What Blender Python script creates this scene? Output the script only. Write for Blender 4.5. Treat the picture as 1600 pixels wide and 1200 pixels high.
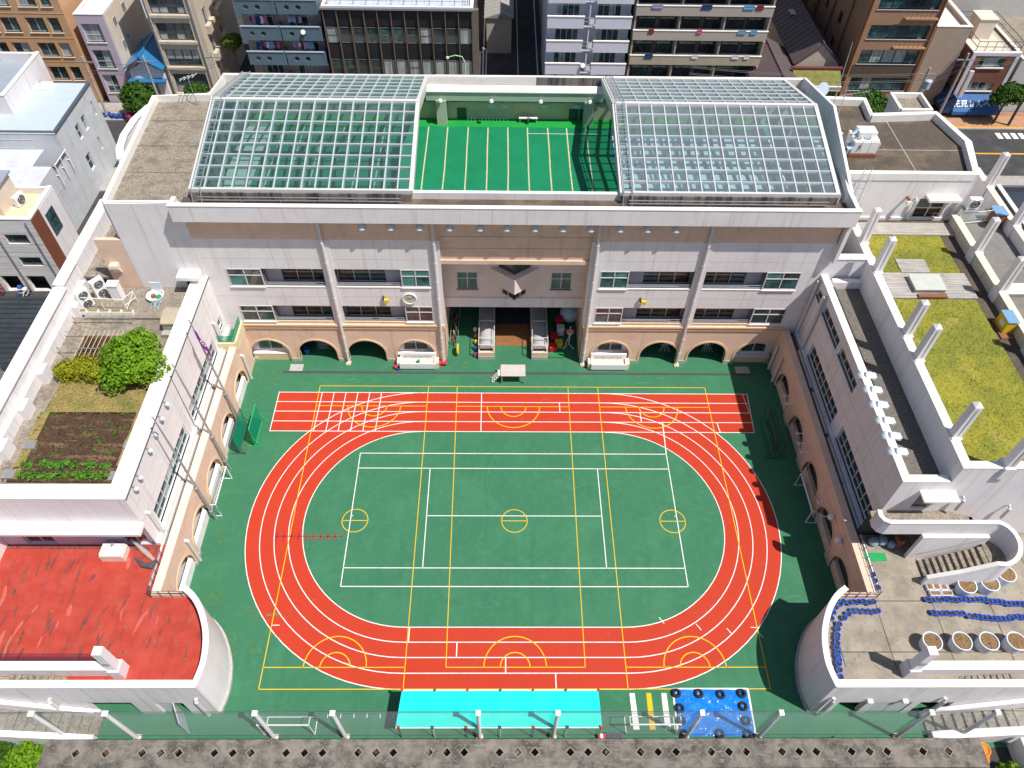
import bpy, math, random
from mathutils import Vector, Matrix
for _o in list(bpy.data.objects): bpy.data.objects.remove(_o)
SC = bpy.context.scene
COL = SC.collection
# ------------------------------------------------------------------ camera, sky, sun, exposure
cd = bpy.data.cameras.new('camera'); cam = bpy.data.objects.new('camera', cd); COL.objects.link(cam)
cd.sensor_width = 36.0; cd.lens = 36.0 * 1175.43 / 1600.0; cd.clip_start = .5; cd.clip_end = 3000
cR = Vector((0.99987458, -0.00563652, 0.01480051)); cU = Vector((-0.00512213, 0.76921035, 0.63897512)); cF = Vector((0.0149863, 0.63897079, -0.769085))
cam.matrix_world = Matrix(((cR.x, cU.x, -cF.x, -1.04433), (cR.y, cU.y, -cF.y, -27.69471), (cR.z, cU.z, -cF.z, 48.41953), (0, 0, 0, 1)))
SC.camera = cam
SUNV = Vector((.47, -.27, 1.0)).normalized()          # towards the sun
world = bpy.data.worlds.new('World'); SC.world = world; world.use_nodes = True
wn = world.node_tree; bg = wn.nodes['Background']
sky = wn.nodes.new('ShaderNodeTexSky'); sky.sky_type = 'NISHITA'; sky.sun_disc = False
sky.sun_elevation = math.asin(SUNV.z); sky.sun_rotation = math.atan2(SUNV.x, SUNV.y)
wn.links.new(sky.outputs[0], bg.inputs[0]); bg.inputs[1].default_value = 0.085
sl = bpy.data.lights.new('sun', 'SUN'); sl.energy = 5.0; sl.angle = math.radians(.5); sl.color = (1, .95, .88)
sun = bpy.data.objects.new('sun', sl); COL.objects.link(sun); sun.rotation_euler = SUNV.to_track_quat('Z', 'Y').to_euler(); sun.location = (60, -40, 120)
SC.view_settings.view_transform = 'Standard'; SC.view_settings.look = 'None'; SC.view_settings.gamma = 1
SC.view_settings.use_curve_mapping = False; SC.view_settings.exposure = 0.13
SC.render.engine = 'CYCLES'
try: SC.cycles.transparent_max_bounces = 16; SC.cycles.max_bounces = 8
except Exception: pass
R = random.Random(7)
# ------------------------------------------------------------------ materials
def _m(name):
    m = bpy.data.materials.new(name); m.use_nodes = True
    return m, m.node_tree, m.node_tree.nodes['Principled BSDF']
def _noise(nt, pos, scale, detail=6, rough=.6, stretch=None):
    n = nt.nodes.new('ShaderNodeTexNoise'); n.inputs['Scale'].default_value = scale
    n.inputs['Detail'].default_value = detail; n.inputs['Roughness'].default_value = rough
    if stretch:
        mp = nt.nodes.new('ShaderNodeMapping'); mp.inputs['Scale'].default_value = stretch
        nt.links.new(pos, mp.inputs['Vector']); pos = mp.outputs[0]
    nt.links.new(pos, n.inputs['Vector']); return n.outputs['Fac']
def _ramp(nt, fac, a, b):
    r = nt.nodes.new('ShaderNodeMapRange'); r.inputs[1].default_value = a; r.inputs[2].default_value = b
    nt.links.new(fac, r.inputs[0]); return r.outputs[0]
def _mix(nt, fac, a, b):
    x = nt.nodes.new('ShaderNodeMix'); x.data_type = 'RGBA'
    nt.links.new(fac, x.inputs[0])
    for i, c in ((6, a), (7, b)):
        if isinstance(c, (tuple, list)): x.inputs[i].default_value = (*c, 1)
        else: nt.links.new(c, x.inputs[i])
    return x.outputs[2]
def MAT(name, col, rough=.8, var=.12, scale=1.5, bump=.0, bscale=30, spec=.3, metal=0.0, stain=None, sscale=.5, srange=(.5, .7), streak=None, fine=None, fscale=40, frange=(.45, .7)):
    """Surface colour with broad mottling, an optional second stain colour, vertical streaks and a fine grain."""
    m, nt, b = _m(name)
    pos = nt.nodes.new('ShaderNodeNewGeometry').outputs['Position']
    lo = tuple(c * (1 - var) for c in col); hi = tuple(min(.95, c * (1 + var)) for c in col)
    c = _mix(nt, _ramp(nt, _noise(nt, pos, scale), .3, .7), lo, hi)
    if stain: c = _mix(nt, _ramp(nt, _noise(nt, pos, sscale, 8, .68), *srange), c, stain)
    if streak: c = _mix(nt, _ramp(nt, _noise(nt, pos, 1.0, 5, .6, streak[1]), *streak[2]), c, streak[0])
    if fine: c = _mix(nt, _ramp(nt, _noise(nt, pos, fscale, 3, .6), *frange), c, fine)
    nt.links.new(c, b.inputs['Base Color'])
    b.inputs['Roughness'].default_value = rough; b.inputs['Metallic'].default_value = metal
    b.inputs['Specular IOR Level'].default_value = spec
    if bump:
        bn = nt.nodes.new('ShaderNodeBump'); bn.inputs['Strength'].default_value = bump; bn.inputs['Distance'].default_value = .03
        nt.links.new(_noise(nt, pos, bscale, 4), bn.inputs['Height']); nt.links.new(bn.outputs[0], b.inputs['Normal'])
    return m
def GLASS(name, tint, clear, rough=.04, gloss_col=(1, 1, 1), body=None, bodyf=0.0):
    """Pane that lets light through: tinted transparency, fresnel gloss and an optional milky diffuse body."""
    m, nt, b = _m(name); nt.nodes.remove(b); out = nt.nodes['Material Output']
    t = nt.nodes.new('ShaderNodeBsdfTransparent'); t.inputs[0].default_value = (*tint, 1)
    g = nt.nodes.new('ShaderNodeBsdfGlossy'); g.inputs['Roughness'].default_value = rough; g.inputs[0].default_value = (*gloss_col, 1)
    mx = nt.nodes.new('ShaderNodeMixShader'); fr = nt.nodes.new('ShaderNodeFresnel'); fr.inputs[0].default_value = 1.45
    nt.links.new(fr.outputs[0], mx.inputs[0]); last = t.outputs[0]
    if body:
        d = nt.nodes.new('ShaderNodeBsdfDiffuse'); d.inputs[0].default_value = (*body, 1)
        mb = nt.nodes.new('ShaderNodeMixShader'); mb.inputs[0].default_value = bodyf
        nt.links.new(t.outputs[0], mb.inputs[1]); nt.links.new(d.outputs[0], mb.inputs[2]); last = mb.outputs[0]
    nt.links.new(last, mx.inputs[1]); nt.links.new(g.outputs[0], mx.inputs[2]); nt.links.new(mx.outputs[0], out.inputs[0])
    return m
def NET(name, col, f):
    """fine netting seen from afar: mostly open, the rest thread."""
    m, nt, b = _m(name); nt.nodes.remove(b)
    t = nt.nodes.new('ShaderNodeBsdfTransparent'); d = nt.nodes.new('ShaderNodeBsdfDiffuse'); d.inputs[0].default_value = (*col, 1)
    x = nt.nodes.new('ShaderNodeMixShader'); x.inputs[0].default_value = f
    nt.links.new(t.outputs[0], x.inputs[1]); nt.links.new(d.outputs[0], x.inputs[2]); nt.links.new(x.outputs[0], nt.nodes['Material Output'].inputs[0]); return m
def LEAF(name, dark, light):
    m, nt, b = _m(name)
    gi = nt.nodes.new('ShaderNodeNewGeometry')
    c = _mix(nt, gi.outputs['Random Per Island'], dark, light)
    nt.links.new(c, b.inputs['Base Color']); b.inputs['Roughness'].default_value = .6; b.inputs['Specular IOR Level'].default_value = .25
    tr = nt.nodes.new('ShaderNodeBsdfTranslucent'); nt.links.new(c, tr.inputs[0])
    mx = nt.nodes.new('ShaderNodeMixShader'); mx.inputs[0].default_value = .3
    nt.links.new(b.outputs[0], mx.inputs[1]); nt.links.new(tr.outputs[0], mx.inputs[2]); nt.links.new(mx.outputs[0], nt.nodes['Material Output'].inputs[0])
    return m
def BRICK(name, c1, c2, mortar, sx=.22, sz=.07):
    """Small facing tiles on a far wall, one course a few centimetres high."""
    m, nt, b = _m(name)
    g = nt.nodes.new('ShaderNodeNewGeometry'); s = nt.nodes.new('ShaderNodeSeparateXYZ'); nt.links.new(g.outputs['Position'], s.inputs[0])
    ad = nt.nodes.new('ShaderNodeMath'); nt.links.new(s.outputs[0], ad.inputs[0]); nt.links.new(s.outputs[1], ad.inputs[1])
    cb = nt.nodes.new('ShaderNodeCombineXYZ'); nt.links.new(ad.outputs[0], cb.inputs[0]); nt.links.new(s.outputs[2], cb.inputs[1])
    br = nt.nodes.new('ShaderNodeTexBrick'); br.inputs['Scale'].default_value = 1; br.inputs['Brick Width'].default_value = sx; br.inputs['Row Height'].default_value = sz
    br.inputs['Mortar Size'].default_value = .006; br.inputs['Color1'].default_value = (*c1, 1); br.inputs['Color2'].default_value = (*c2, 1); br.inputs['Mortar'].default_value = (*mortar, 1)
    nt.links.new(cb.outputs[0], br.inputs['Vector']); c = br.outputs[0]
    c = _mix(nt, _ramp(nt, _noise(nt, g.outputs['Position'], .7), .35, .8), c, tuple(.75 * x for x in c1))
    nt.links.new(c, b.inputs['Base Color']); b.inputs['Roughness'].default_value = .7
    return m
white = MAT('white_wall_paint', (.78, .745, .755), .75, .05, .6, .08, 12, stain=(.68, .64, .64), sscale=.35, srange=(.55, .8), streak=((.58, .53, .50), (3.0, 3.0, .12), (.54, .78)))
coping = MAT('white_coping_paint', (.82, .79, .75), .7, .05, 1.2, .1, 15, stain=(.45, .40, .34), sscale=1.3, srange=(.64, .8), fine=(.6, .56, .5), fscale=9, frange=(.62, .8))
peach = MAT('peach_wall_paint', (.74, .535, .41), .75, .06, .8, .08, 14, stain=(.58, .40, .30), sscale=.7, srange=(.52, .78), streak=((.54, .37, .28), (2.5, 2.5, .2), (.58, .82)))
peach_trim = MAT('peach_trim_paint', (.74, .52, .33), .7, .08, 2)
cream = MAT('cream_coping_paint', (.80, .66, .52), .7, .06, 1.5, stain=(.55, .43, .32), sscale=1.4, srange=(.6, .8))
plinth = MAT('grey_stone_plinth', (.42, .40, .38), .8, .15, 3, .1)
green = MAT('green_court_coating', (.038, .165, .085), .72, .07, .35, .15, 60, spec=.25, stain=(.055, .21, .10), sscale=.28, srange=(.5, .75), streak=((.027, .15, .075), (1.2, .06, 1), (.55, .75)), fine=(.055, .19, .105), fscale=2.2, frange=(.5, .8))
redtrk = MAT('red_track_coating', (.47, .041, .016), .72, .06, .5, .15, 60, spec=.25, stain=(.42, .034, .013), sscale=.5, srange=(.5, .75), fine=(.50, .055, .022), fscale=18, frange=(.6, .8))
linew = MAT('white_line_paint', (.80, .80, .78), .7, .06, 4, fine=(.50, .50, .47), fscale=5, frange=(.52, .8))
liney = MAT('yellow_line_paint', (.72, .46, .012), .7, .08, 4)
linep = MAT('crimson_line_paint', (.35, .02, .045), .7, .1, 4)
terr_red = MAT('worn_red_deck_coating', (.44, .047, .027), .8, .06, .8, .25, 25, stain=(.34, .045, .032), sscale=.35, srange=(.35, .8), streak=((.10, .045, .045), (2.6, .4, 1), (.56, .72)), fine=(.48, .085, .06), fscale=1.2, frange=(.4, .9))
conc = MAT('weathered_roof_concrete', (.31, .265, .21), .88, .14, 1.4, .35, 25, stain=(.18, .155, .125), sscale=.9, srange=(.5, .66), fine=(.13, .115, .10), fscale=7, frange=(.46, .7))
conc_dark = MAT('dark_roof_membrane', (.085, .068, .054), .88, .2, .7, .25, 30, stain=(.22, .16, .10), sscale=.3, srange=(.5, .72), fine=(.17, .145, .115), fscale=12, frange=(.5, .75))
conc_terr = MAT('terrace_concrete', (.34, .295, .235), .88, .1, 1.1, .3, 25, stain=(.22, .195, .16), sscale=.8, srange=(.45, .66), streak=((.26, .23, .185), (.3, 1.5, 1), (.5, .7)), fine=(.17, .15, .125), fscale=7, frange=(.58, .72))
conc_beam = MAT('lichen_grey_concrete', (.205, .18, .155), .92, .2, 1.5, .5, 30, stain=(.075, .068, .06), sscale=1.0, srange=(.42, .6), streak=((.24, .22, .19), (1.2, 5, 1), (.55, .7)), fine=(.27, .25, .22), fscale=8, frange=(.54, .7))
gravel = MAT('dark_roof_gravel', (.17, .155, .135), .92, .25, 6, .5, 30, fine=(.08, .075, .07), fscale=14, frange=(.5, .65))
poolgreen = MAT('green_pool_cover', (.006, .20, .085), .55, .08, .5, .08, 20, spec=.4, stain=(.005, .165, .07), sscale=.8, srange=(.5, .7))
poolbright = MAT('bright_green_deck_edge', (.012, .30, .05), .6, .08, 1)
poolpale = MAT('pale_pool_lining', (.40, .56, .56), .5, .08, .7, stain=(.32, .47, .48), sscale=.6)
beige_strip = MAT('bleached_edge_strip', (.55, .48, .30), .8, .2, 3)
asphalt = MAT('asphalt', (.055, .055, .058), .9, .2, .7, .3, 60, stain=(.085, .082, .08), sscale=.4, srange=(.5, .7))
paveor = MAT('orange_paving', (.42, .23, .14), .85, .15, 1.5)
pavegr = MAT('grey_paving', (.36, .34, .31), .85, .12, 1.5)
roadw = MAT('road_white_paint', (.75, .75, .73), .8, .1, 4)
roady = MAT('road_orange_paint', (.75, .36, .02), .8, .1, 4)
alu = MAT('aluminium_frame', (.60, .63, .66), .4, .06, 3, metal=.25, spec=.5)
alu_white = MAT('white_frame_paint', (.62, .61, .60), .5, .05, 3, stain=(.45, .33, .25), sscale=2.5, srange=(.62, .75))
steel = MAT('galvanised_steel', (.45, .47, .50), .4, .1, 4, metal=.6, spec=.5)
darksteel = MAT('dark_painted_steel', (.07, .075, .085), .5, .15, 4)
rust = MAT('rusty_brown_steel', (.25, .10, .06), .8, .25, 5)
stainpanel = MAT('rain_streaked_panel', (.23, .215, .20), .8, .15, 2, streak=((.06, .055, .05), (2.2, 2.2, .15), (.42, .62)))
soil = MAT('dark_tilled_soil', (.085, .050, .030), .95, .3, 2.5, .8, 14, streak=((.20, .125, .07), (.6, 3.2, 1), (.53, .66)), fine=(.025, .016, .012), fscale=8, frange=(.5, .65))
drygrass = MAT('dry_straw_grass', (.32, .24, .09), .95, .3, 2.2, .8, 25, stain=(.14, .17, .035), sscale=1.1, srange=(.48, .64), fine=(.10, .07, .03), fscale=9, frange=(.55, .68))
lawn = MAT('sun_yellowed_lawn', (.27, .255, .032), .95, .18, .8, .8, 35, stain=(.14, .17, .028), sscale=.32, srange=(.40, .60), streak=((.33, .27, .08), (.5, .5, 1), (.58, .72)), fine=(.36, .31, .05), fscale=9, frange=(.45, .8))
wood = MAT('silvered_deck_board', (.42, .39, .36), .8, .15, 1.2, .1, 12, streak=((.30, .28, .26), (.5, 9, 1), (.45, .65)))
woodbr = MAT('brown_entrance_tile', (.24, .11, .045), .7, .2, 2.2)
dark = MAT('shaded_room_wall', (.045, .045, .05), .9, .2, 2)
room = MAT('classroom_wall', (.35, .32, .28), .9, .1, 1)
roomfl = MAT('classroom_floor', (.28, .17, .075), .6, .15, 2)
tealcurtain = MAT('teal_curtained_glass', (.07, .20, .18), .3, .35, 2.5, spec=.3, streak=((.12, .28, .25), (7, 7, .3), (.5, .65)))
glassd = MAT('dark_window_glass', (.035, .055, .06), .06, .5, .9, spec=.8)
glasst = MAT('teal_window_glass', (.05, .125, .13), .06, .5, 1.4, spec=.8, stain=(.02, .035, .04), sscale=1.2, srange=(.45, .6))
glassc = MAT('curtained_window_glass', (.42, .47, .46), .15, .2, 1.2, spec=.8, streak=((.25, .30, .31), (6, 6, .3), (.45, .6)))
pane_roof = GLASS('canopy_glass', (.56, .78, .80), 1, rough=.05, body=(.30, .45, .48), bodyf=.09)
pane_pale = GLASS('pale_canopy_glass', (.60, .74, .78), 1, rough=.08, body=(.55, .64, .69), bodyf=.18)  # milky body colour stands in for reflection in the panes
pane_clear = GLASS('clear_window_glass', (.62, .72, .72), 1, rough=.03)
net = NET('safety_net_mesh', (.70, .84, .82), .21)
netgreen = NET('green_net_mesh', (.01, .30, .16), .75)
cyan = MAT('turquoise_awning_fabric', (.003, .78, .66), .65, .04, .8, .06, 4, streak=((.004, .70, .60), (.3, 3, 1), (.5, .7)))
bluetarp = MAT('blue_plastic_sheet', (.006, .18, .66), .16, .12, 1.4, 1.0, 5.0, spec=.8, stain=(.015, .25, .75), sscale=2.2, srange=(.5, .65))
rubber = MAT('black_rubber', (.022, .022, .024), .8, .2, 6)
potblue = MAT('cobalt_plastic_pot', (.010, .11, .72), .45, .15, 6, spec=.5)
potwhite = MAT('pale_grey_planter', (.66, .70, .76), .55, .06, 3)
compost = MAT('planter_compost', (.20, .12, .06), .95, .35, 7, .9, 25, fine=(.34, .22, .10), fscale=14, frange=(.5, .65))
purple = MAT('purple_flag_cloth', (.16, .01, .22), .8, .15, 3)
yellow = MAT('yellow_paint', (.75, .50, .03), .55, .12, 3)
redp = MAT('red_paint', (.55, .03, .03), .6, .12, 3)
bluep = MAT('blue_paint', (.03, .12, .45), .5, .12, 3)
whitep = MAT('white_plastic', (.80, .80, .78), .45, .04, 3, spec=.4)
bark = MAT('brown_bark', (.12, .085, .055), .95, .25, 5, .6, 20)
leaf_garden = LEAF('fresh_green_leaf', (.085, .21, .008), (.26, .44, .02))
leaf_bush = LEAF('yellow_green_leaf', (.19, .22, .008), (.42, .42, .02))
leaf_street = LEAF('street_tree_leaf', (.022, .075, .008), (.09, .19, .02))
leaf_veg = LEAF('vegetable_leaf', (.07, .20, .02), (.16, .36, .04))
leaf_weed = LEAF('weed_leaf', (.06, .11, .015), (.17, .22, .04))
ac_grille = MAT('dark_fan_grille', (.10, .105, .11), .6, .2, 8)
deepblue = MAT('blue_glazed_tile', (.02, .16, .36), .35, .15, 4, spec=.6)
_ONES = 'first second third fourth fifth sixth seventh eighth ninth tenth eleventh twelfth thirteenth fourteenth fifteenth sixteenth seventeenth eighteenth nineteenth'.split()
def nth(n):
    return _ONES[n - 1] if n < 20 else ('twentieth' if n == 20 else 'twenty ' + _ONES[n - 21] if n < 30 else 'thirtieth' if n == 30 else 'thirty ' + _ONES[n - 31])
# ------------------------------------------------------------------ mesh helpers
WORLDLOC = {}
def wloc(o): return WORLDLOC.get(o.name, Vector((0, 0, 0)))
class MB:
    def __init__(s): s.v = []; s.f = []; s.mi = []; s.cur = 0
    def add(s, vs, fs):
        n = len(s.v); s.v += [tuple(p) for p in vs]
        for f in fs: s.f.append(tuple(n + i for i in f)); s.mi.append(s.cur)
    def quad(s, a, b, c, d): s.add((a, b, c, d), ((0, 1, 2, 3),))
    def box(s, x0, x1, y0, y1, z0, z1):
        s.add(((x0, y0, z0), (x1, y0, z0), (x1, y1, z0), (x0, y1, z0), (x0, y0, z1), (x1, y0, z1), (x1, y1, z1), (x0, y1, z1)),
              ((3, 2, 1, 0), (4, 5, 6, 7), (0, 1, 5, 4), (1, 2, 6, 5), (2, 3, 7, 6), (3, 0, 4, 7)))
    def prism(s, poly, z0, z1, cap=True):
        n = len(poly); vs = [(x, y, z0) for x, y in poly] + [(x, y, z1) for x, y in poly]
        fs = [(i, (i + 1) % n, n + (i + 1) % n, n + i) for i in range(n)]
        if cap: fs += [tuple(range(n - 1, -1, -1)), tuple(range(n, 2 * n))]
        s.add(vs, fs)
    def wedge(s, prof, axis, a, b):
        """extrude a 2-D profile of (u, z) along an axis from a to b; axis 'x' means u is y."""
        n = len(prof); P = (lambda t, u, z: (t, u, z)) if axis == 'x' else (lambda t, u, z: (u, t, z))
        s.add([P(a, u, z) for u, z in prof] + [P(b, u, z) for u, z in prof],
              [(i, (i + 1) % n, n + (i + 1) % n, n + i) for i in range(n)] + [tuple(range(n - 1, -1, -1)), tuple(range(n, 2 * n))])
    def strip(s, pts, z0, z1, t):
        """wall of thickness t along a plan polyline; z1 may be a list."""
        n = len(pts); zs = z1 if isinstance(z1, (list, tuple)) else [z1] * n; z0s = z0 if isinstance(z0, (list, tuple)) else [z0] * n
        L = []; Rr = []
        for i, p in enumerate(pts):
            a = Vector(pts[max(0, i - 1)]); b = Vector(pts[min(n - 1, i + 1)]); d = (b - a).normalized(); nn = Vector((-d.y, d.x)) * (t / 2)
            L.append(Vector(p) + nn); Rr.append(Vector(p) - nn)
        vs = []
        for i in range(n): vs += [(L[i].x, L[i].y, z0s[i]), (Rr[i].x, Rr[i].y, z0s[i]), (Rr[i].x, Rr[i].y, zs[i]), (L[i].x, L[i].y, zs[i])]
        fs = []
        for i in range(n - 1):
            for k in range(4): fs.append((4 * i + k, 4 * i + (k + 1) % 4, 4 * i + 4 + (k + 1) % 4, 4 * i + 4 + k))
        fs += [(3, 2, 1, 0), tuple(4 * (n - 1) + k for k in range(4))]
        s.add(vs, fs)
    def flat(s, pts, w, z, closed=False):
        """painted line of width w along a plan polyline."""
        n = len(pts); vs = []
        for i, p in enumerate(pts):
            if closed: a = Vector(pts[i - 1]); b = Vector(pts[(i + 1) % n])
            else: a = Vector(pts[max(0, i - 1)]); b = Vector(pts[min(n - 1, i + 1)])
            d = (b - a).normalized(); nn = Vector((-d.y, d.x)) * (w / 2)
            vs += [(p[0] + nn.x, p[1] + nn.y, z), (p[0] - nn.x, p[1] - nn.y, z)]
        m = n if closed else n - 1
        s.add(vs, [(2 * i + 1, 2 * ((i + 1) % n) + 1, 2 * ((i + 1) % n), 2 * i) for i in range(m)])
    def tube(s, pts, r, n=8, cap=True):
        pts = [Vector(p) for p in pts]; vs = []; rs = r if isinstance(r, (list, tuple)) else [r] * len(pts)
        up = Vector((0, 0, 1))
        for i, p in enumerate(pts):
            d = (pts[min(len(pts) - 1, i + 1)] - pts[max(0, i - 1)]).normalized()
            a = d.cross(up if abs(d.z) < .95 else Vector((1, 0, 0))).normalized(); b = d.cross(a)
            vs += [p + (a * math.cos(k * 2 * math.pi / n) + b * math.sin(k * 2 * math.pi / n)) * rs[i] for k in range(n)]
        fs = [(i * n + k, i * n + (k + 1) % n, (i + 1) * n + (k + 1) % n, (i + 1) * n + k) for i in range(len(pts) - 1) for k in range(n)]
        if cap: fs += [tuple(range(n - 1, -1, -1)), tuple((len(pts) - 1) * n + k for k in range(n))]
        s.add(vs, fs)
    def lathe(s, prof, c=(0, 0, 0), n=16):
        vs = []; m = len(prof)
        for r, z in prof: vs += [(c[0] + r * math.cos(2 * math.pi * k / n), c[1] + r * math.sin(2 * math.pi * k / n), c[2] + z) for k in range(n)]
        fs = [(i * n + k, i * n + (k + 1) % n, (i + 1) * n + (k + 1) % n, (i + 1) * n + k) for i in range(m - 1) for k in range(n)]
        if prof[-1][0] > 1e-4: fs.append(tuple((m - 1) * n + k for k in range(n)))
        if prof[0][0] > 1e-4: fs.append(tuple(range(n - 1, -1, -1)))
        s.add(vs, fs)
    def ring(s, c, R0, r, n=20, m=8, ax='z'):
        vs = []
        for i in range(n):
            a = 2 * math.pi * i / n
            for k in range(m):
                b = 2 * math.pi * k / m; q = R0 + r * math.cos(b); h = r * math.sin(b)
                p = (q * math.cos(a), q * math.sin(a), h)
                if ax == 'y': p = (p[0], p[2], p[1])
                if ax == 'x': p = (p[2], p[0], p[1])
                vs.append((c[0] + p[0], c[1] + p[1], c[2] + p[2]))
        s.add(vs, [(i * m + k, ((i + 1) % n) * m + k, ((i + 1) % n) * m + (k + 1) % m, i * m + (k + 1) % m) for i in range(n) for k in range(m)])
    def wall(s, axis, pos, th, u0, u1, z0, z1, holes=()):
        """wall with rectangular holes (u0,u1,z0,z1); axis 'x': runs along x, its face at y=pos; th goes into depth."""
        us = sorted({u0, u1, *[min(max(h[i], u0), u1) for h in holes for i in (0, 1)]}); zs = sorted({z0, z1, *[min(max(h[i], z0), z1) for h in holes for i in (2, 3)]})
        P = (lambda u, z, d: (u, pos + d, z)) if axis == 'x' else (lambda u, z, d: (pos + d, u, z))
        nu, nz = len(us) - 1, len(zs) - 1
        solid = [[not any(h[0] < (us[i] + us[i + 1]) / 2 < h[1] and h[2] < (zs[j] + zs[j + 1]) / 2 < h[3] for h in holes) for j in range(nz)] for i in range(nu)]
        S = lambda i, j: 0 <= i < nu and 0 <= j < nz and solid[i][j]
        for i in range(nu):
            for j in range(nz):
                if not solid[i][j]: continue
                a, b, c, d = us[i], us[i + 1], zs[j], zs[j + 1]
                s.quad(P(a, c, 0), P(b, c, 0), P(b, d, 0), P(a, d, 0)); s.quad(P(b, c, th), P(a, c, th), P(a, d, th), P(b, d, th))
                if not S(i - 1, j): s.quad(P(a, c, th), P(a, c, 0), P(a, d, 0), P(a, d, th))
                if not S(i + 1, j): s.quad(P(b, c, 0), P(b, c, th), P(b, d, th), P(b, d, 0))
                if not S(i, j - 1): s.quad(P(a, c, th), P(b, c, th), P(b, c, 0), P(a, c, 0))
                if not S(i, j + 1): s.quad(P(a, d, 0), P(b, d, 0), P(b, d, th), P(a, d, th))
    def arch(s, axis, pos, th, c, r, zs, u0, u1, z1, n=18):
        """wall piece from u0 to u1 up to z1 with a round-headed opening of radius r centred on c, springing at zs from z=0."""
        P = (lambda u, z, d: (u, pos + d, z)) if axis == 'x' else (lambda u, z, d: (pos + d, u, z))
        pts = [(c - r * math.cos(math.pi * k / n), zs + r * math.sin(math.pi * k / n)) for k in range(n + 1)]
        for (a, za), (b, zb) in zip(pts, pts[1:]):
            for d in (0, th): s.quad(P(a, za, d), P(b, zb, d), P(b, z1, d), P(a, z1, d))
            s.quad(P(a, za, 0), P(b, zb, 0), P(b, zb, th), P(a, za, th))
        for a, b in ((u0, c - r), (c + r, u1)):
            for d in (0, th): s.quad(P(a, 0, d), P(b, 0, d), P(b, z1, d), P(a, z1, d))
        for u in (c - r, c + r): s.quad(P(u, 0, 0), P(u, 0, th), P(u, zs, th), P(u, zs, 0))
        for u in (u0, u1): s.quad(P(u, 0, 0), P(u, 0, th), P(u, z1, th), P(u, z1, 0))
        s.quad(P(u0, z1, 0), P(u1, z1, 0), P(u1, z1, th), P(u0, z1, th))
    def obj(s, name, mat, parent=None, smooth=False, origin=None, **props):
        xs = [p[0] for p in s.v]; ys = [p[1] for p in s.v]; zs = [p[2] for p in s.v]
        c = Vector(origin) if origin else Vector(((min(xs) + max(xs)) / 2, (min(ys) + max(ys)) / 2, min(zs)))
        me = bpy.data.meshes.new(name); me.from_pydata([(p[0] - c.x, p[1] - c.y, p[2] - c.z) for p in s.v], [], s.f)
        mats = mat if isinstance(mat, (list, tuple)) else [mat]
        for m in mats: me.materials.append(m)
        if len(mats) > 1: me.polygons.foreach_set('material_index', s.mi)
        if smooth: me.polygons.foreach_set('use_smooth', [True] * len(me.polygons))
        me.update()
        return link(name, me, c, parent, **props)
def link(name, me, w, parent=None, rz=0.0, **props):
    o = bpy.data.objects.new(name, me); COL.objects.link(o); w = Vector(w)
    WORLDLOC[o.name] = w
    if parent is not None: o.parent = parent; o.location = w - wloc(parent)
    else: o.location = w
    o.rotation_euler = (0, 0, rz)
    for k, v in props.items(): o[{'cat': 'category'}.get(k, k)] = v
    return o
def thing(name, label, cat, loc, group=None):
    o = bpy.data.objects.new(name, None); COL.objects.link(o); o.location = loc; o.empty_display_size = .3
    WORLDLOC[o.name] = Vector(loc); o['label'] = label; o['category'] = cat
    if group: o['group'] = group
    return o
def tagged(label, cat, group=None):
    d = dict(label=label, cat=cat)
    if group: d['group'] = group
    return d
def dup(root, loc, label=None, rz=0.0, scale=None, group=None):
    r = root.copy(); COL.objects.link(r); r.location = loc; r.rotation_euler = (0, 0, rz); WORLDLOC[r.name] = Vector(loc)
    if scale: r.scale = scale
    if label: r['label'] = label
    if group: r['group'] = group
    for ch in list(root.children):
        c = ch.copy(); COL.objects.link(c); c.parent = r
        for g in list(ch.children):
            d = g.copy(); COL.objects.link(d); d.parent = c
    return r
_cache = {}
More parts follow.
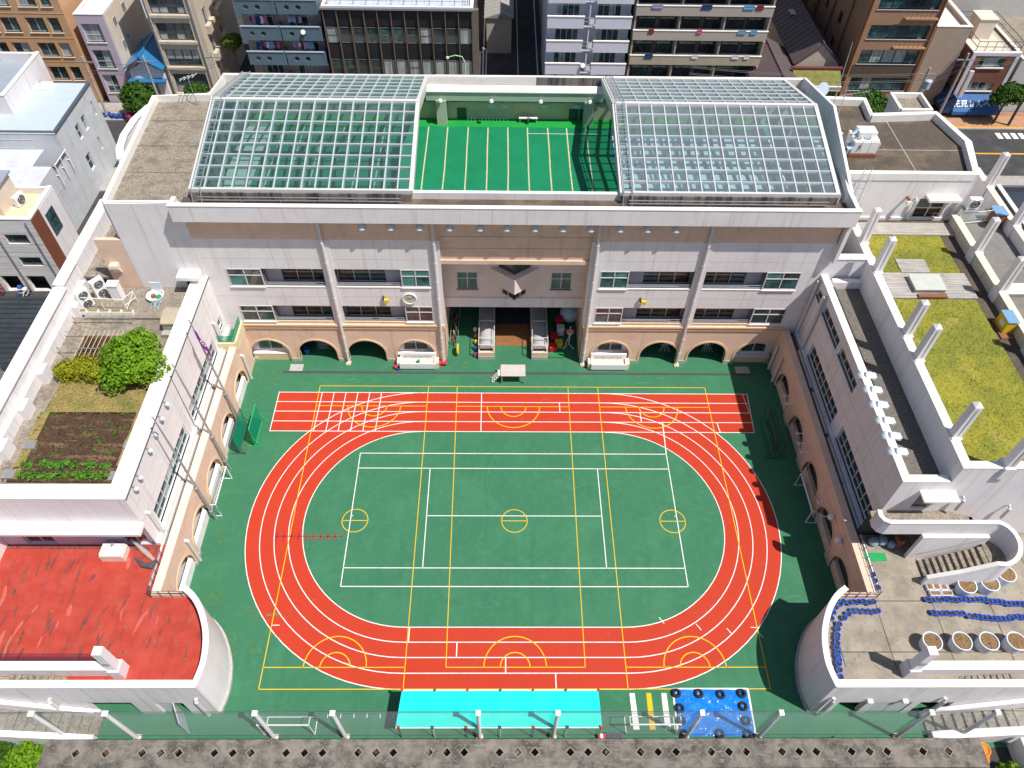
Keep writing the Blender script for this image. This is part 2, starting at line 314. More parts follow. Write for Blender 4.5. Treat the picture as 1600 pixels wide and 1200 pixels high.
def window(parent, axis, face, u0, u1, z0, z1, nx=2, nz=1, fm=None, gm=None, bar=.07, depth=.08, zsplit=None, sill=None, name='window'):
    """window frame part with its panes as sub-parts. axis 'x' looks to -y at y=face; 'y+' looks to +x, 'y-' to -x at x=face."""
    fm = fm or alu_white; gm = gm or glassd
    w, h = round(u1 - u0, 3), round(z1 - z0, 3); key = (w, h, nx, nz, fm.name, bar, depth, zsplit)
    zc = [0] + ([zsplit * h] if zsplit else [h * k / nz for k in range(1, nz)]) + [h]
    if key not in _cache:
        m = MB(); b2 = bar / 2
        m.box(-w / 2, -w / 2 + bar, 0, depth, 0, h); m.box(w / 2 - bar, w / 2, 0, depth, 0, h)
        m.box(-w / 2 + bar, w / 2 - bar, 0, depth, 0, bar); m.box(-w / 2 + bar, w / 2 - bar, 0, depth, h - bar, h)
        for k in range(1, nx): x = -w / 2 + w * k / nx; m.box(x - b2, x + b2, .004, depth - .004, bar, h - bar)
        for z in zc[1:-1]: m.box(-w / 2 + bar, w / 2 - bar, .008, depth - .008, z - b2, z + b2)
        me = bpy.data.meshes.new('window'); me.from_pydata(m.v, [], m.f); me.materials.append(fm); me.update(); _cache[key] = me
    c = (u0 + u1) / 2
    if axis == 'x': w0 = (c, face, z0); rz = 0
    elif axis == 'y+': w0 = (face, c, z0); rz = math.pi / 2
    else: w0 = (face, c, z0); rz = -math.pi / 2
    o = link(name, _cache[key], w0, parent, rz)
    for i in range(nx):
        for a, b in zip(zc, zc[1:]):
            pw, ph = round(w / nx, 3), round(b - a, 3); pk = ('pane', pw, ph, gm.name if not isinstance(gm, list) else '', bar)
            g = gm if not isinstance(gm, list) else R.choice(gm); pk = ('pane', pw, ph, g.name)
            if pk not in _cache:
                me = bpy.data.meshes.new('pane'); q = .03
                me.from_pydata([(-pw / 2 + q, 0, q), (pw / 2 - q, 0, q), (pw / 2 - q, 0, ph - q), (-pw / 2 + q, 0, ph - q), (-pw / 2 + q, .012, q), (pw / 2 - q, .012, q), (pw / 2 - q, .012, ph - q), (-pw / 2 + q, .012, ph - q)], [],
                               [(0, 1, 2, 3), (5, 4, 7, 6), (0, 4, 5, 1), (1, 5, 6, 2), (2, 6, 7, 3), (3, 7, 4, 0)]); me.materials.append(g); me.update(); _cache[pk] = me
            p = bpy.data.objects.new('pane', _cache[pk]); COL.objects.link(p); p.parent = o; p.location = (-w / 2 + pw * (i + .5), depth * .5, a)
    return o
def part_box(parent, name, mat, *b, **kw):
    m = MB(); m.box(*b); return m.obj(name, mat, parent, **kw)
def arc(c, r, a0, a1, n=24): return [(c[0] + r * math.cos(math.radians(a0 + (a1 - a0) * k / n)), c[1] + r * math.sin(math.radians(a0 + (a1 - a0) * k / n))) for k in range(n + 1)]
def crown_mesh(lobes, n, size, mat, name, rnd, squash=1.0):
    """leaf-sized faces spread through the outer shell and inside of overlapping lobes."""
    v = []; f = []
    tot = sum(l[3] ** 2 for l in lobes)
    for lx, ly, lz, lr in lobes:
        for _ in range(int(n * lr * lr / tot)):
            d = Vector((rnd.gauss(0, 1), rnd.gauss(0, 1), rnd.gauss(0, 1))).normalized()
            if d.z < -.5 and rnd.random() < .7: d.z = -d.z
            rr = lr * (1 - .45 * rnd.random() ** 2.2) * (1 + .13 * math.sin(7 * d.x + 3 * lx) * math.sin(6 * d.y + 5 * d.z))
            p = Vector((lx, ly, lz)) + Vector((d.x * rr, d.y * rr, d.z * rr * squash))
            nn = (d + Vector((rnd.gauss(0, .5), rnd.gauss(0, .5), rnd.gauss(0, .5) + .25))).normalized()
            a = nn.orthogonal().normalized(); ang = rnd.random() * 6.283; b = nn.cross(a); a, b = a * math.cos(ang) + b * math.sin(ang), b * math.cos(ang) - a * math.sin(ang)
            s = size * (.6 + .8 * rnd.random()); k = len(v); u = nn * s * .18
            v += [tuple(p - a * s), tuple(p + b * s * .55 + u), tuple(p + a * s), tuple(p - b * s * .55 + u)]; f.append((k, k + 1, k + 2, k + 3))
    me = bpy.data.meshes.new(name); me.from_pydata(v, [], f); me.materials.append(mat); me.update(); return me
def tree(name, label, cat, x, y, z, h, r, mat, n=2600, size=.16, group=None, nl=7, seed=1, trunk_r=.12, squash=.85, flat_=1.0):
    rnd = random.Random(seed); t = thing(name, label, cat, (x, y, z), group)
    lobes = [(0, 0, h - r * .8, r * .72)]
    for k in range(nl):
        a = k * 2.4 + rnd.random(); q = r * (.35 + .3 * rnd.random()); lobes.append((q * math.cos(a) * 1.05, q * math.sin(a) * 1.05, h - r * (.75 + .55 * rnd.random()) * flat_, r * (.38 + .2 * rnd.random())))
    link('crown', crown_mesh(lobes, n, size, mat, 'crown', rnd, squash), (x, y, z), t)
    m = MB(); top = h - r * .9
    m.tube([(x, y, z - .05), (x + .04, y, z + top * .5), (x, y + .05, z + top)], [trunk_r * 1.3, trunk_r, trunk_r * .6], 8)
    for l in lobes[1:]: m.tube([(x, y, z + top * .75), (x + l[0] * .5, y + l[1] * .5, z + (top * .75 + l[2]) / 2), (x + l[0], y + l[1], z + l[2])], [trunk_r * .5, trunk_r * .35, trunk_r * .15], 5)
    m.obj('trunk', bark, t); return t
# ================================================================== SETTING
def plane(name, pts, z, mat, parent=None, kind='structure', **kw):
    m = MB(); m.add([(x, y, z) for x, y in pts], [tuple(range(len(pts)))]); return m.obj(name, mat, parent, kind=kind, **kw)
plane('ground', [(-400, -300), (400, -300), (400, 600), (-400, 600)], -.03, asphalt)
plane('playground', [(-30.5, -15.75), (30.5, -15.75), (30.5, -13.6), (22.3, -7), (22.3, 15.1), (22.3, 18.4), (6, 18.4), (6, 27), (-6, 27), (-6, 18.4), (-22.3, 18.4), (-22.3, -7), (-30.5, -13.6)], 0, green)
for nm, x0, x1, y0, y1, mt in (('pavement', -120, 120, 38.5, 42.5, pavegr), ('pavement', -120, 37, 52.2, 55.8, pavegr), ('pavement', 37, 120, 52.2, 55.8, paveor)):
    m = MB(); m.box(x0, x1, y0, y1, -.03, .10); m.obj(nm, mt, kind='structure')
    m = MB(); yk = y1 if y0 < 45 else y0; m.box(x0, x1, yk - (0 if y0 < 45 else .15), yk + (.15 if y0 < 45 else 0), -.03, .115); m.obj('kerb', pavegr, kind='structure')
m = MB(); m.box(-60, 120, 47.0, 47.25, -.026, -.022); m.box(37, 120, 52.3, 52.48, .1, .104); m.obj('road_line', roady, kind='structure')
m = MB()
for k in range(9): m.box(57 + k * .9, 57.6 + k * .9, 50.2, 51.4, -.026, -.022)
m.box(-3.6, -3.45, 58, 130, -.026, -.022); m.box(3.4, 3.55, 58, 130, -.026, -.022); m.box(.9, 1.0, 60, 130, -.026, -.022)
m.obj('road_marking', roadw, kind='structure')
m = MB(); m.box(-19.5, 19.6, 13.6, 13.85, 0, .012)
for k in range(33): m.box(-19.3 + k * 1.2, -18.2 + k * 1.2, 13.63, 13.82, .012, .02)
m.obj('drain_grating', darksteel, kind='structure')
m = MB(); m.box(-18.9, -17.8, 13.85, 14.6, 0, .012); m.box(19.0, 20.2, 13.85, 14.6, 0, .012); m.obj('manhole_cover', plinth, kind='structure')
# running track ----------------------------------------------------
CY, SX = -.38, 7.27; RAD = [11.93, 10.94, 9.945, 8.95, 7.95]
def stadium(r, n=40): return arc((SX, CY), r, -90, 90, n) + arc((-SX, CY), r, 90, 270, n)
m = MB(); a, b = stadium(11.93), stadium(7.95); n = len(a)
m.add([(x, y, .004) for x, y in a] + [(x, y, .004) for x, y in b], [(i, (i + 1) % n, n + (i + 1) % n, n + i) for i in range(n)])
m.add([(-19.29, 7.6, .008), (19.2, 7.58, .008), (19.46, 11.57, .008), (-19.29, 11.53, .008)], [(0, 1, 2, 3)])
m.obj('running_track', redtrk, kind='structure')
m = MB(); LW = .06
for r in RAD:
    m.flat(arc((SX, CY), r, -90, 90, 44), LW, .012); m.flat(arc((-SX, CY), r, 90, 270, 44), LW, .012); m.flat([(-SX, CY - r), (SX, CY - r)], LW, .0125)
for k in range(5): y = 11.55 - k * .9875; m.flat([(-19.29, y - .02), (19.45 - k * .05, y + .0)], LW, .0135)
def ln(x0, y0, x1, y1, w=LW, z=.015): m.flat([(x0, y0), (x1, y1)], w, z)
ln(-19.29, 11.57, -19.29, 7.55); ln(19.46, 11.6, 19.22, 7.55); ln(19.05, 11.6, 19.25, 9.6, .05)
for k in range(6): ln(-15.75 + k * .975, 11.55, -15.85 + k * .975, 7.6, .06)
ln(-2.62, 11.55, -2.6, 7.6); ln(3.78, 10.56, 3.78, 9.57); ln(10.3, 9.57, 10.3, 8.58); ln(16.4, 8.58, 16.5, 7.6)
for k, x in enumerate((-6.96, -3.8, -.64, 2.53)): ln(x, CY - RAD[4 - k], x, CY - RAD[3 - k], .07)
for x, y in ((9.6, -7.65), (12.0, -8.1), (14.0, -8.4), (16.0, -8.6)): ln(x, y, x + .28, y - .42, .05)
ln(15.6, -8.33, 16.0, -8.35, .05); ln(-16.0, -8.2, -15.5, -8.2, .05)
x0, y0, ys, xs = 11.885, 5.485, 4.115, 6.4
for y in (y0, -y0): ln(-x0, y, x0, y, .062)
for y in (ys, -ys): ln(-x0, y, x0, y, .06)
for x in (-x0, x0): ln(x, -y0, x, y0, .062)
ln(12.0, 8.55, 11.885, 5.485, .075)
for x in (-xs, xs): ln(x, -ys, x, ys, .06)
ln(-xs, 0, xs, 0, .06); ln(x0 - .15, 0, x0, 0, .07); ln(-x0, 0, -x0 + .15, 0, .07)
m.add([(7.1, -12.55, .012), (7.42, -12.55, .012), (7.5, -14.7, .012), (7.12, -14.7, .012)], [(0, 1, 2, 3)]); m.add([(9.1, -12.55, .012), (9.42, -12.55, .012), (9.42, -14.7, .012), (9.05, -14.7, .012)], [(0, 1, 2, 3)])
for k in range(9): ln(-11.5 + k * .8, -13.75, -11.5 + k * .8, -14.0, .05)
m.obj('white_court_lines', linew, kind='structure')
m = MB(); YZ = .018
def yl(x0, y0, x1, y1, w=.058): m.flat([(x0, y0), (x1, y1)], w, YZ)
for s in (-1, 1): yl(16.04 * s, 12.22, 16.02 * s, -12.3); yl(7.05 * s, 12.22, 7.04 * s, -12.3); yl(16.04 * s, 10.13, 7.05 * s, 10.13); yl(16.03 * s, -10.95, 7.04 * s, -10.95)
yl(-16.04, 12.22, 16.04, 12.22); yl(-16.03, -12.3, 16.03, -12.3); yl(-4.66, 12.22, -4.44, -10.95); yl(4.56, 12.22, 4.44, -10.95); yl(-4.62, 10.13, 4.55, 10.13); yl(-4.44, -10.95, 4.44, -10.95)
for x in (-11.3, 0, 11.3):
    for r in (2.13, 1.02): m.flat(arc((x, 10.13), r, 180, 360, 30), .07, YZ)
for x in (-11.5, -.03, 11.5):
    for r in (2.0, .95): m.flat(arc((x, -10.95), r, 0, 180, 30), .07, YZ)
for x in (-11.55, 0, 11.54): m.flat(arc((x, -.41), .93, 0, 360, 36)[:-1], .06, YZ, True); yl(x - .93, -.41, x + .93, -.41)
m.add([(8.15, -12.55, YZ), (8.45, -12.55, YZ), (8.47, -14.7, YZ), (8.12, -14.7, YZ)], [(0, 1, 2, 3)])
m.obj('yellow_court_lines', liney, kind='structure')
m = MB(); m.flat([(-17.06, -1.69), (-12.3, -1.69)], .08, .022); m.flat([(-12.35, -1.75), (-12.25, -1.4)], .06, .022)
for k in range(9): m.flat([(-16.95 + k * .52, -2.12), (-16.95 + k * .52, -1.25 + (.05 if k == 0 else -.15))], .075, .022)
m.obj('crimson_jump_ladder_marking', linep, kind='structure')
m = MB(); fz = .010
for (c, r, a0, a1) in (((-6.6, -.3), 4.4, 95, 250), ((-6.6, -.3), 4.4, 290, 350), ((6.2, -.4), 3.2, 20, 150), ((0, -1.2), 2.6, 200, 330), ((-2.0, -5.0), 2.0, 210, 300), ((3, 3.0), 5, 150, 210)): m.flat(arc(c, r, a0, a1, 24), .035, fz)
rq = random.Random(77)
for _ in range(60):
    x, y = rq.uniform(-16, 16), rq.uniform(-11, 12); a = rq.random() * 6.28; l = rq.uniform(.15, .9); m.flat([(x, y), (x + l * math.cos(a) * .6, y + l * math.sin(a) * .5), (x + l * math.cos(a + .4), y + l * math.sin(a + .4))], rq.uniform(.012, .03), fz + .0004 * _ / 10)
for (x, y, w) in ((-7.0, 12.75, 1.2), (10.4, 12.7, 1.0), (12.2, 13.2, .7), (-16.5, -7.5, .8), (18.5, -6.2, 1.0), (-13.9, 12.9, .8)): m.flat([(x, y), (x + w, y + .05)], .12, fz)
m.obj('faded_scuff_marks', MAT('faded_court_scuff', (.065, .215, .12), .8, .15, 3), kind='structure')
m = MB()
for _ in range(46):
    x, y = rq.choice(((rq.uniform(-21.8, -19.8), rq.uniform(-7, 14)), (rq.uniform(-21, 21), rq.uniform(13.9, 14.8)), (rq.uniform(-18.5, -16), rq.uniform(-12, -5)), (rq.uniform(-16, 16), rq.uniform(-15.2, -12.6)))); n = 9; r = rq.uniform(.1, .5)
    m.add([(x + r * rq.uniform(.5, 1.3) * math.cos(6.283 * k / n), y + r * rq.uniform(.5, 1.6) * math.sin(6.283 * k / n), .002 + _ * .00003) for k in range(n)], [tuple(range(n))])
m.obj('worn_patch', MAT('worn_court_patch', (.052, .165, .075), .85, .2, 3), kind='structure')
# ================================================================== SCHOOL, MAIN BLOCK
glassbr = MAT('warm_dark_window_glass', (.085, .05, .02), .08, .6, .9, spec=.7, stain=(.02, .018, .016), sscale=1.5, srange=(.42, .6))  # brown reflection of the floor is put into the pane colour
school = thing('school_building', 'white and peach school block with ground floor arches behind the running track', 'school', (0, 15, 0))
FY = 15.0
AC = [-20.42, -16.45, -12.33, -8.22]; AB = [-22.0, -18.43, -14.39, -10.28, -5.65]
for s in (-1, 1):
    for k in range(4):
        c = AC[k] * -s; u0, u1 = sorted((AB[k] * -s, AB[k + 1] * -s))
        m = MB(); m.arch('x', FY, .38, c, 1.58, 1.0, u0, u1, 4.05, 20); m.obj('arch', peach, school)
        m = MB(); pts = arc((c, 1.0), 1.58, 0, 180, 20); po = arc((c, 1.0), 1.74, 0, 180, 20)
        pts = [(c + 1.58, .35)] + pts + [(c - 1.58, .35)]; po = [(c + 1.74, .35)] + po + [(c - 1.74, .35)]
        for i in range(len(pts) - 1):
            A, B, Cc, D = pts[i], pts[i + 1], po[i + 1], po[i]
            m.add([(A[0], FY - .05, A[1]), (B[0], FY - .05, B[1]), (Cc[0], FY - .05, Cc[1]), (D[0], FY - .05, D[1]), (D[0], FY, D[1]), (Cc[0], FY, Cc[1]), (A[0], FY + .2, A[1]), (B[0], FY + .2, B[1])], [(0, 1, 2, 3), (3, 2, 5, 4), (0, 1, 7, 6)])
        m.obj('arch_trim', peach_trim, school)
        if k in (0, 3):
            part_box(school, 'sill_wall', peach_trim, c - 1.58, c + 1.58, FY + .12, FY + .36, 0, .72)
            part_box(school, 'sill_ledge', white, c - 1.58, c + 1.58, FY + .10, FY + .48, .72, .80)
            window(school, 'x', FY + .42, c - 1.05, c + 1.05, 1.0, 2.3, 2, 1, alu_white, [glassd, glasst])
            m = MB(); m.wall('x', FY + .5, .1, c - 1.9, c + 1.9, 0, 3.6, [(c - 1.05, c + 1.05, 1.0, 2.3)]); m.obj('inner_wall', white, school)
        else:
            window(school, 'x', FY + 3.4, c - 1.5, c + 1.5, .1, 2.4, 4, 1, alu_white, [glassd, glasst, glassd])
    sgn = -s; xa, xb = sorted((5.65 * sgn, 22.0 * sgn))
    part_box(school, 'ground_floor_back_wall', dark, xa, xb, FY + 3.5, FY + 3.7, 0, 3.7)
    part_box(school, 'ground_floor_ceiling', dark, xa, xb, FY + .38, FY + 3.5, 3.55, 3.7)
    for q in (0, 1, 2, 3, 4):
        xx = AB[q] * -s
        m = MB(); w = .62 if q in (0, 1, 2, 3) else .4
        if q == 4: m.box(*sorted((xx, xx + .75 * (1 if xx > 0 else -1))), FY - .04, FY + .3, 0, .34)
        elif q == 0: m.box(*sorted((xx, xx + .3 * (-1 if xx > 0 else 1))), FY - .04, FY + .3, 0, .34)
        else: m.box(xx - .42, xx + .42, FY - .06, FY + .3, 0, .34)
        m.obj('pier_base', plinth, school)
    m = MB(); m.box(xa - .02, xb + .02, FY - .10, FY + .3, 4.05, 4.22); m.box(xa, xb, FY - .02, FY + .3, 4.22, 4.36); m.box(xa - .02, xb + .02, FY - .16, FY + .3, 4.36, 4.54); m.obj('cornice', peach_trim, school)
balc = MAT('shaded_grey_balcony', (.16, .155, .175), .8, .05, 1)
# upper walls with window and balcony openings
Z2, Z3 = (4.85, 6.55), (8.62, 10.38)
HX = [(-21.7, -14.3), (-13.65, -6.45)]
for s in (-1, 1):
    holes = []
    for (a, b) in HX:
        u0, u1 = sorted((a * -s, b * -s))
        for z in (Z2, Z3): holes.append((u0, u1, *z))
    m = MB()
    if s == -1:   # west half, carries on past the west wing
        holes.append((-25.0, -23.9, 8.25, 9.75))
        m.wall('x', FY, .2, -28.4, -5.65, 4.54, 13.2, holes)
    else: m.wall('x', FY, .2, 5.65, 26.2, 4.54, 11.7, [h for h in holes])
    m.obj('upper_wall', white, school)
    if s == 1: part_box(school, 'upper_wall', white, 5.65, 23.7, FY, FY + .3, 11.7, 13.2)
    if s == -1: part_box(school, 'upper_wall', white, -28.4, -23.3, FY, FY + .3, 13.2, 16.2)
    xa, xb = sorted((5.65 * -s, 23.3 * -s)); part_box(school, 'upper_wall', peach, xa, xb, FY + .003, FY + .3, 13.2, 15.3, label='peach wall band under the roof overhang')
    for bi, (a, b) in enumerate(HX):
        for z0, z1 in (Z2, Z3):
            if bi == 0: wa, wb, ba, bb = a, a + 2.62, a + 2.62, b
            else: wa, wb, ba, bb = b - 2.2, b, a, b - 2.2
            W = sorted((wa * -s, wb * -s)); B = sorted((ba * -s, bb * -s))
            pinkish = z0 < 6 and bi == 1
            window(school, 'x', FY - .03, W[0], W[1], z0, z1, 2, 2, alu_white, [glassd, glassd, glasst, tealcurtain if z0 > 6 else glassd], .075, .1, zsplit=.62)
            part_box(school, 'classroom_partition', room, W[0] + .1, W[1] - .1, FY + .75, FY + .85, z0, z1)
            part_box(school, 'window_sill', coping, W[0] - .03, W[1] + .03, FY - .12, FY + .18, z0 - .07, z0)
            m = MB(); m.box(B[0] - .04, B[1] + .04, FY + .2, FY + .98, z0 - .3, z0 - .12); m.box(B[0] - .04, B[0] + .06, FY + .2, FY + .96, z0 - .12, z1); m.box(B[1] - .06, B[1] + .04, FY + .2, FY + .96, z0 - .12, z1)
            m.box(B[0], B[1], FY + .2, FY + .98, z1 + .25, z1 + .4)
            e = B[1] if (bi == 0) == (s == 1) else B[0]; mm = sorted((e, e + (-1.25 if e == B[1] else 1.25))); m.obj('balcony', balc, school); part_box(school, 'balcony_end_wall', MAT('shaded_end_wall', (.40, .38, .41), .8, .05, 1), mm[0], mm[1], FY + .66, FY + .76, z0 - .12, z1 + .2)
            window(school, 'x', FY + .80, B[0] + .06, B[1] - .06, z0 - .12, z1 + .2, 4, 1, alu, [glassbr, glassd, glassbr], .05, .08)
            m = MB(); m.box(B[0], B[1], FY - .04, FY + .2, z0 - .07, z0 + .004); m.obj('balcony_sill', coping if z0 > 6 else peach_trim, school)
            m = MB(); y = FY + .06
            for h in (.16, .36): m.tube([(B[0], y, z0 + h), (B[1], y, z0 + h)], .032, 6)
            for q in range(6): x = B[0] + (B[1] - B[0]) * (q + .5) / 6; m.tube([(x, y, z0), (x, y, z0 + .36)], .02, 5)
            m.obj('railing', steel, school)
# joints and downpipes
m = MB()
for x in (-24.6, -17.9, -10.3, 10.3, 17.9): m.box(x - .012, x + .012, FY - .004, FY, 4.6, 4.74); m.box(x - .012, x + .012, FY - .004, FY, 6.7, 8.45); m.box(x - .012, x + .012, FY - .004, FY, 10.5, 13.2)
for z in (7.55, 11.35): m.box(-23.2, -5.9, FY - .004, FY, z, z + .022); m.box(5.9, 23.2, FY - .004, FY, z, z + .022)
m.obj('joint_line', plinth, school)
for x in (-14.0, -5.95, 5.95, 14.0):
    m = MB(); m.tube([(x, FY - .14, 15.2), (x, FY - .14, .25), (x, FY - .3, .1)], .13, 8)
    p = m.obj('downpipe', alu_white, school)
    m = MB()
    for z in (1.5, 3.2, 5.6, 7.6, 9.4, 11.2, 13): m.ring((x, FY - .14, z), .14, .02, 10, 4)
    m.obj('pipe_bracket', alu_white, p)
    part_box(school, 'pipe_foot', peach_trim, x - .2, x + .2, FY - .5, FY - .08, 0, .12)
    mm = MB(); q = .42; mm.box(x - q, x + q, FY - .05, FY, 4.54, 13.2); mm.obj('pilaster', white, school)
# central recess
for z0, z1, y in ((10.86, 11.22, .12), (11.22, 12.28, .24), (12.32, 13.36, .24), (13.40, 15.3, .24)): part_box(school, 'lintel_panel', peach, -5.65, 5.65, FY + y, FY + .6, z0, z1)
for s in (-1, 1):
    m = MB(); x = 5.65 * s; m.box(*sorted((x, x + .3 * s)), FY + .004, 17.3, 0, 10.86); m.obj('recess_side_wall', peach, school)
part_box(school, 'recess_ceiling', white, -5.65, 5.65, FY + .3, 17.3, 10.9, 11.0)
IY = 17.2
pinkw = MAT('pale_pink_wall', (.76, .66, .62), .8, .06, .8, stain=(.62, .53, .48), sscale=.6, srange=(.5, .75))
m = MB(); m.wall('x', IY, .3, -5.65, 5.65, 4.5, 10.9, [(-4.62, -2.92, 6.4, 8.2), (2.92, 4.62, 6.4, 8.2)]); m.obj('recess_wall', pinkw, school)
part_box(school, 'recess_beam', white, -5.65, 5.65, IY - .12, IY, 4.5, 5.5)
for a, b in ((-4.62, -2.92), (2.92, 4.62)):
    window(school, 'x', IY + .06, a, b, 6.4, 8.2, 2, 2, alu, tealcurtain, .07, .1, zsplit=.62); part_box(school, 'window_sill', steel, a - .05, b + .05, IY - .08, IY + .06, 6.3, 6.4)
def bay(hw, dp, z0, z1, mat, nm):
    m = MB(); m.prism([(-hw, IY), (hw, IY), (0, IY - dp)], z0, z1); return m.obj(nm, mat, school)
for sx in (-1, 1): part_box(school, 'corner_wall', white, *sorted((22.0 * sx, 28.4 * sx)), FY + .02, FY + .2, 0, 4.54)
bay(2.0, 1.55, 7.25, 8.75, pinkw, 'oriel_parapet'); bay(.95, .78, 6.0, 7.25, dark, 'oriel_window'); bay(1.25, .95, 8.75, 10.3, glassd, 'oriel_window')
m = MB()
for hw, dp, zz in ((.97, .80, (5.9, 6.05)), (.97, .80, (7.1, 7.25)), (1.27, .97, (8.75, 8.85))): m.prism([(-hw, IY), (hw, IY), (0, IY - dp)], *zz)
for t in (0, .5, 1):
    for sx in (-1, 1): x = sx * .96 * t; y = IY - .8 * (1 - t); m.box(x - .04, x + .04, y - .05, y + .04, 6.0, 7.2)
m.obj('oriel_frame', steel, school)
# passage under the block
part_box(school, 'passage_floor', dark, -1.5, 1.5, 19.5, 26.7, 0, .03)  # dark floor sheet paints the shade deep in the passage
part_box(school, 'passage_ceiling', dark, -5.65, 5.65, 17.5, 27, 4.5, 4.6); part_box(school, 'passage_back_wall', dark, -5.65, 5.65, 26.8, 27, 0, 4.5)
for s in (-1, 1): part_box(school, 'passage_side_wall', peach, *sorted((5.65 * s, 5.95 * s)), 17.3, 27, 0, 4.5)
m = MB(); m.box(-1.5, 1.5, 16.85, 19.5, 0, .03); 
m.obj('entrance_step', woodbr, school)
for s in (-1, 1):
    t = thing('entrance_canopy', 'low glazed barrel canopy over the ramp on the %s side of the entrance' % ('clock' if s < 0 else 'basketball hoop'), 'canopy', (2.28 * s, 15.25, 0), 'pair of entrance ramp canopies')
    x0, x1 = sorted((1.58 * s, 2.98 * s))
    part_box(t, 'base_wall', plinth, x0, x1, 15.25, 21, 0, .35); m = MB(); m.box(x0, x1, 15.28, 15.5, .35, .85); m.box(x0, x0 + .12, 15.5, 21, .35, .85); m.box(x1 - .12, x1, 15.5, 21, .35, .85); m.obj('parapet', peach, t)
    m = MB(); n = 12; c = (x0 + x1) / 2
    pr = [(c - .6 * math.cos(math.pi * k / n), .9 + .42 * math.sin(math.pi * k / n)) for k in range(n + 1)]
    for (a, za), (b, zb) in zip(pr, pr[1:]): m.quad((a, 15.7, za), (b, 15.7, zb), (b, 21, zb), (a, 21, za))
    m.add([(a, 15.7, z) for a, z in pr], [tuple(range(n, -1, -1))])
    m.obj('barrel_roof', MAT('milky_canopy_sheet', (.44, .44, .44), .35, .06, 2, spec=.5), t, smooth=False)
    m = MB()
    for y in (15.35, 16.2, 18.2, 20.2):
        for x in (x0 + .05, x1 - .05): m.tube([(x, y, .85), (x, y, 1.75)], .035, 6)
        m.tube([(x0 + .05, y, 1.75), (x1 - .05, y, 1.75)], .035, 6)
    for x in (x0 + .05, x1 - .05): m.tube([(x, 15.35, 1.75), (x, 20.9, 1.75)], .035, 6)
    m.obj('frame', alu_white, t)
# roof: deck on the west side, overhanging parapet, gutter walk
m = MB(); deck = [(-28.25, 15.3), (-22.95, 15.3), (-22.95, 29.8), (-28.9, 28.9)]; m.prism(deck, 12.9, 15.75); m.obj('roof_deck', conc, school)
for y in (19.3, 22.7, 26.2): part_box(school, 'deck_joint', conc_dark, -28.5 - (y - 19) * .03, -22.96, y - .03, y + .03, 15.75, 15.754)
m = MB(); m.strip([(-23.45, 15.15), (-28.4, 15.15), (-29.05, 28.95), (-24.7, 29.3), (-24.2, 32.3), (24.6, 32.6)], [15.7, 15.7, 15.7, 15.7, 15.7, 15.7], [16.3, 16.3, 16.3, 16.3, 16.4, 16.4], .32); m.obj('roof_parapet', coping, school)
m = MB(); m.strip([(-28.55, 15.3), (-29.2, 29.0), (-24.7, 29.4)], 0, 15.7, .3); m.obj('west_wall', white, school)
m = MB(); m.strip([(-24.7, 29.4), (-24.2, 32.4), (24.6, 32.7)], 0, 15.7, .3); m.obj('back_wall', white, school)
m = MB(); m.box(-23.7, 23.7, 14.2, 14.5, 15.3, 16.62); m.box(-23.7, -23.4, 14.5, 15.3, 15.3, 16.62); m.box(-23.7, 23.7, 14.5, 15.002, 15.3, 15.4); m.obj('overhang_parapet', white, school)
part_box(school, 'parapet_coping', coping, -23.74, 23.74, 14.17, 14.54, 16.62, 16.67)
m = MB(); m.strip([(23.55, 14.5), (23.55, 16.6), (24.3, 22.0)], 11.7, 16.62, .28); m.obj('east_parapet', white, school)
part_box(school, 'gutter_walk', conc_dark, -23.4, 23.4, 14.5, 16.3, 15.7, 15.85)
for x in (-19.9, -13.2, 11.4, 18.4): part_box(school, 'gutter_cover', MAT('rusty_brown_cover', (.24, .19, .16), .85, .2, 2, stain=(.42, .40, .37), sscale=2.2, srange=(.55, .7)), x - 3.25, x + 3.25, 14.85, 15.5, 15.85, 15.9)
part_box(school, 'roof_edge', conc, 22.9, 24.0, 16.3, 32.3, 15.2, 15.34)
m = MB(); m.strip([(23.0, 16.8), (23.35, 22), (24.0, 31.5)], 15.34, 16.0, .9); m.obj('east_gutter', MAT('grey_sheet_metal', (.50, .52, .56), .5, .06, 2, metal=.2), school)
m = MB(); m.strip([(23.75, 16.6), (24.15, 24.8), (24.4, 32.4)], 15.3, [16.5, 18.4, 16.6], .22); m.obj('gable_wall', white, school)
# swimming pool under the glass
m = MB(); m.box(-22.9, 22.9, 16.35, 32.3, 12.9, 13.0); m.obj('pool_floor', poolgreen, school)
part_box(school, 'pool_deck_edge', poolbright, -22.6, 22.8, 30.25, 31.55, 13.0, 13.006)
part_box(school, 'pool_deck', MAT('beige_pool_deck', (.52, .48, .40), .8, .1, 1.5), -22.8, -20.6, 16.6, 30.25, 13.0, 13.006)
part_box(school, 'pool_frame_shade', MAT('teal_frame_shade', (.03, .13, .15), .4, .1, 1), 8.0, 22.2, 17.0, 29.9, 13.0, 13.012)  # dark sheet paints the canopy frames' shade onto the pale pool floor
me = None  # pale squares paint the lit gaps between the frame shadows
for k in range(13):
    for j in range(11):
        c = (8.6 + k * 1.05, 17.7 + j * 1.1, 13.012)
        if me is None: o = part_box(school, 'lit_floor_square', MAT('lit_pool_floor', (.66, .76, .78), .7, .05, 2), c[0] - .36, c[0] + .36, c[1] - .36, c[1] + .36, 13.012, 13.05); me = o.data
        else: link('lit_floor_square', me, c, school)
m = MB(); rr = random.Random(3)
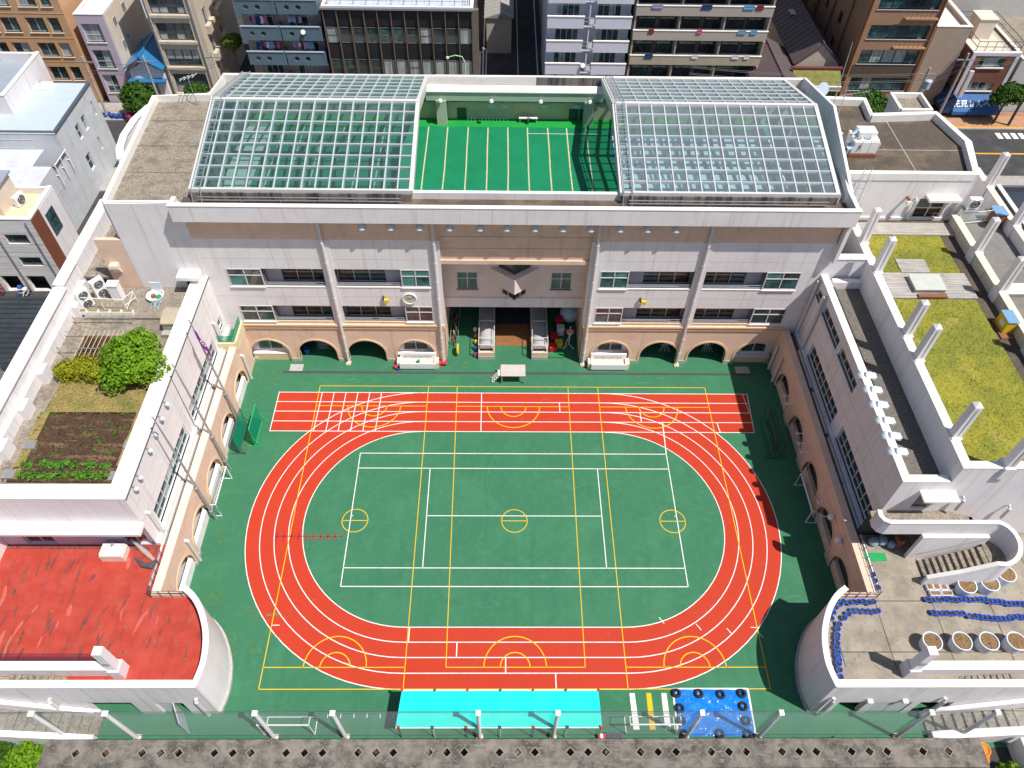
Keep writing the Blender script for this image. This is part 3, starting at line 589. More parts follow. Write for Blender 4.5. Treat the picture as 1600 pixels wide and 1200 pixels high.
for x in (-7.3, -5.65, -3.93, -2.25, -.54, 1.1, 2.85, 4.48, 6.12):
    pts = [(x + rr.uniform(-.03, .03), y) for y in (17, 20.5, 24, 27, 30.2)]; m.flat(pts, .10, 13.007)
for x in (-19.5, -17.8, -16.1, -14.4, -12.7, -11, -9.3): m.flat([(x, 17), (x, 30.2)], .12, 13.007)
m.obj('cover_seam', beige_strip, school)
m = MB(); rails = [((-5.5, 21.2), (-.5, 21.2)), ((3.0, 21.2), (6.2, 21.2)), ((1.1, 29.3), (7.2, 29.3)), ((-5.5, 21.2), (-5.6, 19.0)), ((-.5, 21.2), (-.45, 19.0)), ((-5.5, 19.9), (-4.4, 19.3)), ((-2.2, 19.2), (-1.2, 19.6)), ((1.2, 19.9), (2.7, 19.2)), ((6.2, 21.2), (6.25, 19.2))]
for a, b in rails: m.flat([a, b], .05, 13.009)
m.obj('cover_line', linew, school)
part_box(school, 'pool_front_wall', white, -22.9, 22.9, 16.3, 16.6, 13.0, 16.38)
part_box(school, 'pool_back_wall', MAT('pale_ochre_wall', (.55, .48, .33), .8, .06, 1), -22.8, 23, 31.55, 32.2, 13.0, 14.6)
part_box(school, 'pool_back_wall', white, -22.8, 23, 32.0, 32.2, 14.6, 15.7)
m = MB(); m.box(-7.4, 7.4, 30.65, 31.55, 15.15, 15.95); m.obj('pool_roof_beam', MAT('pale_green_beam', (.36, .46, .36), .7, .05, 1), school)
part_box(school, 'beam_top', coping, -7.6, 7.6, 30.55, 31.65, 15.95, 16.03)
part_box(school, 'back_gutter', stainpanel, -7.6, 7.6, 31.65, 32.35, 15.5, 15.6); part_box(school, 'back_gutter_wall', stainpanel, -7.6, 7.6, 32.30, 32.34, 15.6, 16.4)
for x in (-6.15, 6.3): part_box(school, 'pool_column', MAT('pale_green_column', (.40, .47, .36), .7, .05, 1), x - .42, x + .42, 30.5, 31.3, 13.0, 15.2)
m = MB(); m.box(-22, 22, 31.42, 31.5, 14.62, 15.1); m.obj('pool_back_windows', glasst, school)
m = MB()
for k in range(27): x = -13 + k; m.box(x - .04, x + .04, 31.38, 31.56, 14.6, 15.15)
m.obj('pool_window_frame', darksteel, school)
for x in (-1.95, -.8, 2.6, 5.4, 6.9): part_box(school, 'notice', bluep if False else MAT('pale_blue_notice', (.45, .62, .66), .7, .05, 3), x - .3, x + .3, 31.5, 31.55, 14.05, 14.4)
for x in (-4.5, 5.1, 6.0): part_box(school, 'green_door', MAT('green_door_paint', (.02, .10, .07), .6, .1, 2), x - .4, x + .4, 31.48, 31.55, 13.0, 14.0)
for i, (x, g) in enumerate(((-6.2, 1), (-1.95, 1), (2.15, 1), (6.25, 1))):
    t = thing('floodlight', 'small white floodlight on the pale green beam, %s from the left' % ('first', 'second', 'third', 'fourth')[i], 'floodlight', (x, 30.35, 15.3), 'floodlights over the open pool')
    part_box(t, 'bracket', steel, x - .04, x + .04, 30.3, 30.66, 15.5, 15.56); m = MB(); m.lathe([(.2, 0), (.16, .16), (.05, .24)], (x, 30.3, 15.3), 12); m.obj('lamp_head', whitep, t); m = MB(); m.lathe([(.17, -.03), (.17, 0)], (x, 30.3, 15.3), 12); m.obj('lens', bluep, t)
# bench and rack by the pool
t = thing('bench', 'white bench on the green pool deck under the notices', 'bench', (1.2, 31.0, 13)); part_box(t, 'seat', whitep, .4, 2.0, 30.9, 31.25, 13.4, 13.46)
for x in (.5, 1.2, 1.9): part_box(t, 'leg', steel, x - .04, x + .04, 30.95, 31.2, 13.0, 13.4)
t = thing('lane_rope_rack', 'long low rack of pale blue hoops against the ochre pool wall', 'rack', (-2.3, 31.2, 13)); m = MB()
for z in (.25, .6): m.tube([(-4.0, 31.2, 13 + z), (-.6, 31.2, 13 + z)], .03, 6)
for k in range(12): m.tube([(-4 + k * .31, 31.2, 13), (-4 + k * .31, 31.2, 13.65)], .025, 5)
m.obj('rail', MAT('pale_blue_steel', (.35, .5, .62), .5, .1, 3), t)
# glass canopies over the pool
PF, PR, PB = (16.2, 16.55), (24.7, 18.45), (32.1, 16.45)
def pt(k, x, dz=0.0):   # k 0..1 front slope, 1..2 back slope
    a, b, t = (PF, PR, k) if k <= 1 else (PR, PB, k - 1)
    return (x, a[0] + (b[0] - a[0]) * t, a[1] + (b[1] - a[1]) * t + dz)
for s in (-1, 1):
    x0, x1 = (-22.75, -7.25) if s < 0 else (7.25, 22.75)
    t = thing('pool_canopy', 'sloped glass pool canopy, %s' % ('left of the open green strip, beside the bare concrete deck' if s < 0 else 'right of the open green strip, beside the roof annex'), 'glass roof', ((x0 + x1) / 2, 24.5, 15.3), 'glass canopies over the rooftop pool')
    NCOL, NF, NB = 16, 8, 7; lad = 1.0
    xs = [x0 + .12] + [x0 + lad + (x1 - .12 - x0 - lad) * k / (NCOL - 1) for k in range(NCOL)]
    ks = [k / NF for k in range(NF + 1)] + [1 + k / NB for k in range(1, NB + 1)]
    pmesh = {}
    for i in range(NCOL):
        for j in range(len(ks) - 1):
            a = pt(ks[j], xs[i]); b = pt(ks[j + 1], xs[i + 1]); w = xs[i + 1] - xs[i]; key = (round(w, 3), ks[j] < 1)
            if key not in pmesh:
                me = bpy.data.meshes.new('pane'); dy, dz = b[1] - a[1], b[2] - a[2]
                me.from_pydata([(.02, .02, 0), (w - .02, .02, 0), (w - .02, dy - .02, dz), (.02, dy - .02, dz)], [], [(0, 1, 2, 3)]); me.materials.append(pane_roof if s < 0 else pane_pale); me.update(); pmesh[key] = me
            link('pane', pmesh[key], a, t)
    for i, x in enumerate(xs):
        m = MB(); w = .044 if 0 < i < NCOL else .14
        for (k0, k1) in ((0, 1), (1, 2)):
            A = [pt(k0, x - w), pt(k0, x + w), pt(k1, x + w), pt(k1, x - w)]
            d0, d1 = (-.20, .06) if 0 < i < NCOL else (-.22, .10)
            vs = [(p[0], p[1], p[2] + d0) for p in A] + [(p[0], p[1], p[2] + d1) for p in A]
            m.add(vs, ((3, 2, 1, 0), (4, 5, 6, 7), (0, 1, 5, 4), (1, 2, 6, 5), (2, 3, 7, 6), (3, 0, 4, 7)))
        m.obj('mullion', alu if 0 < i < NCOL else alu_white, t)
        if i % 3 == 2:
            m = MB()
            for (k0, k1) in ((0, 1), (1, 2)):
                A = [pt(k0, x - .07), pt(k0, x + .07), pt(k1, x + .07), pt(k1, x - .07)]; vs = [(p[0], p[1], p[2] - .42) for p in A] + [(p[0], p[1], p[2] - .06) for p in A]
                m.add(vs, ((3, 2, 1, 0), (4, 5, 6, 7), (0, 1, 5, 4), (1, 2, 6, 5), (2, 3, 7, 6), (3, 0, 4, 7)))
            m.box(x - .09, x + .09, 16.95, 17.2, 13.0, 15.75); m.obj('rafter', MAT('beige_steel', (.55, .50, .42), .6, .08, 2), t)
    for j, k in enumerate(ks):
        h = .044 if k not in (0, 1, 2) else (.15 if k == 1 else .1); y, z = pt(k, 0)[1:]
        m = MB(); m.box(x0, x1, y - h, y + h, z - .17, z + (.065 if k not in (0, 1, 2) else .13)); m.obj('transom', alu if k not in (0, 1, 2) else alu_white, t)
    n = 5
    for q in range(n): part_box(t, 'curb_panel', stainpanel, x0 + .1 + (x1 - x0 - .2) * q / n, x0 + .1 + (x1 - x0 - .2) * (q + 1) / n - .02, 15.98, 16.06, 15.85, 16.46)
    m = MB()
    for h in (16.05, 16.3): m.tube([(x0 + .6, 15.7, h), (x1 - .8, 15.7, h)], .035, 6)
    for q in range(6): x = x0 + .8 + (x1 - x0 - 1.8) * q / 5; m.tube([(x, 15.7, 15.85), (x, 15.7, 16.3), (x, 16.0, 16.1)], .03, 5)
    m.obj('handrail', steel, t)
    m = MB(); lx = x0 + .22
    for dx in (0, .62):
        m.tube([(lx + dx, 15.6, 15.9), (lx + dx, 16.0, 16.75), pt(1, lx + dx, .32), pt(2, lx + dx, .3)], .035, 6)
    for q in range(44): k = q / 22; p = pt(k, lx, .3); m.tube([p, (p[0] + .62, p[1], p[2])], .02, 5)
    m.obj('ladder', steel, t)
    xo = x1 - .1 if s < 0 else x0 + .1
    m = MB()
    for (k0, k1) in ((0, 1), (1, 2)):
        A = [pt(k0, xo - .07), pt(k0, xo + .07), pt(k1, xo + .07), pt(k1, xo - .07)]; vs = [(q[0], q[1], q[2] - .85) for q in A] + [(q[0], q[1], q[2] - .23) for q in A]
        m.add(vs, ((3, 2, 1, 0), (4, 5, 6, 7), (0, 1, 5, 4), (1, 2, 6, 5), (2, 3, 7, 6), (3, 0, 4, 7)))
    m.obj('added_shadow_girder', MAT('beige_steel', (.55, .50, .42), .6, .08, 2), t)  # deep girder added at the open end to darken the pool floor shadow
    xe = x0 if s < 0 else x1
    m = MB(); m.add([(xe, PF[0], 15.85), (xe, PB[0], 15.85), (xe, PB[0], PB[1]), (xe, PR[0], PR[1]), (xe, PF[0], PF[1])], [(0, 1, 2, 3, 4)]); m.obj('gable_glazing', pane_roof, t)
# lamps under the overhang, clock, horn speakers
lampx = [-10.84, -8.83, -6.81, -4.7, -2.55, -.67, 1.31, 3.28, 5.26, 7.33, 9.26, 11.29]
first = None
for i, x in enumerate(lampx):
    lab = 'white bowl floodlight under the roof overhang, %s of twelve from the left' % ('first second third fourth fifth sixth seventh eighth ninth tenth eleventh twelfth'.split()[i])
    if first is None:
        first = thing('floodlight', lab, 'floodlight', (x, 14.7, 14.95), 'floodlights under the overhang')
        m = MB(); m.lathe([(.32, 0), (.29, .1), (.18, .26), (.07, .34)], (x, 14.62, 14.60), 14); m.obj('reflector', MAT('grey_lamp_enamel', (.52, .56, .58), .5, .05, 3), first)
        m = MB(); m.tube([(x, 14.62, 14.84), (x, 14.62, 15.3)], .04, 6); m.obj('bracket', steel, first)
    else: dup(first, (x, 14.7, 14.95), lab)
t = thing('clock', 'round cream faced wall clock between the two rows of windows', 'clock', (-8.18, 15, 7.0))
m = MB(); m.ring((-8.18, 14.88, 7.5), .52, .07, 28, 6, 'y'); m.obj('rim', whitep, t)
m = MB(); m.tube([(-8.18, 14.86, 7.5), (-8.18, 15.0, 7.5)], .52, 28); f = m.obj('face', MAT('cream_clock_face', (.55, .54, .38), .6, .03, 2), t)
m = MB()
for k in range(12): a = k * math.pi / 6; m.tube([(-8.18 + .4 * math.sin(a), 14.845, 7.5 + .4 * math.cos(a)), (-8.18 + .47 * math.sin(a), 14.845, 7.5 + .47 * math.cos(a))], .012, 4)
m.obj('hour_mark', darksteel, f)
for a, l in ((math.radians(-52), .26), (math.radians(62), .40)):
    m = MB(); m.tube([(-8.18, 14.84, 7.5), (-8.18 + l * math.sin(a), 14.84, 7.5 + l * math.cos(a))], .02, 4); m.obj('hand', darksteel, t)
for x in (-9.97, 10.08):
    t = thing('wall_speaker', 'small yellow box speaker on the wall %s' % ('beside the clock' if x < 0 else 'right of the entrance, away from the clock'), 'speaker', (x, 14.7, 7.2), 'yellow wall speakers')
    part_box(t, 'speaker_box', yellow, x - .17, x + .17, 14.62, 14.86, 7.25, 7.55); part_box(t, 'bracket', darksteel, x - .28, x - .17, 14.8, 15.0, 7.3, 7.7)
# ================================================================== WINGS
def wing(s):
    """one wing of the horseshoe; s=-1 west, s=1 east. F is the courtyard face of the ground floor, U of the upper wall."""
    F, U = 22.0 * s, 23.25 * s
    t = thing('school_wing', 'west school wing with the vegetable garden on its roof' if s < 0 else 'east school wing with a gravel strip and lawns on its roof', 'school wing', (27 * s, 5, 0), 'two wings of the school')
    ax = 'y+' if s < 0 else 'y-'; top = 9.5 if s < 0 else 10.1; ys = -4.4 if s < 0 else -3.4
    AY = [11.0, 6.65, 2.4, -1.5, -5.35]; B = [15.0, 8.85, 4.55, .45, -3.45, -7.9]; th = .42 * s
    for k, c in enumerate(AY):
        m = MB(); m.arch('y', F, th, c, 1.5, 1.0, B[k + 1], B[k], 4.2, 20); m.obj('arch', peach, t)
        m = MB(); pi = [(c + 1.5, .3)] + arc((c, 1.0), 1.5, 0, 180, 20) + [(c - 1.5, .3)]; po = [(c + 1.66, .3)] + arc((c, 1.0), 1.66, 0, 180, 20) + [(c - 1.66, .3)]
        x = F - .05 * s
        for i in range(len(pi) - 1):
            A, Bq, Cq, D = pi[i], pi[i + 1], po[i + 1], po[i]
            m.add([(x, A[0], A[1]), (x, Bq[0], Bq[1]), (x, Cq[0], Cq[1]), (x, D[0], D[1]), (F, D[0], D[1]), (F, Cq[0], Cq[1]), (F + .2 * s, A[0], A[1]), (F + .2 * s, Bq[0], Bq[1])], [(0, 1, 2, 3), (3, 2, 5, 4), (0, 1, 7, 6)])
        m.obj('arch_trim', peach_trim, t)
        a, b = sorted((F + .1 * s, F + .40 * s)); part_box(t, 'sill_wall', white if s < 0 else peach, a, b, c - 1.5, c + 1.5, 0, .85)
        window(t, ax, F + .75 * s, c - 1.35, c + 1.35, .9, 2.3, 3, 1, alu_white, [glassd, glasst, glassc])
        a, b = sorted((F + .8 * s, F + .9 * s)); m = MB(); m.wall('y', F + .85 * s, .1 * s, c - 1.9, c + 1.9, 0, 4.0, [(c - 1.35, c + 1.35, .9, 2.3)]); m.obj('inner_wall', white, t)
    m = MB()
    for k in range(6):
        y = B[k]; w = .5 if k else .25; a, b = sorted((F - .07 * s, F + .1 * s)); m.box(a, b, max(y - w, -7.9), min(y + w, 14.95), 0, .32)
    m.obj('plinth', plinth, t)
    a, b = sorted((F - .06 * s, F + .48 * s)); part_box(t, 'arcade_coping', cream if s < 0 else peach, a, b, -7.92, 14.9, 4.2, 4.3)
    a, b = sorted((F - .03 * s, F + .0 * s)); m = MB()
    for z in (3.72, 3.05): m.box(F - .006 if s > 0 else F, F if s > 0 else F + .006, -7.8, 14.9, z, z + .025)
    for y in B[1:-1]: m.box(F - .006 if s > 0 else F, F if s > 0 else F + .006, y - .012, y + .012, .4, 3.7)
    m.obj('joint_line', plinth, t)
    a, b = sorted((F + .48 * s, U + .0 * s)); part_box(t, 'gutter_roof', gravel if s < 0 else conc_dark, a, b, ys, 14.95, 3.6, 3.8)  # east strip takes a darker roofing that puts its shade into the colour
    a, b = sorted((U - .22 * s, U)); part_box(t, 'window_ledge', coping if s < 0 else white, a, b, ys, 14.95, 3.8, 4.15)
    wins = [(5.3, 12.05, 4.3, 5.8), (-3.0, 4.0, 4.3, 5.8)]
    if s > 0: wins += [(13.65, 14.6, 8.5, 9.3), (9.0, 12.75, 8.4, 9.3), (4.95, 8.5, 8.4, 9.3)]
    else: wins += [(13.75, 14.55, 5.0, 5.9)]
    m = MB(); m.wall('y', U, .3 * s, ys, 15.0, 3.8, top, wins); m.obj('upper_wall', white, t)
    for (y0, y1, z0, z1) in wins:
        n = max(1, round((y1 - y0) / .85)); window(t, ax, U + .16 * s, y0, y1, z0, z1, n, 2 if z0 < 5 else 1, alu if s < 0 else alu_white, [glasst, glasst, glassc, glassd] if s < 0 else [glassd, glassd, glassbr], .07, .08, zsplit=.38 if z0 < 5 else None)
        a, b = sorted((U - .10 * s, U + .1 * s)); part_box(t, 'window_sill', alu_white, a, b, y0 - .05, y1 + .05, z0 - .07, z0)
        a, b = sorted((U + .9 * s, U + 1.0 * s)); part_box(t, 'room_wall', dark, a, b, y0 - .3, y1 + .3, z0 - .3, z1 + .3)
    m = MB()
    for z in (6.6, 7.9): m.box(*sorted((U - .005 * s, U)), ys, 15, z, z + .025)
    for y in (12.9, 8.7, 4.5, .4): m.box(*sorted((U - .005 * s, U)), y - .012, y + .012, 4.6, top - .1)
    m.obj('joint_line', plinth, t)
    # pipes
    for (x, y, z0, z1) in ((F, 12.9, .1, 2.95), (U, 12.95, 3.8, 6.6 if s < 0 else 9.8), (F, -3.6 if s < 0 else 14.3, .1, 2.9), (U, -3.6 if s < 0 else 14.7, 3.8, 6.6 if s < 0 else 9.8)):
        m = MB(); m.tube([(x + .1 * s, y, z1 + .12), (x - .17 * s, y, z1), (x - .17 * s, y, z0)], .12, 8); m.obj('downpipe', alu_white, t)
    return t
west = wing(-1); east = wing(1)
# -------- west wing roof
m = MB(); m.box(-24.35, -23.2, -4.42, 15.0, 9.5, 9.58); m.box(-33.0, -24.35, -4.42, -3.4, 9.5, 9.58); m.obj('parapet_coping', coping, west)
part_box(west, 'coping_flashing', darksteel, -23.26, -23.17, -4.4, 15, 9.42, 9.5)
m = MB(); m.box(-24.2, -23.55, -3.5, 15.0, 8.1, 9.5); m.obj('inner_parapet', white, west)
m = MB(); m.wall('x', -4.403, .9, -33.0, -23.3, 6.75, 9.497); m.obj('south_upper_wall', white, west)
part_box(west, 'south_canopy', coping, -33.0, -23.1, -5.25, -4.40, 6.55, 6.8)
m = MB(); m.wall('x', -4.4, .3, -33.0, -23.3, 3.9, 6.55, [(-31.5, -29.6, 3.95, 5.9), (-28.2, -26.0, 4.9, 6.2), (-25.2, -23.6, 3.95, 6.0)]); m.obj('south_lower_wall', MAT('purple_shade_wall', (.55, .48, .58), .8, .05, 1), west)  # purple shade below the canopy is put into the wall colour
glassred = MAT('red_reflecting_glass', (.16, .035, .03), .08, .4, 1.2, spec=.7)
for a in ((-31.5, -29.6, 3.95, 5.9, 2, 2), (-28.2, -26.0, 4.9, 6.2, 2, 1), (-25.2, -23.6, 3.95, 6.0, 2, 2)): window(west, 'x', -4.25, *a[:4], a[4], a[5], alu, glassred)
part_box(west, 'roof_floor', conc, -33.0, -24.2, -3.5, 15.0, 8.0, 8.2)
part_box(west, 'roof_floor', conc, -31.8, -24.2, 11.7, 14.95, 8.2, 8.42, label='raised paved strip in front of the white wall')
m = MB(); m.box(-33.7, -32.7, -6.0, 12.9, 10.2, 10.3); m.box(-33.6, -32.75, 12.9, 23, 10.5, 10.6); m.obj('outer_coping', coping, west)
m = MB(); m.box(-33.55, -32.85, -6.0, 12.9, 0, 10.2); m.box(-33.45, -32.85, 12.9, 23, 0, 10.5); m.obj('outer_wall', white, west)
m = MB(); m.box(-32.85, -32.55, -3.5, 14.9, 8.2, 9.15); m.obj('inner_ledge', white, west)
for y in (12.4, 6.0, 2.9, -.3): part_box(west, 'pilaster', white, -32.55, -32.1, y - .5, y + .5, 8.2, 9.25)
m = MB(); m.wall('x', 15.0, .3, -30.4, -28.42, 8.0, 13.0, []); m.obj('north_wall', peach, west)
m = MB(); m.strip([(-32.9, 15.3), (-32.9, 22.9)], 8, 10.5, .3); m.obj('passage_parapet', white, west)
part_box(west, 'passage_floor', conc, -32.8, -28.6, 15.3, 29, 9.0, 9.2)
m = MB(); pts = [(-32.5, 26.5), (-33.1, 28), (-33.4, 30), (-33.3, 32.5), (-32.7, 34.6), (-31.8, 35.6), (-30.5, 36), (-27, 36)]; m.strip(pts, 0, 12.0, .5); m.obj('curved_wall', white, west)
m = MB(); m.strip(pts, 12.0, 12.08, .62); m.obj('curved_coping', coping, west)
m = MB(); m.prism([(-32.3, 26.5), (-33, 30), (-32.3, 34.8), (-30.5, 35.7), (-27, 35.8), (-28.5, 29)], 10.6, 10.8); m.obj('curved_roof', conc_dark, west)
part_box(west, 'door', MAT('grey_door_glass', (.12, .13, .14), .2, .2, 2), -25.0, -23.9, 15.12, 15.2, 8.42, 9.75)
m = MB(); m.box(-25.15, -23.55, 14.05, 15.0, 9.95, 10.25); m.obj('door_canopy', coping, west)
part_box(west, 'courtyard_balcony', MAT('pale_yellow_rim', (.72, .62, .40), .7, .08, 2), -23.2, -21.9, 12.55, 12.8, 3.8, 4.75); part_box(west, 'courtyard_balcony', MAT('pale_yellow_rim', (.72, .62, .40), .7, .08, 2), -22.15, -21.85, 12.8, 15.0, 3.8, 4.75)
part_box(west, 'balcony_floor', green, -23.2, -22.15, 12.8, 15.0, 3.805, 3.83)
m = MB(); m.quad((-22.0, 12.7, 4.75), (-22.0, 14.9, 4.75), (-22.0, 14.9, 5.5), (-22.0, 12.7, 5.5)); m.quad((-22.0, 12.68, 4.75), (-23.2, 12.68, 4.75), (-23.2, 12.68, 5.5), (-22.0, 12.68, 5.5)); m.obj('balcony_net', netgreen, west)
# garden
t = thing('garden_bed', 'raised rooftop vegetable garden bed of dark tilled soil and straw', 'garden bed', (-28, 2, 8.2))
m = MB(); m.strip([(-24.45, -2.75), (-24.45, 6.5), (-24.45, 6.6)], 8.2, 8.75, .12); m.strip([(-31.4, -2.75), (-31.0, 5.6)], 8.2, 8.72, .1); m.strip([(-31.4, -2.75), (-24.45, -2.75)], 8.2, 8.6, .12); m.obj('edging', conc_terr, t)
def field(x0, x1, y0, y1, z, nx, ny, amp, freq, rnd, skew=0):
    m = MB(); g = []
    for j in range(ny + 1):
        for i in range(nx + 1):
            x = x0 + (x1 - x0) * i / nx + skew * (1 - j / ny); y = y0 + (y1 - y0) * j / ny
            g.append((x, y, z + (amp * math.sin(y * freq) if freq else 0) + rnd.uniform(-.035, .035) * (1 if freq else .4)))
    m.add(g, [(j * (nx + 1) + i, j * (nx + 1) + i + 1, (j + 1) * (nx + 1) + i + 1, (j + 1) * (nx + 1) + i) for j in range(ny) for i in range(nx)]); return m
rs = random.Random(11)
field(-31.3, -24.5, -2.7, 2.7, 8.66, 60, 60, .07, 6.5, rs).obj('soil', soil, t)
field(-31.0, -24.5, 2.7, 6.4, 8.70, 56, 36, 0, 0, rs).obj('straw', drygrass, t)
part_box(t, 'straw', drygrass, -31.28, -30.7, -2.5, 2.7, 8.68, 8.74); part_box(t, 'straw', drygrass, -25.0, -24.52, -1.5, 2.7, 8.68, 8.74)
def tuft_mesh(n, h, w, rnd, mat, name):
    v = []; f = []
    for _ in range(n):
        a = rnd.random() * 6.283; l = h * (.5 + .8 * rnd.random()); q = w * rnd.random(); bx, by = q * math.cos(a), q * math.sin(a); b = rnd.random() * 6.283; d = .35 * l; k = len(v); e = .03 + .04 * rnd.random()
        v += [(bx - e * math.sin(b), by + e * math.cos(b), 0), (bx + e * math.sin(b), by - e * math.cos(b), 0), (bx + d * math.cos(b), by + d * math.sin(b), l)]; f.append((k, k + 1, k + 2))
    me = bpy.data.meshes.new(name); me.from_pydata(v, [], f); me.materials.append(mat); me.update(); return me
v = MB(); rg = random.Random(5)
for _ in range(1600):
    x, y = rg.uniform(-31, -24.6), 2.5 + rg.random() ** .8 * 3.8; a = rg.random() * 6.283; l = .12 + .2 * rg.random()
    v.add([(x, y, 8.68), (x + .05 * math.cos(a), y + .05 * math.sin(a), 8.69), (x + l * math.cos(a + .5), y + l * math.sin(a + .5), 8.78 + .12 * rg.random())], [(0, 1, 2)])
v.obj('straw_stalks', LEAF('straw_stalk', (.22, .17, .05), (.42, .34, .14)), t, kind='stuff')
for (x, y) in ((-30.9, -.0), (-24.6, .1), (-31.3, -2.2), (-24.75, -2.3)):
    part_box(t, 'drain_box', conc_terr, x - .38, x + .38, y - .32, y + .32, 8.45, 8.86); part_box(t, 'drain_lid', steel, x - .28, x + .28, y - .24, y + .24, 8.86, 8.875)
vp = None; rv = random.Random(9)
vms = [crown_mesh([(0, 0, .14, .2), (.12, .05, .12, .14), (-.1, .08, .1, .15)], 46, .10, leaf_veg, 'foliage', rv) for _ in range(4)]
def plant(name, me, x, y, z, label, cat, group, rz=0, sc=1.0):
    o = link(name, me, (x, y, z), None, rz, label=label, cat=cat, group=group); o.scale = (sc, sc, sc); return o
for row, (y, lab) in enumerate(((-2.28, 'leafy vegetable plant, %s from the left in the front row of the garden'), (-1.5, 'leafy vegetable plant, %s from the left in the second row of the garden'))):
    x = -30.6; cnt = 0
    while x < -25.2:
        if not (row == 1 and (-29.9 < x < -29.6 or -27.5 < x < -27.1 or -26.4 < x < -25.9)): plant('vegetable_plant', rv.choice(vms), x + rv.uniform(-.06, .06), y + rv.uniform(-.08, .08), 8.68, lab % nth((cnt := cnt + 1)), 'plant', 'vegetables in the %s row' % ('front' if row == 0 else 'second'), rv.random() * 6, rv.uniform(.85, 1.45))
        x += rv.uniform(.30, .42)
for _ in range(34): plant('seedling', rv.choice(vms), rv.uniform(-30.8, -25.2), rv.uniform(-.8, 2.6), 8.66, 'small green seedling scattered on the dark tilled soil', 'seedling', 'seedlings on the tilled soil', rv.random() * 6, rv.uniform(.25, .5))
tree('garden_tree', 'round bright green tree growing on the west wing roof', 'tree', -26.0, 6.0, 8.4, 3.9, 2.35, leaf_garden, 6500, .14, None, 9, 4, .13, .9, .9)
t = thing('shrub', 'low yellow green shrub left of the round rooftop tree', 'shrub', (-29.5, 5.9, 8.4))
link('foliage', crown_mesh([(-.9, 0, .75, .85), (0, .15, .85, .95), (.9, -.05, .8, .9), (1.6, 0, .7, .7), (-1.5, .1, .6, .6)], 3400, .10, leaf_bush, 'foliage', random.Random(8), .85), (-29.5, 5.9, 8.4), t)
m = MB()
for k in range(5): m.tube([(-29.5 + .2 * k - .4, 5.9, 8.35), (-29.5 + .55 * k - 1.1, 5.9, 9.0)], .04, 5)
m.obj('stem', bark, t)
# trellis of poles over the back bed
t = thing('pole_trellis', 'trellis of pale poles and canes lying over the back garden bed', 'trellis', (-29.6, 9.4, 8.2))
m = MB()
for y in (8.2, 9.8, 11.2): m.tube([(-32.3, y, 8.9), (-28.0, y, 8.9)], .035, 6)
for x in (-32.2, -28.2):
    for y in (8.2, 11.2): m.tube([(x, y, 8.2), (x, y, 9.0)], .035, 6)
m.obj('pole', steel, t)
m = MB()
for k in range(9): m.tube([(-30.9 + k * .33, 7.6, 8.75), (-30.75 + k * .33, 9.9, 8.95)], .025, 5)
m.obj('cane', MAT('bamboo_cane', (.55, .44, .26), .7, .15, 4), t)
part_box(None, 'planting_bed', soil, -31.0, -27.9, 7.3, 9.8, 8.2, 8.45, label='second small soil bed under the pole trellis', cat='garden bed')
# planters, cabinets, outdoor units on the west roof
pw = thing('planter_box', 'white planter trough with dry plants, leftmost behind the pole trellis', 'planter', (-32.0, 12.1, 8.42), 'white planter troughs on the west roof')
m = MB(); m.box(-32.4, -31.65, 11.95, 12.25, 8.42, 8.72); m.obj('box', whitep, pw); m = MB(); m.box(-32.34, -31.71, 12.0, 12.2, 8.72, 8.78); m.obj('soil', drygrass, pw)
for k, w in enumerate(('second', 'third', 'fourth', 'fifth')): dup(pw, (-31.15 + k * .85, 12.12, 8.42), 'white planter trough with dry plants, %s from the left behind the pole trellis' % w)
def ac(x, y, z, label, w=.85, h=1.6, rz=0.0, group=None, fans=2):
    t = thing('air_conditioner_unit', label, 'air conditioner', (x, y, z), group)
    m = MB(); m.box(x - w / 2, x + w / 2, y - .2, y + .2, z + .08, z + h); m.obj('casing', whitep, t)
    for k in range(fans):
        zc = z + h * (k + .5) / fans + .04; m = MB(); m.tube([(x, y - .21, zc), (x, y - .195, zc)], min(w, h / fans) * .40, 18); g = m.obj('fan_grille', ac_grille, t)
        m = MB(); m.ring((x, y - .215, zc), min(w, h / fans) * .4, .02, 18, 5, 'y'); m.ring((x, y - .215, zc), min(w, h / fans) * .2, .012, 14, 4, 'y'); m.obj('guard_ring', steel, g)
    for dx in (-w * .35, w * .35): part_box(t, 'foot', steel, x + dx - .05, x + dx + .05, y - .18, y + .18, z, z + .08)
    t.rotation_euler = (0, 0, rz); return t
ac(-31.9, 12.9, 8.3, 'tall white outdoor unit on the west roof nearest the planters', .95, 1.7, .9, 'tall outdoor units beside the peach wall')
ac(-31.2, 14.1, 8.3, 'tall white outdoor unit on the west roof closest to the dark doorway', .95, 1.7, .9, 'tall outdoor units beside the peach wall')
ac(-30.2, 16.4, 9.2, 'white outdoor unit with two fans in the roof passage behind the peach wall', .9, 1.5, .9, None)
t = thing('storage_locker', 'plain white upright locker on the west roof', 'locker', (-29.9, 13.8, 8.42)); part_box(t, 'cabinet', whitep, -30.25, -29.5, 13.5, 14.1, 8.42, 9.85); part_box(t, 'lid', coping, -30.3, -29.45, 13.45, 14.15, 9.85, 9.92)
t = thing('wall_vent', 'cream vent hood on the peach end wall', 'vent', (-29.7, 14.8, 9.9)); part_box(t, 'hood', cream, -30.0, -29.4, 14.55, 15.0, 10.6, 10.9); m = MB(); m.wedge([(14.9, 10.0), (15.0, 9.9), (15.0, 10.6), (14.65, 10.6)], 'x', -29.95, -29.45); m.obj('duct', cream, t)
t = thing('wash_basin', 'round white basin with a raised board on the west roof', 'basin', (-27.1, 13.9, 8.42))
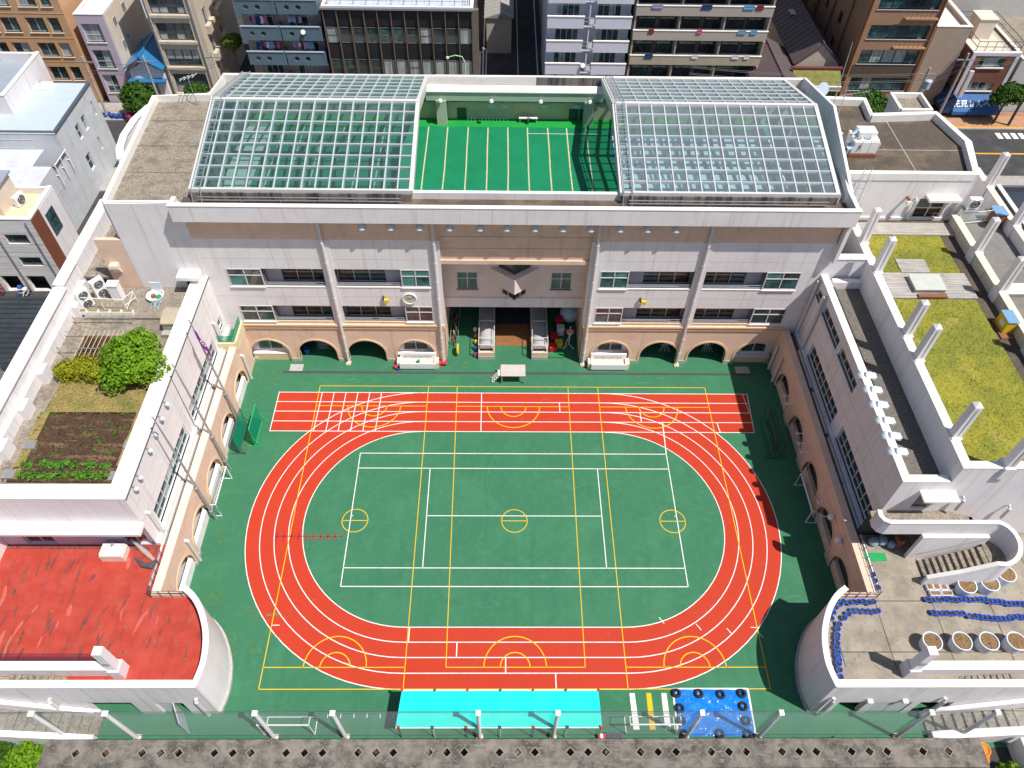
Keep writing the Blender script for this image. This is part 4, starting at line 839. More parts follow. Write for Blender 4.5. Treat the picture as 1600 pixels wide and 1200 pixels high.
m = MB(); m.lathe([(.55, 0), (.66, .35), (.6, .35), (.5, .12), (.0, .12)], (-27.1, 13.8, 8.42), 20); b = m.obj('bowl', potwhite, t)
part_box(t, 'board', potwhite, -27.5, -26.7, 14.35, 14.42, 8.5, 9.5); m = MB(); m.lathe([(.18, 0), (.18, .2)], (-27.25, 13.8, 8.55), 10); m.obj('bucket', rust, b); m = MB(); m.lathe([(.2, 0), (.2, .15)], (-26.85, 13.75, 8.55), 10); m.obj('basin', MAT('green_plastic', (.02, .3, .12), .5, .1, 3), b)
t = thing('folding_chair', 'thin blue folding chair frame beside the round basin', 'chair', (-26.9, 12.9, 8.42)); m = MB()
for k in range(3): m.tube([(-27.2 + k * .3, 12.6, 8.44), (-27.0 + k * .3, 13.1, 8.95)], .02, 5); m.tube([(-26.6 - k * .3, 12.6, 8.44), (-27.1 + k * .3, 13.1, 8.95)], .02, 5)
m.obj('frame', MAT('pale_cyan_steel', (.35, .6, .62), .5, .1, 3), t)
t = thing('roof_hatch', 'beige metal roof hatch with steps at the white coping', 'hatch', (-24.8, 11.2, 8.2)); m = MB(); m.box(-25.6, -24.25, 10.5, 12.0, 8.2, 8.95); m.obj('curb', plinth, t); m = MB(); m.wedge([(10.45, 8.95), (12.05, 8.95), (12.05, 9.2), (11.6, 9.35), (10.9, 9.3), (10.45, 9.1)], 'x', -25.65, -24.2); m.obj('lid', MAT('beige_sheet', (.50, .44, .32), .5, .1, 2, metal=.2), t); part_box(t, 'step', wood, -25.6, -24.5, 9.9, 10.4, 8.2, 8.5)
t = thing('clothes_frame', 'white steel frame gate beside the planters on the west roof', 'rack', (-29.3, 12.4, 8.42)); m = MB()
for x, y in ((-32.4, 12.6), (-30.6, 12.6), (-28.8, 12.4), (-28.3, 13.3)): m.tube([(x, y, 8.42), (x, y, 9.6)], .03, 6)
m.tube([(-32.4, 12.6, 9.6), (-28.8, 12.4, 9.6), (-28.3, 13.3, 9.6)], .03, 6); m.tube([(-28.8, 12.4, 8.6), (-28.3, 13.3, 9.55)], .025, 6); m.tube([(-28.8, 12.4, 9.0), (-28.3, 13.3, 9.0)], .025, 6)
m.obj('tube_frame', whitep, t)
# lamps on the west wing edge, flag poles
first = None
for i, y in enumerate((3.1, 1.9, .65, -.6, -2.6, -3.4)):
    lab = 'white bowl lamp under the west wing coping, %s from the back' % ('first second third fourth fifth sixth'.split()[i])
    if first is None:
        first = thing('floodlight', lab, 'floodlight', (-23.2, y, 9.3), 'floodlights along the west wing edge'); m = MB(); m.lathe([(.19, 0), (.16, .08), (.05, .2)], (-23.0, y, 9.12), 12); m.obj('reflector', MAT('pale_grey_enamel', (.55, .60, .64), .5, .05, 3), first); m = MB(); m.tube([(-23.0, y, 9.3), (-23.25, y, 9.4)], .035, 6); m.obj('bracket', steel, first)
    else: dup(first, (-23.2, y, 9.3), lab)
for i, (yb, w) in enumerate(((8.0, 'nearest the school block'), (4.0, 'in the middle of the three'), (-.3, 'nearest the red deck'))):
    t = thing('flagpole', 'tall slim grey flagpole %s' % w + (', flying a purple flag' if i == 0 else ', without a flag'), 'flagpole', (-21.55, yb, 0), 'flagpoles in front of the west wing')
    m = MB(); m.tube([(-21.55, yb, 0), (-21.75, yb + .1, 3.0), (-22.1, yb + .4, 8), (-22.35, yb + .6, 11.3)], [.10, .095, .075, .045], 8); m.obj('pole', steel, t)
    m = MB()
    for z in (1.0, 3.9): m.lathe([(.15, 0), (.15, .16)], (-21.6 - z * .05, yb + .03 * z, z), 10)
    m.tube([(-21.7, yb + .1, 4.0), (-22.1, yb + .1, 4.0)], .05, 6); m.obj('collar', steel, t); m = MB(); m.lathe([(.0, 0), (.09, .06), (.0, .14)], (-22.35, yb + .6, 11.3), 8); m.obj('finial', steel, t)
    if i == 0:
        m = MB(); g = []
        for j in range(9):
            for k in range(5): g.append((-22.25 + j * .075 + .05 * k, yb + .55 - .12 * k - .035 * j + .05 * math.sin(j * 1.4), 10.5 - j * .22 - k * .1 + .03 * math.sin(k * 2 + j)))
        m.add(g, [(j * 5 + k, j * 5 + k + 1, (j + 1) * 5 + k + 1, (j + 1) * 5 + k) for j in range(8) for k in range(4)]); f = m.obj('flag', purple, t)
        m = MB()
        for j in (3, 4, 5): p = g[j * 5 + 2]; m.box(p[0] - .02, p[0] + .05, p[1] - .05, p[1] + .03, p[2], p[2] + .12)
        m.obj('flag_emblem', whitep, f)
# -------- east wing roof
m = MB(); m.box(23.22, 23.75, -3.42, 15.0, 10.1, 10.17); m.box(23.75, 26.1, -3.42, -2.9, 10.1, 10.17); m.obj('parapet_coping', coping, east)
m = MB(); m.wall('x', -3.4, .3, 23.55, 26.2, 3.9, 10.1, [(24.9, 26.0, 7.0, 8.9)]); m.wall('x', -3.4, .3, 26.2, 42, 3.9, 11.6); m.obj('south_wall', white, east)
part_box(east, 'roof_strip', gravel, 23.5, 26.2, -3.1, 15.0, 9.2, 9.4)
m = MB(); m.box(23.55, 23.75, -3.1, 15, 9.4, 10.1); m.obj('strip_parapet', white, east)
m = MB(); m.box(26.2, 26.7, -3.1, 20.9, 9.3, 11.6); m.obj('lawn_parapet', white, east)
m = MB(); m.box(26.17, 26.75, -3.42, 20.9, 11.6, 11.67); m.box(26.75, 42, -3.42, -2.9, 11.6, 11.67); m.obj('lawn_coping', coping, east)
m = MB(); m.box(24.0, 26.2, 14.3, 14.75, 9.4, 10.05); m.obj('strip_cross_wall', white, east)
part_box(east, 'upper_link_wall', white, 23.3, 26.6, 15.3, 15.6, 10.0, 11.75); part_box(east, 'link_coping', coping, 23.4, 26.75, 14.95, 15.35, 11.7, 11.78)
part_box(east, 'roof_slab', conc_dark, 26.7, 39.2, -3.1, 21.1, 10.5, 10.7)
def lawn_patch(pts, lab):
    xs = [p[0] for p in pts]; ys_ = [p[1] for p in pts]; x0, x1, y0, y1 = min(xs), max(xs), min(ys_), max(ys_)
    m = field(x0, x1, y0, y1, 10.86, 50, 60, 0, 0, random.Random(3)); o = m.obj('lawn', lawn, None, label=lab, cat='lawn', group='rooftop lawns')
    v = MB(); rg = random.Random(int(y0) + 50)
    for _ in range(int((x1 - x0) * (y1 - y0) * 45)):
        x, y = rg.uniform(x0, x1), rg.uniform(y0, y1); a = rg.random() * 6.283; l = .06 + .09 * rg.random()
        v.add([(x, y, 10.85), (x + .045 * math.cos(a), y + .045 * math.sin(a), 10.85), (x + l * math.cos(a + 1), y + l * math.sin(a + 1), 10.93 + .08 * rg.random())], [(0, 1, 2)])
    v.obj('grass_blades', LEAF('lawn_blade', (.12, .15, .015), (.36, .33, .05)), o, kind='stuff')
lawn_patch([(27.0, 14.5), (33.4, 18.9)], 'small sunlit lawn patch on the east roof nearest the white annex')
lawn_patch([(27.0, -2.6), (33.4, 11.7)], 'long sunlit lawn on the east roof in front of the wooden decking')
dk = thing('roof_decking', 'silvery wooden decking between the two rooftop lawns', 'decking', (30.3, 13.1, 10.7))
rw = random.Random(4)
for k in range(11):
    y = 11.8 + k * .245; xa = 26.9
    while xa < 33.5:
        xb = min(33.6, xa + rw.choice((1.8, 2.2, 2.8))); part_box(dk, 'plank', wood, xa + .01, xb - .01, y, y + .225, 10.75, 10.9 + rw.uniform(0, .02)); xa = xb
for k in range(6): part_box(dk, 'plank', wood, 28.9, 31.1, 14.55 + k * .245, 14.775 + k * .245, 10.75, 10.93)
for k in range(5): part_box(dk, 'plank', wood, 26.9, 34.9, 18.95 + k * .3, 19.23 + k * .3, 10.75, 10.9 + rw.uniform(0, .02))
t = thing('skylight_box', 'glass topped wooden skylight box on the decking', 'skylight', (30.2, 12.7, 10.9)); part_box(t, 'curb', wood, 29.1, 31.3, 12.3, 13.9, 10.9, 11.2); part_box(t, 'lid', MAT('pale_skylight_sheet', (.52, .54, .50), .3, .08, 2), 29.05, 31.35, 12.25, 13.95, 11.2, 11.26); part_box(t, 'step', rust, 29.2, 31.3, 11.75, 12.1, 10.9, 11.05)
w2 = []
def postrow(xw, ys_, sc, lab, cap_base=11.6):
    global proto_post
    for i, y in enumerate(ys_):
        l = lab % ('first second third fourth fifth sixth seventh eighth'.split()[i])
        if proto_post is None:
            t = thing('net_post', l, 'post', (xw, y, 10.7), 'white net posts on the east roof')
            m = MB(); m.prism([(xw - .32, y - .42), (xw + .32, y - .42), (xw + .32, y + .42), (xw - .32, y + .42)], 10.7, 11.75); m.obj('pedestal', white, t)
            m = MB(); a, b = .27, .24; z0, z1 = 11.75, 14.6
            m.add([(xw - a, y - a, z0), (xw + a, y - a, z0), (xw + a, y + a, z0), (xw - a, y + a, z0), (xw - b, y - b, z1), (xw + b, y - b, z1), (xw + b, y + b, z1), (xw - b, y + b, z1), (xw, y, z1 + .2)], ((0, 1, 5, 4), (1, 2, 6, 5), (2, 3, 7, 6), (3, 0, 4, 7), (4, 5, 8), (5, 6, 8), (6, 7, 8), (7, 4, 8))); m.obj('shaft', white, t)
            m = MB(); m.box(xw - .02, xw + .02, y - .285, y - .27, 11.9, 14.5); m.obj('groove', steel, t); proto_post = t
        else: dup(proto_post, (xw, y, 10.7), l)
proto_post = None
postrow(26.55, (17.2, 13.9, 7.5, 5.3, -1.0), 1, 'white square net post on the gravel strip side of the lawn, %s from the back')
postrow(34.9, (16.2, 11.9, 6.5), 1, 'white square net post on the far wall of the lawn, %s from the back')
postrow(39.2, (24.5, 19.4), 1, 'white square net post on the outermost east wall, %s from the back')
dup(proto_post, (28.9, -3.15, 10.7), 'white square net post on the front parapet of the lawn')
m = MB(); m.box(34.7, 35.1, -3.1, 20.5, 10.7, 11.6); m.obj('inner_wall', MAT('stained_cream_wall', (.62, .57, .48), .8, .06, 1, streak=((.38, .30, .20), (2, 2, .2), (.52, .75))), east)
m = MB(); m.box(34.62, 35.2, -3.1, 20.5, 11.6, 11.67); m.box(38.95, 39.5, -3.1, 27, 11.6, 11.67); m.obj('wall_coping', cream, east)
m = MB(); m.box(39.0, 39.4, -3.1, 27, 0, 11.6); m.obj('outer_wall', white, east)
part_box(east, 'walkway', MAT('grey_walkway', (.20, .19, .18), .9, .15, 2), 35.1, 39.0, -3.1, 22.5, 10.7, 10.74)
t = thing('wire_gate', 'white mesh gate across the east roof walkway', 'gate', (37, 20.4, 10.7)); m = MB()
for z in (10.9, 11.9): m.tube([(35.2, 20.3, z), (38.9, 21.0, z)], .03, 6)
for k in range(4): m.tube([(35.2 + k * 1.23, 20.3 + k * .23, 10.75), (35.2 + k * 1.23, 20.3 + k * .23, 11.9)], .025, 5)
m.obj('frame', whitep, t); m = MB(); m.quad((35.2, 20.3, 10.9), (38.9, 21.0, 10.9), (38.9, 21.0, 11.9), (35.2, 20.3, 11.9)); m.obj('mesh_panel', net, t)
t = thing('roof_cabinet', 'brown cabinet with a blue top and white notice at the outermost wall', 'cabinet', (38.5, 20.6, 10.7)); part_box(t, 'body', rust, 38.0, 38.9, 20.2, 21.3, 10.7, 11.9); part_box(t, 'top', MAT('sky_blue_sheet', (.25, .45, .65), .3, .05, 2, metal=.3), 37.95, 38.95, 20.15, 21.35, 11.9, 11.96); part_box(t, 'notice', whitep, 38.1, 38.5, 20.17, 20.2, 11.2, 11.6)
t = thing('roof_cabinet', 'yellow cabinet with a blue top beside the long lawn', 'cabinet', (34.2, 8.9, 10.7)); part_box(t, 'body', yellow, 33.9, 34.6, 8.4, 9.6, 10.8, 11.8); part_box(t, 'top', MAT('sky_blue_sheet', (.25, .45, .65), .3, .05, 2, metal=.3), 33.85, 34.65, 8.35, 9.65, 11.8, 11.86); part_box(t, 'notice', whitep, 33.88, 33.9, 8.7, 9.2, 11.1, 11.5); part_box(t, 'base', rust, 33.7, 34.6, 7.9, 9.7, 10.7, 10.8)
t = thing('bench', 'pale bench seat in the walkway behind the lawn', 'bench', (37, 12.5, 10.7)); part_box(t, 'seat', whitep, 35.5, 38.6, 12.0, 13.1, 11.1, 11.2); part_box(t, 'base', cream, 35.7, 38.4, 12.1, 13.0, 10.74, 11.1)
first = None
for i, y in enumerate((5.0, 3.75, 2.5, 1.2, 0, -1.2)):
    lab = 'pale grey floodlight clamped on the east parapet coping, %s from the back' % ('first second third fourth fifth sixth'.split()[i])
    if first is None:
        first = thing('floodlight', lab, 'floodlight', (23.6, y, 10.17), 'floodlights on the east parapet')
        m = MB(); m.lathe([(.27, 0), (.24, .14), (.12, .34), (.0, .4)], (23.12, y, 10.2), 12); m.obj('reflector', MAT('pale_grey_enamel', (.62, .68, .72), .4, .04, 3), first)
        m = MB(); m.wedge([(y - .28, 10.18), (y + .28, 10.18), (y + .1, 10.34), (y - .1, 10.34)], 'x', 23.5, 24.1); m.box(24.0, 24.25, y - .22, y + .22, 9.95, 10.2); m.tube([(23.4, y, 10.5), (23.9, y + .15, 10.3)], .05, 6); m.obj('bracket', MAT('pale_grey_enamel', (.62, .68, .72), .4, .04, 3), first)
    else: dup(first, (23.6, y, 10.17), lab)
# east wall numbers of pipes hanging on arcade: white wall arms, not hooks
for i, (y, z) in enumerate(((9.3, 2.6), (8.7, 2.4), (5.6, 2.7), (4.8, 2.5), (4.1, 2.4), (-.4, 2.7), (-1.4, 2.5))):
    t = thing('wall_arm', 'white T shaped arm on the shaded arcade wall, number %s from the back' % ('one two three four five six seven'.split()[i]), 'wall arm', (21.9, y, z), 'white arms on the east arcade'); m = MB(); m.tube([(21.98, y, z), (21.3, y, z)], .03, 6); m.tube([(21.3, y - .2, z), (21.3, y + .2, z)], .03, 6); m.obj('arm', whitep, t)
for i, (y, z) in enumerate(((-1.8, 3.1), (-3.6, 3.1))):
    t = thing('wall_lamp', 'round white ball lamp on the shaded arcade, %s' % ('upper one' if i == 0 else 'lower one near the white terrace'), 'lamp', (21.8, y, z), 'ball lamps on the arcade'); m = MB(); m.lathe([(0, -.24), (.17, -.17), (.24, 0), (.17, .17), (0, .24)], (21.7, y, z), 14); m.obj('globe', whitep, t, smooth=True); m = MB(); m.tube([(21.75, y, z), (22.0, y, z)], .05, 6); m.obj('bracket', steel, t)
# -------- annex on the north east roof
annex = thing('roof_annex', 'white rooftop annex with a dark flat roof right of the glass canopies', 'annex', (30, 25.5, 10.7))
poly = [(24.6, 21.15), (35.3, 21.15), (36.5, 25.7), (35.4, 30.0), (29.7, 29.6), (29.9, 32.1), (24.9, 32.3)]
m = MB(); m.wall('x', 21.15, .3, 24.6, 35.3, 4, 14.95, [(31.9, 34.2, 10.75, 12.7)]); m.obj('front_wall', white, annex)
m = MB(); m.strip(poly[1:] , 0, 14.95, .4); m.obj('wall', white, annex)
m = MB(); m.prism([(24.7, 21.3), (35.1, 21.3), (36.2, 25.7), (35.2, 29.8), (29.5, 29.4), (29.7, 31.9), (25, 32.1)], 14.2, 14.4); m.obj('flat_roof', conc_dark, annex)
m = MB(); m.strip([(24.5, 21.3)] + [(35.15, 21.3), (36.3, 25.7), (35.3, 29.85), (29.85, 29.45), (30.0, 31.95), (24.9, 32.15)], 14.4, 15.0, .42); m.obj('parapet', coping, annex)
m = MB(); m.box(24.8, 36.2, 25.2, 25.26, 14.4, 14.405); m.box(31.2, 31.26, 21.5, 29.5, 14.4, 14.406); m.obj('roof_joint', plinth, annex)
part_box(annex, 'base_ledge', coping, 24.6, 35.3, 21.02, 21.15, 10.7, 10.95)
window(annex, 'x', 21.3, 31.9, 34.2, 10.75, 12.7, 2, 2, alu_white, [glassd, glassbr], .1, .1)
m = MB(); m.box(32.2, 34.7, 20.35, 21.15, 12.9, 13.1); m.obj('door_canopy', coping, annex)
for x in (31.5, 35.05, 34.9): m = MB(); m.tube([(x, 21.1, 12.8), (x, 20.95, 12.7), (x, 20.95, 10.9)], .1, 8); m.obj('downpipe', alu_white, annex)
t = thing('caged_ladder', 'caged steel ladder up the white annex wall', 'ladder', (26.6, 20.9, 10.7)); m = MB()
for x in (26.3, 26.85): m.tube([(x, 20.8, 10.8), (x, 20.8, 15.6)], .03, 6)
for k in range(15): m.tube([(26.3, 20.8, 11 + k * .3), (26.85, 20.8, 11 + k * .3)], .018, 5)
m.obj('rung', alu, t); m = MB()
for k in range(6): z = 12.4 + k * .6; m.tube([(26.3, 20.8, z), (26.2, 20.4, z), (26.57, 20.15, z), (26.95, 20.4, z), (26.85, 20.8, z)], .02, 5)
for x, y in ((26.2, 20.4), (26.57, 20.15), (26.95, 20.4)): m.tube([(x, y, 12.4), (x, y, 15.4)], .018, 5)
m.obj('cage', alu, t)
t = ac(35.9, 20.6, 12.2, 'white outdoor unit with one fan at the end of the annex wall', .95, 1.0, 0, None, 1)
part_box(annex, 'unit_shelf', steel, 35.3, 36.4, 20.2, 21.1, 12.1, 12.2)
t = thing('wall_lamp', 'rusty wall lamp left of the annex door', 'lamp', (30.8, 20.9, 12.5)); part_box(t, 'bracket', rust, 30.7, 30.9, 20.7, 21.15, 12.8, 12.95); part_box(t, 'lamp_head', whitep, 30.65, 30.95, 20.55, 20.8, 12.45, 12.8)
t = thing('air_conditioner_unit', 'bulky white rooftop plant unit on a rusty base behind the horn speakers', 'air conditioner', (27.4, 24.8, 14.4))
part_box(t, 'base_frame', rust, 26.3, 28.5, 24.0, 25.7, 14.4, 14.75); part_box(t, 'casing', whitep, 26.4, 28.4, 24.1, 25.6, 14.75, 15.9)
for k in range(3): part_box(t, 'casing_panel', whitep, 26.45 + k * .66, 27.05 + k * .66, 24.05, 24.1, 14.85, 15.8)
part_box(t, 'upper_casing', whitep, 26.8, 28.2, 24.5, 25.5, 15.9, 16.35)
for x in (26.75, 27.5): m = MB(); m.lathe([(.28, 0), (.28, .12), (.24, .12), (.22, .03), (0, .03)], (x, 24.45, 15.9), 14); m.obj('fan_ring', steel, t)
m = MB(); m.tube([(26.2, 24.2, 14.6), (26.2, 24.2, 15.6), (26.6, 24.3, 15.9)], .09, 7); m.obj('pipe', alu, t); m = MB(); m.tube([(28.5, 24.3, 14.5), (28.6, 24.3, 15.5), (28.3, 24.5, 15.9)], .07, 7); m.obj('pipe', alu, t)
m = MB(); m.lathe([(.35, 0), (.4, .1), (.4, .7), (.3, .85), (0, .9)], (25.6, 25.6, 14.5), 14); m.obj('tank', potwhite, t)
t = thing('horn_speaker_mast', 'cluster of pale blue horn speakers on a short mast on the annex roof', 'horn speaker', (25.9, 24.6, 14.4)); m = MB(); m.tube([(25.9, 24.6, 14.4), (25.9, 24.6, 16.2)], .05, 6); m.tube([(25.2, 24.3, 15.2), (27.4, 24.2, 15.2)], .04, 6); m.obj('mast', steel, t)
for (x, y, z, dx, dy) in ((25.6, 24.7, 16.1, -.6, .35), (26.3, 24.8, 16.0, .6, .3), (25.9, 24.3, 15.7, .1, -.7), (26.4, 24.4, 15.4, .75, -.2)):
    m = MB(); d = Vector((dx, dy, .1)).normalized(); p = Vector((x, y, z)); m.tube([p, p + d * .3, p + d * .55, p + d * .7], [.07, .12, .24, .33], 14, False); m.obj('horn', MAT('pale_blue_enamel', (.42, .52, .62), .45, .05, 3), t)
t = thing('aerial_mast', 'thin television aerial mast rising from the annex roof', 'aerial', (25.6, 26.5, 14.4)); m = MB(); m.tube([(25.6, 26.5, 14.4), (25.75, 27.2, 18.6)], .035, 6); m.obj('mast', steel, t); m = MB(); m.tube([(25.3, 27, 18), (27.6, 27.2, 18.3)], .02, 5)
for k in range(7): x = 25.5 + k * .32; m.tube([(x, 26.5, 18.05 + k * .03), (x + .05, 27.8, 18.1 + k * .03)], .014, 4)
m.obj('element', steel, t)
t = thing('whip_aerial', 'tall whip aerial leaning over the annex roof', 'aerial', (25.4, 27.5, 14.4)); m = MB(); m.tube([(25.4, 27.5, 14.4), (26.2, 30.0, 20.8)], [.04, .02], 6); m.obj('whip', steel, t)
t = thing('satellite_dish', 'grey satellite dish on a thin pole on the annex roof', 'satellite dish', (25.3, 30.8, 14.4)); m = MB(); m.tube([(25.3, 30.8, 14.4), (25.5, 31.2, 16.2)], .04, 6); m.obj('pole', steel, t); m = MB(); m.lathe([(0, 0), (.3, .04), (.55, .16)], (0, 0, 0), 16); d = m.obj('dish', MAT('pale_blue_enamel', (.42, .52, .62), .45, .05, 3), None); d.parent = t; d.location = (.3, .3, 1.9); d.rotation_euler = (1.0, .5, 0)
m = MB(); m.box(34.2, 36.9, 33.2, 35.9, 0, 12.9); m.obj('stair_tower', white, annex); m = MB(); m.strip([(34.2, 33.2), (36.9, 33.2), (36.9, 35.9), (34.2, 35.9), (34.2, 33.3)], 12.9, 13.4, .3); m.obj('tower_parapet', coping, annex); part_box(annex, 'tower_roof', conc, 34.4, 36.8, 33.4, 35.8, 12.9, 12.95)
t = thing('aerial_mast', 'small white antenna on the bare concrete deck beside the left glass canopy', 'aerial', (-25.6, 28.5, 15.75)); m = MB(); m.tube([(-25.6, 28.5, 15.75), (-25.7, 28.6, 18.2)], .03, 6); m.obj('mast', steel, t); m = MB()
for k in range(4): m.tube([(-26.3 + k * .35, 28.3, 17.9 + .1 * k), (-26.1 + k * .35, 29.0, 17.9 + .1 * k)], .03, 5)
m.tube([(-26.4, 28.6, 17.9), (-25.0, 28.6, 18.3)], .03, 5); m.obj('element', alu, t)
# ================================================================== TERRACES
CURVE = [(20.3, -7.75), (19.6, -8.25), (18.95, -9.0), (18.4, -10.0), (18.05, -11.0), (17.88, -12.2), (17.95, -13.0), (18.1, -13.7)]
def terrace(s):
    t = thing('terrace', 'low terrace with a worn red deck and curved white balustrade' if s < 0 else 'low concrete terrace with a curved white balustrade and round planters', 'terrace', (26 * s, -9, 0), 'terraces at the ends of the wings')
    fm = terr_red if s < 0 else conc_terr; yt = -4.4 if s < 0 else -3.4
    poly = [(22.0 * s, -7.75)] + [(x * s, y) for x, y in CURVE] + [(36 * s, -13.7), (36 * s, yt), (22.5 * s, yt), (22.5 * s, -7.75)]
    m = MB(); m.add([(x, y, 3.9) for x, y in poly], [tuple(range(len(poly)))]); m.obj('deck', fm, t)
    cv = []
    for i in range(len(CURVE) - 1):
        p0, p1, p2, p3 = [Vector(CURVE[min(max(i + d, 0), len(CURVE) - 1)]) for d in (-1, 0, 1, 2)]
        for q in range(5):
            u = q / 5; cv.append(.5 * ((2 * p1) + (p2 - p0) * u + (2 * p0 - 5 * p1 + 4 * p2 - p3) * u * u + (3 * p1 - p0 - 3 * p2 + p3) * u ** 3))
    cv.append(Vector(CURVE[-1])); pts = [(v.x * s, v.y) for v in cv]
    pts = [((v.x + .12) * s, v.y) for v in cv]
    m = MB(); m.strip(pts, 0, 4.85, .28); m.obj('curved_wall', white, t)
    m = MB(); m.strip(pts, 4.85, 4.92, .34); m.obj('curved_coping', coping, t)
    m = MB(); m.strip([((v.x + .0) * s, v.y) for v in cv], 0, .25, .34); m.obj('wall_base', plinth, t)
    holes = [(19.3, 21.0, 0, 2.0), (24.2, 26.2, 0, 2.0)] if s > 0 else [(-25.5, -22.7, 0, 2.1), (-21.4, -19.7, 0, 2.0)]
    if s > 0: holes.append((21.5, 23.7, 0, 2.0))
    xa, xb = sorted((18.05 * s, 31 * s)); m = MB(); m.wall('x', -13.72, .3, xa, xb, 0, 4.85, holes)
    xc, xd = sorted((31 * s, 40 * s)); m.wall('x', -13.72, .3, xc, xd, 0, 4.85); m.obj('south_wall', white, t)
    a, b = sorted((18.1 * s, 40 * s)); part_box(t, 'south_coping', coping, a, b, -13.78, -13.34, 4.85, 4.93)
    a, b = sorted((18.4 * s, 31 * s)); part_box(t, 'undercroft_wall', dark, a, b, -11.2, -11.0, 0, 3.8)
    if s > 0:
        for k in range(2): part_box(t, 'grey_door', MAT('pale_grey_door', (.60, .62, .66), .5, .05, 2), 21.55 + k * 1.08, 22.58 + k * 1.08, -13.68, -13.6, .05, 1.98)
        for x in (20.9, 23.0): part_box(t, 'wall_light', whitep, x - .15, x + .15, -13.95, -13.72, 2.35, 2.6)
    else:
        m = MB(); m.box(-21.3, -20.45, -13.6, -13.55, 0, 2); m.obj('grey_door', MAT('pale_grey_door', (.60, .62, .66), .5, .05, 2), t); m = MB(); m.add([(-20.3, -13.72, .05), (-19.6, -14.9, .05), (-19.6, -14.9, 2), (-20.3, -13.72, 2), (-20.26, -13.70, .05), (-19.56, -14.88, .05), (-19.56, -14.88, 2), (-20.26, -13.70, 2)], ((0, 1, 2, 3), (4, 5, 6, 7), (3, 2, 6, 7), (1, 5, 6, 2))); m.obj('open_door', MAT('pale_grey_door', (.60, .62, .66), .5, .05, 2), t)
    for x in (18.6, 25.2 if s > 0 else 27.0): m = MB(); m.tube([(x * s, -13.8, 3.0), (x * s, -13.9, 2.8), (x * s, -13.9, .3)], .12, 8); m.obj('downpipe', alu_white, t)
    # inner low wall over the stairs
    a, b = sorted((22.7 * s, 36 * s)); m = MB(); m.box(a, b, -12.78, -12.35, 3.9, 4.9); m.obj('inner_wall', white, t); part_box(t, 'inner_coping', coping, a, b, -12.82, -12.3, 4.9, 4.97)
    part_box(t, 'stairwell', conc_terr, *sorted((26.0 * s, 36 * s)), -13.38, -12.82, 3.9, 3.91)
    for k in range(9): part_box(t, 'stair_tread', conc, *sorted(((25.9 + k * .35) * s, (26.2 + k * .35) * s)), -13.36, -12.84, 3.91, 3.93 + .05 * k)
    m = MB(); xx = 22.9 * s
    p = thing('net_post', 'white leaning net post on the terrace wall, %s' % ('beside the red deck' if s < 0 else 'among the round planters'), 'post', (xx, -12.6, 4.9), 'net posts on the terraces')
    m = MB(); m.box(xx - .33, xx + .33, -12.95, -12.2, 3.9, 5.0); m.obj('pedestal', white, p)
    m = MB(); m.box(xx - .25, xx + .25, -12.85, -12.35, 5.0, 7.4); m.obj('shaft', white, p); m = MB(); m.lathe([(.22, 0), (.22, .02)], (0, 0, 0), 12); o = m.obj('round_plate', plinth, p); o.location = (0, -.27, 1.1); o.rotation_euler = (math.pi / 2, 0, 0)
    # guard rail along the arcade
    m = MB(); xr = 22.55 * s
    for z in (4.15, 4.45, 4.75): m.tube([(xr, yt + .2 - 1.0, z), (xr, -8.0, z), (20.4 * s, -8.0, z)], .022, 5)
    for q in range(5): m.tube([(xr, yt - .9 - q * .62, 3.9), (xr, yt - .9 - q * .62, 4.8)], .025, 5)
    for q in range(4): m.tube([(xr - q * .65 * s, -8.0, 3.9), (xr - q * .65 * s, -8.0, 4.8)], .025, 5)
    m.obj('guard_rail', darksteel, t)
    a, b = sorted((20.3 * s, 22.5 * s)); part_box(t, 'arcade_end_wall', peach, a, b, -8.0, -7.75, 0, 4.2)
    return t
wt = terrace(-1); et = terrace(1)
for k, (yy) in enumerate((-8.2, -11.4)): part_box(et, 'floor_joint', conc_dark, 19.0 if k else 20.5, 36, yy - .03, yy + .03, 3.9, 3.904)
for x in (19.4, 22.4, 26.0, 29.6, 33): part_box(et, 'floor_joint', conc_dark, x - .03, x + .03, -12.3, -8.3 if x < 21 else -3.5, 3.9, 3.9035)
part_box(wt, 'deck_seam', MAT('faded_red_seam', (.30, .05, .05), .8, .1, 2), -24.2, -24.15, -12.3, -5.2, 3.9, 3.904)
rk = random.Random(90)
for x in (-31.5, -27.6, -20.6): part_box(wt, 'deck_seam', MAT('faded_red_seam', (.30, .05, .05), .8, .1, 2), x, x + .04, -12.2, -4.6 if x < -22.6 else -8.3, 3.9, 3.9035)
stain_m = MAT('dark_deck_grime', (.13, .055, .05), .9, .3, 5, fine=(.30, .06, .045), fscale=6, frange=(.4, .6)); fade_m = MAT('pale_faded_red', (.50, .12, .09), .85, .12, 4)
for k in range(46):
    x, y = (rk.uniform(-32, -19.2), rk.uniform(-12, -8.4)) if k % 2 else (rk.uniform(-32, -23), rk.uniform(-11.5, -4.8)); n = 8; w, l = rk.uniform(.04, .14), rk.uniform(.2, .8); sl = rk.uniform(-.2, .35)
    m = MB(); m.add([(x + w * math.cos(6.283 * q / n) * rk.uniform(.6, 1.4) + sl * l * math.sin(6.283 * q / n), y + l * math.sin(6.283 * q / n) * rk.uniform(.7, 1.2), 3.9025 + k * .00004) for q in range(n)], [tuple(range(n))]); m.obj('stain', fade_m if k % 3 == 0 else stain_m, wt)
m = MB(); m.box(-33, -22.8, -4.75, -4.42, 3.9, 3.9022); m.obj('stain', stain_m, wt)
mossm = MAT('dull_moss', (.16, .18, .07), .95, .2, 6)
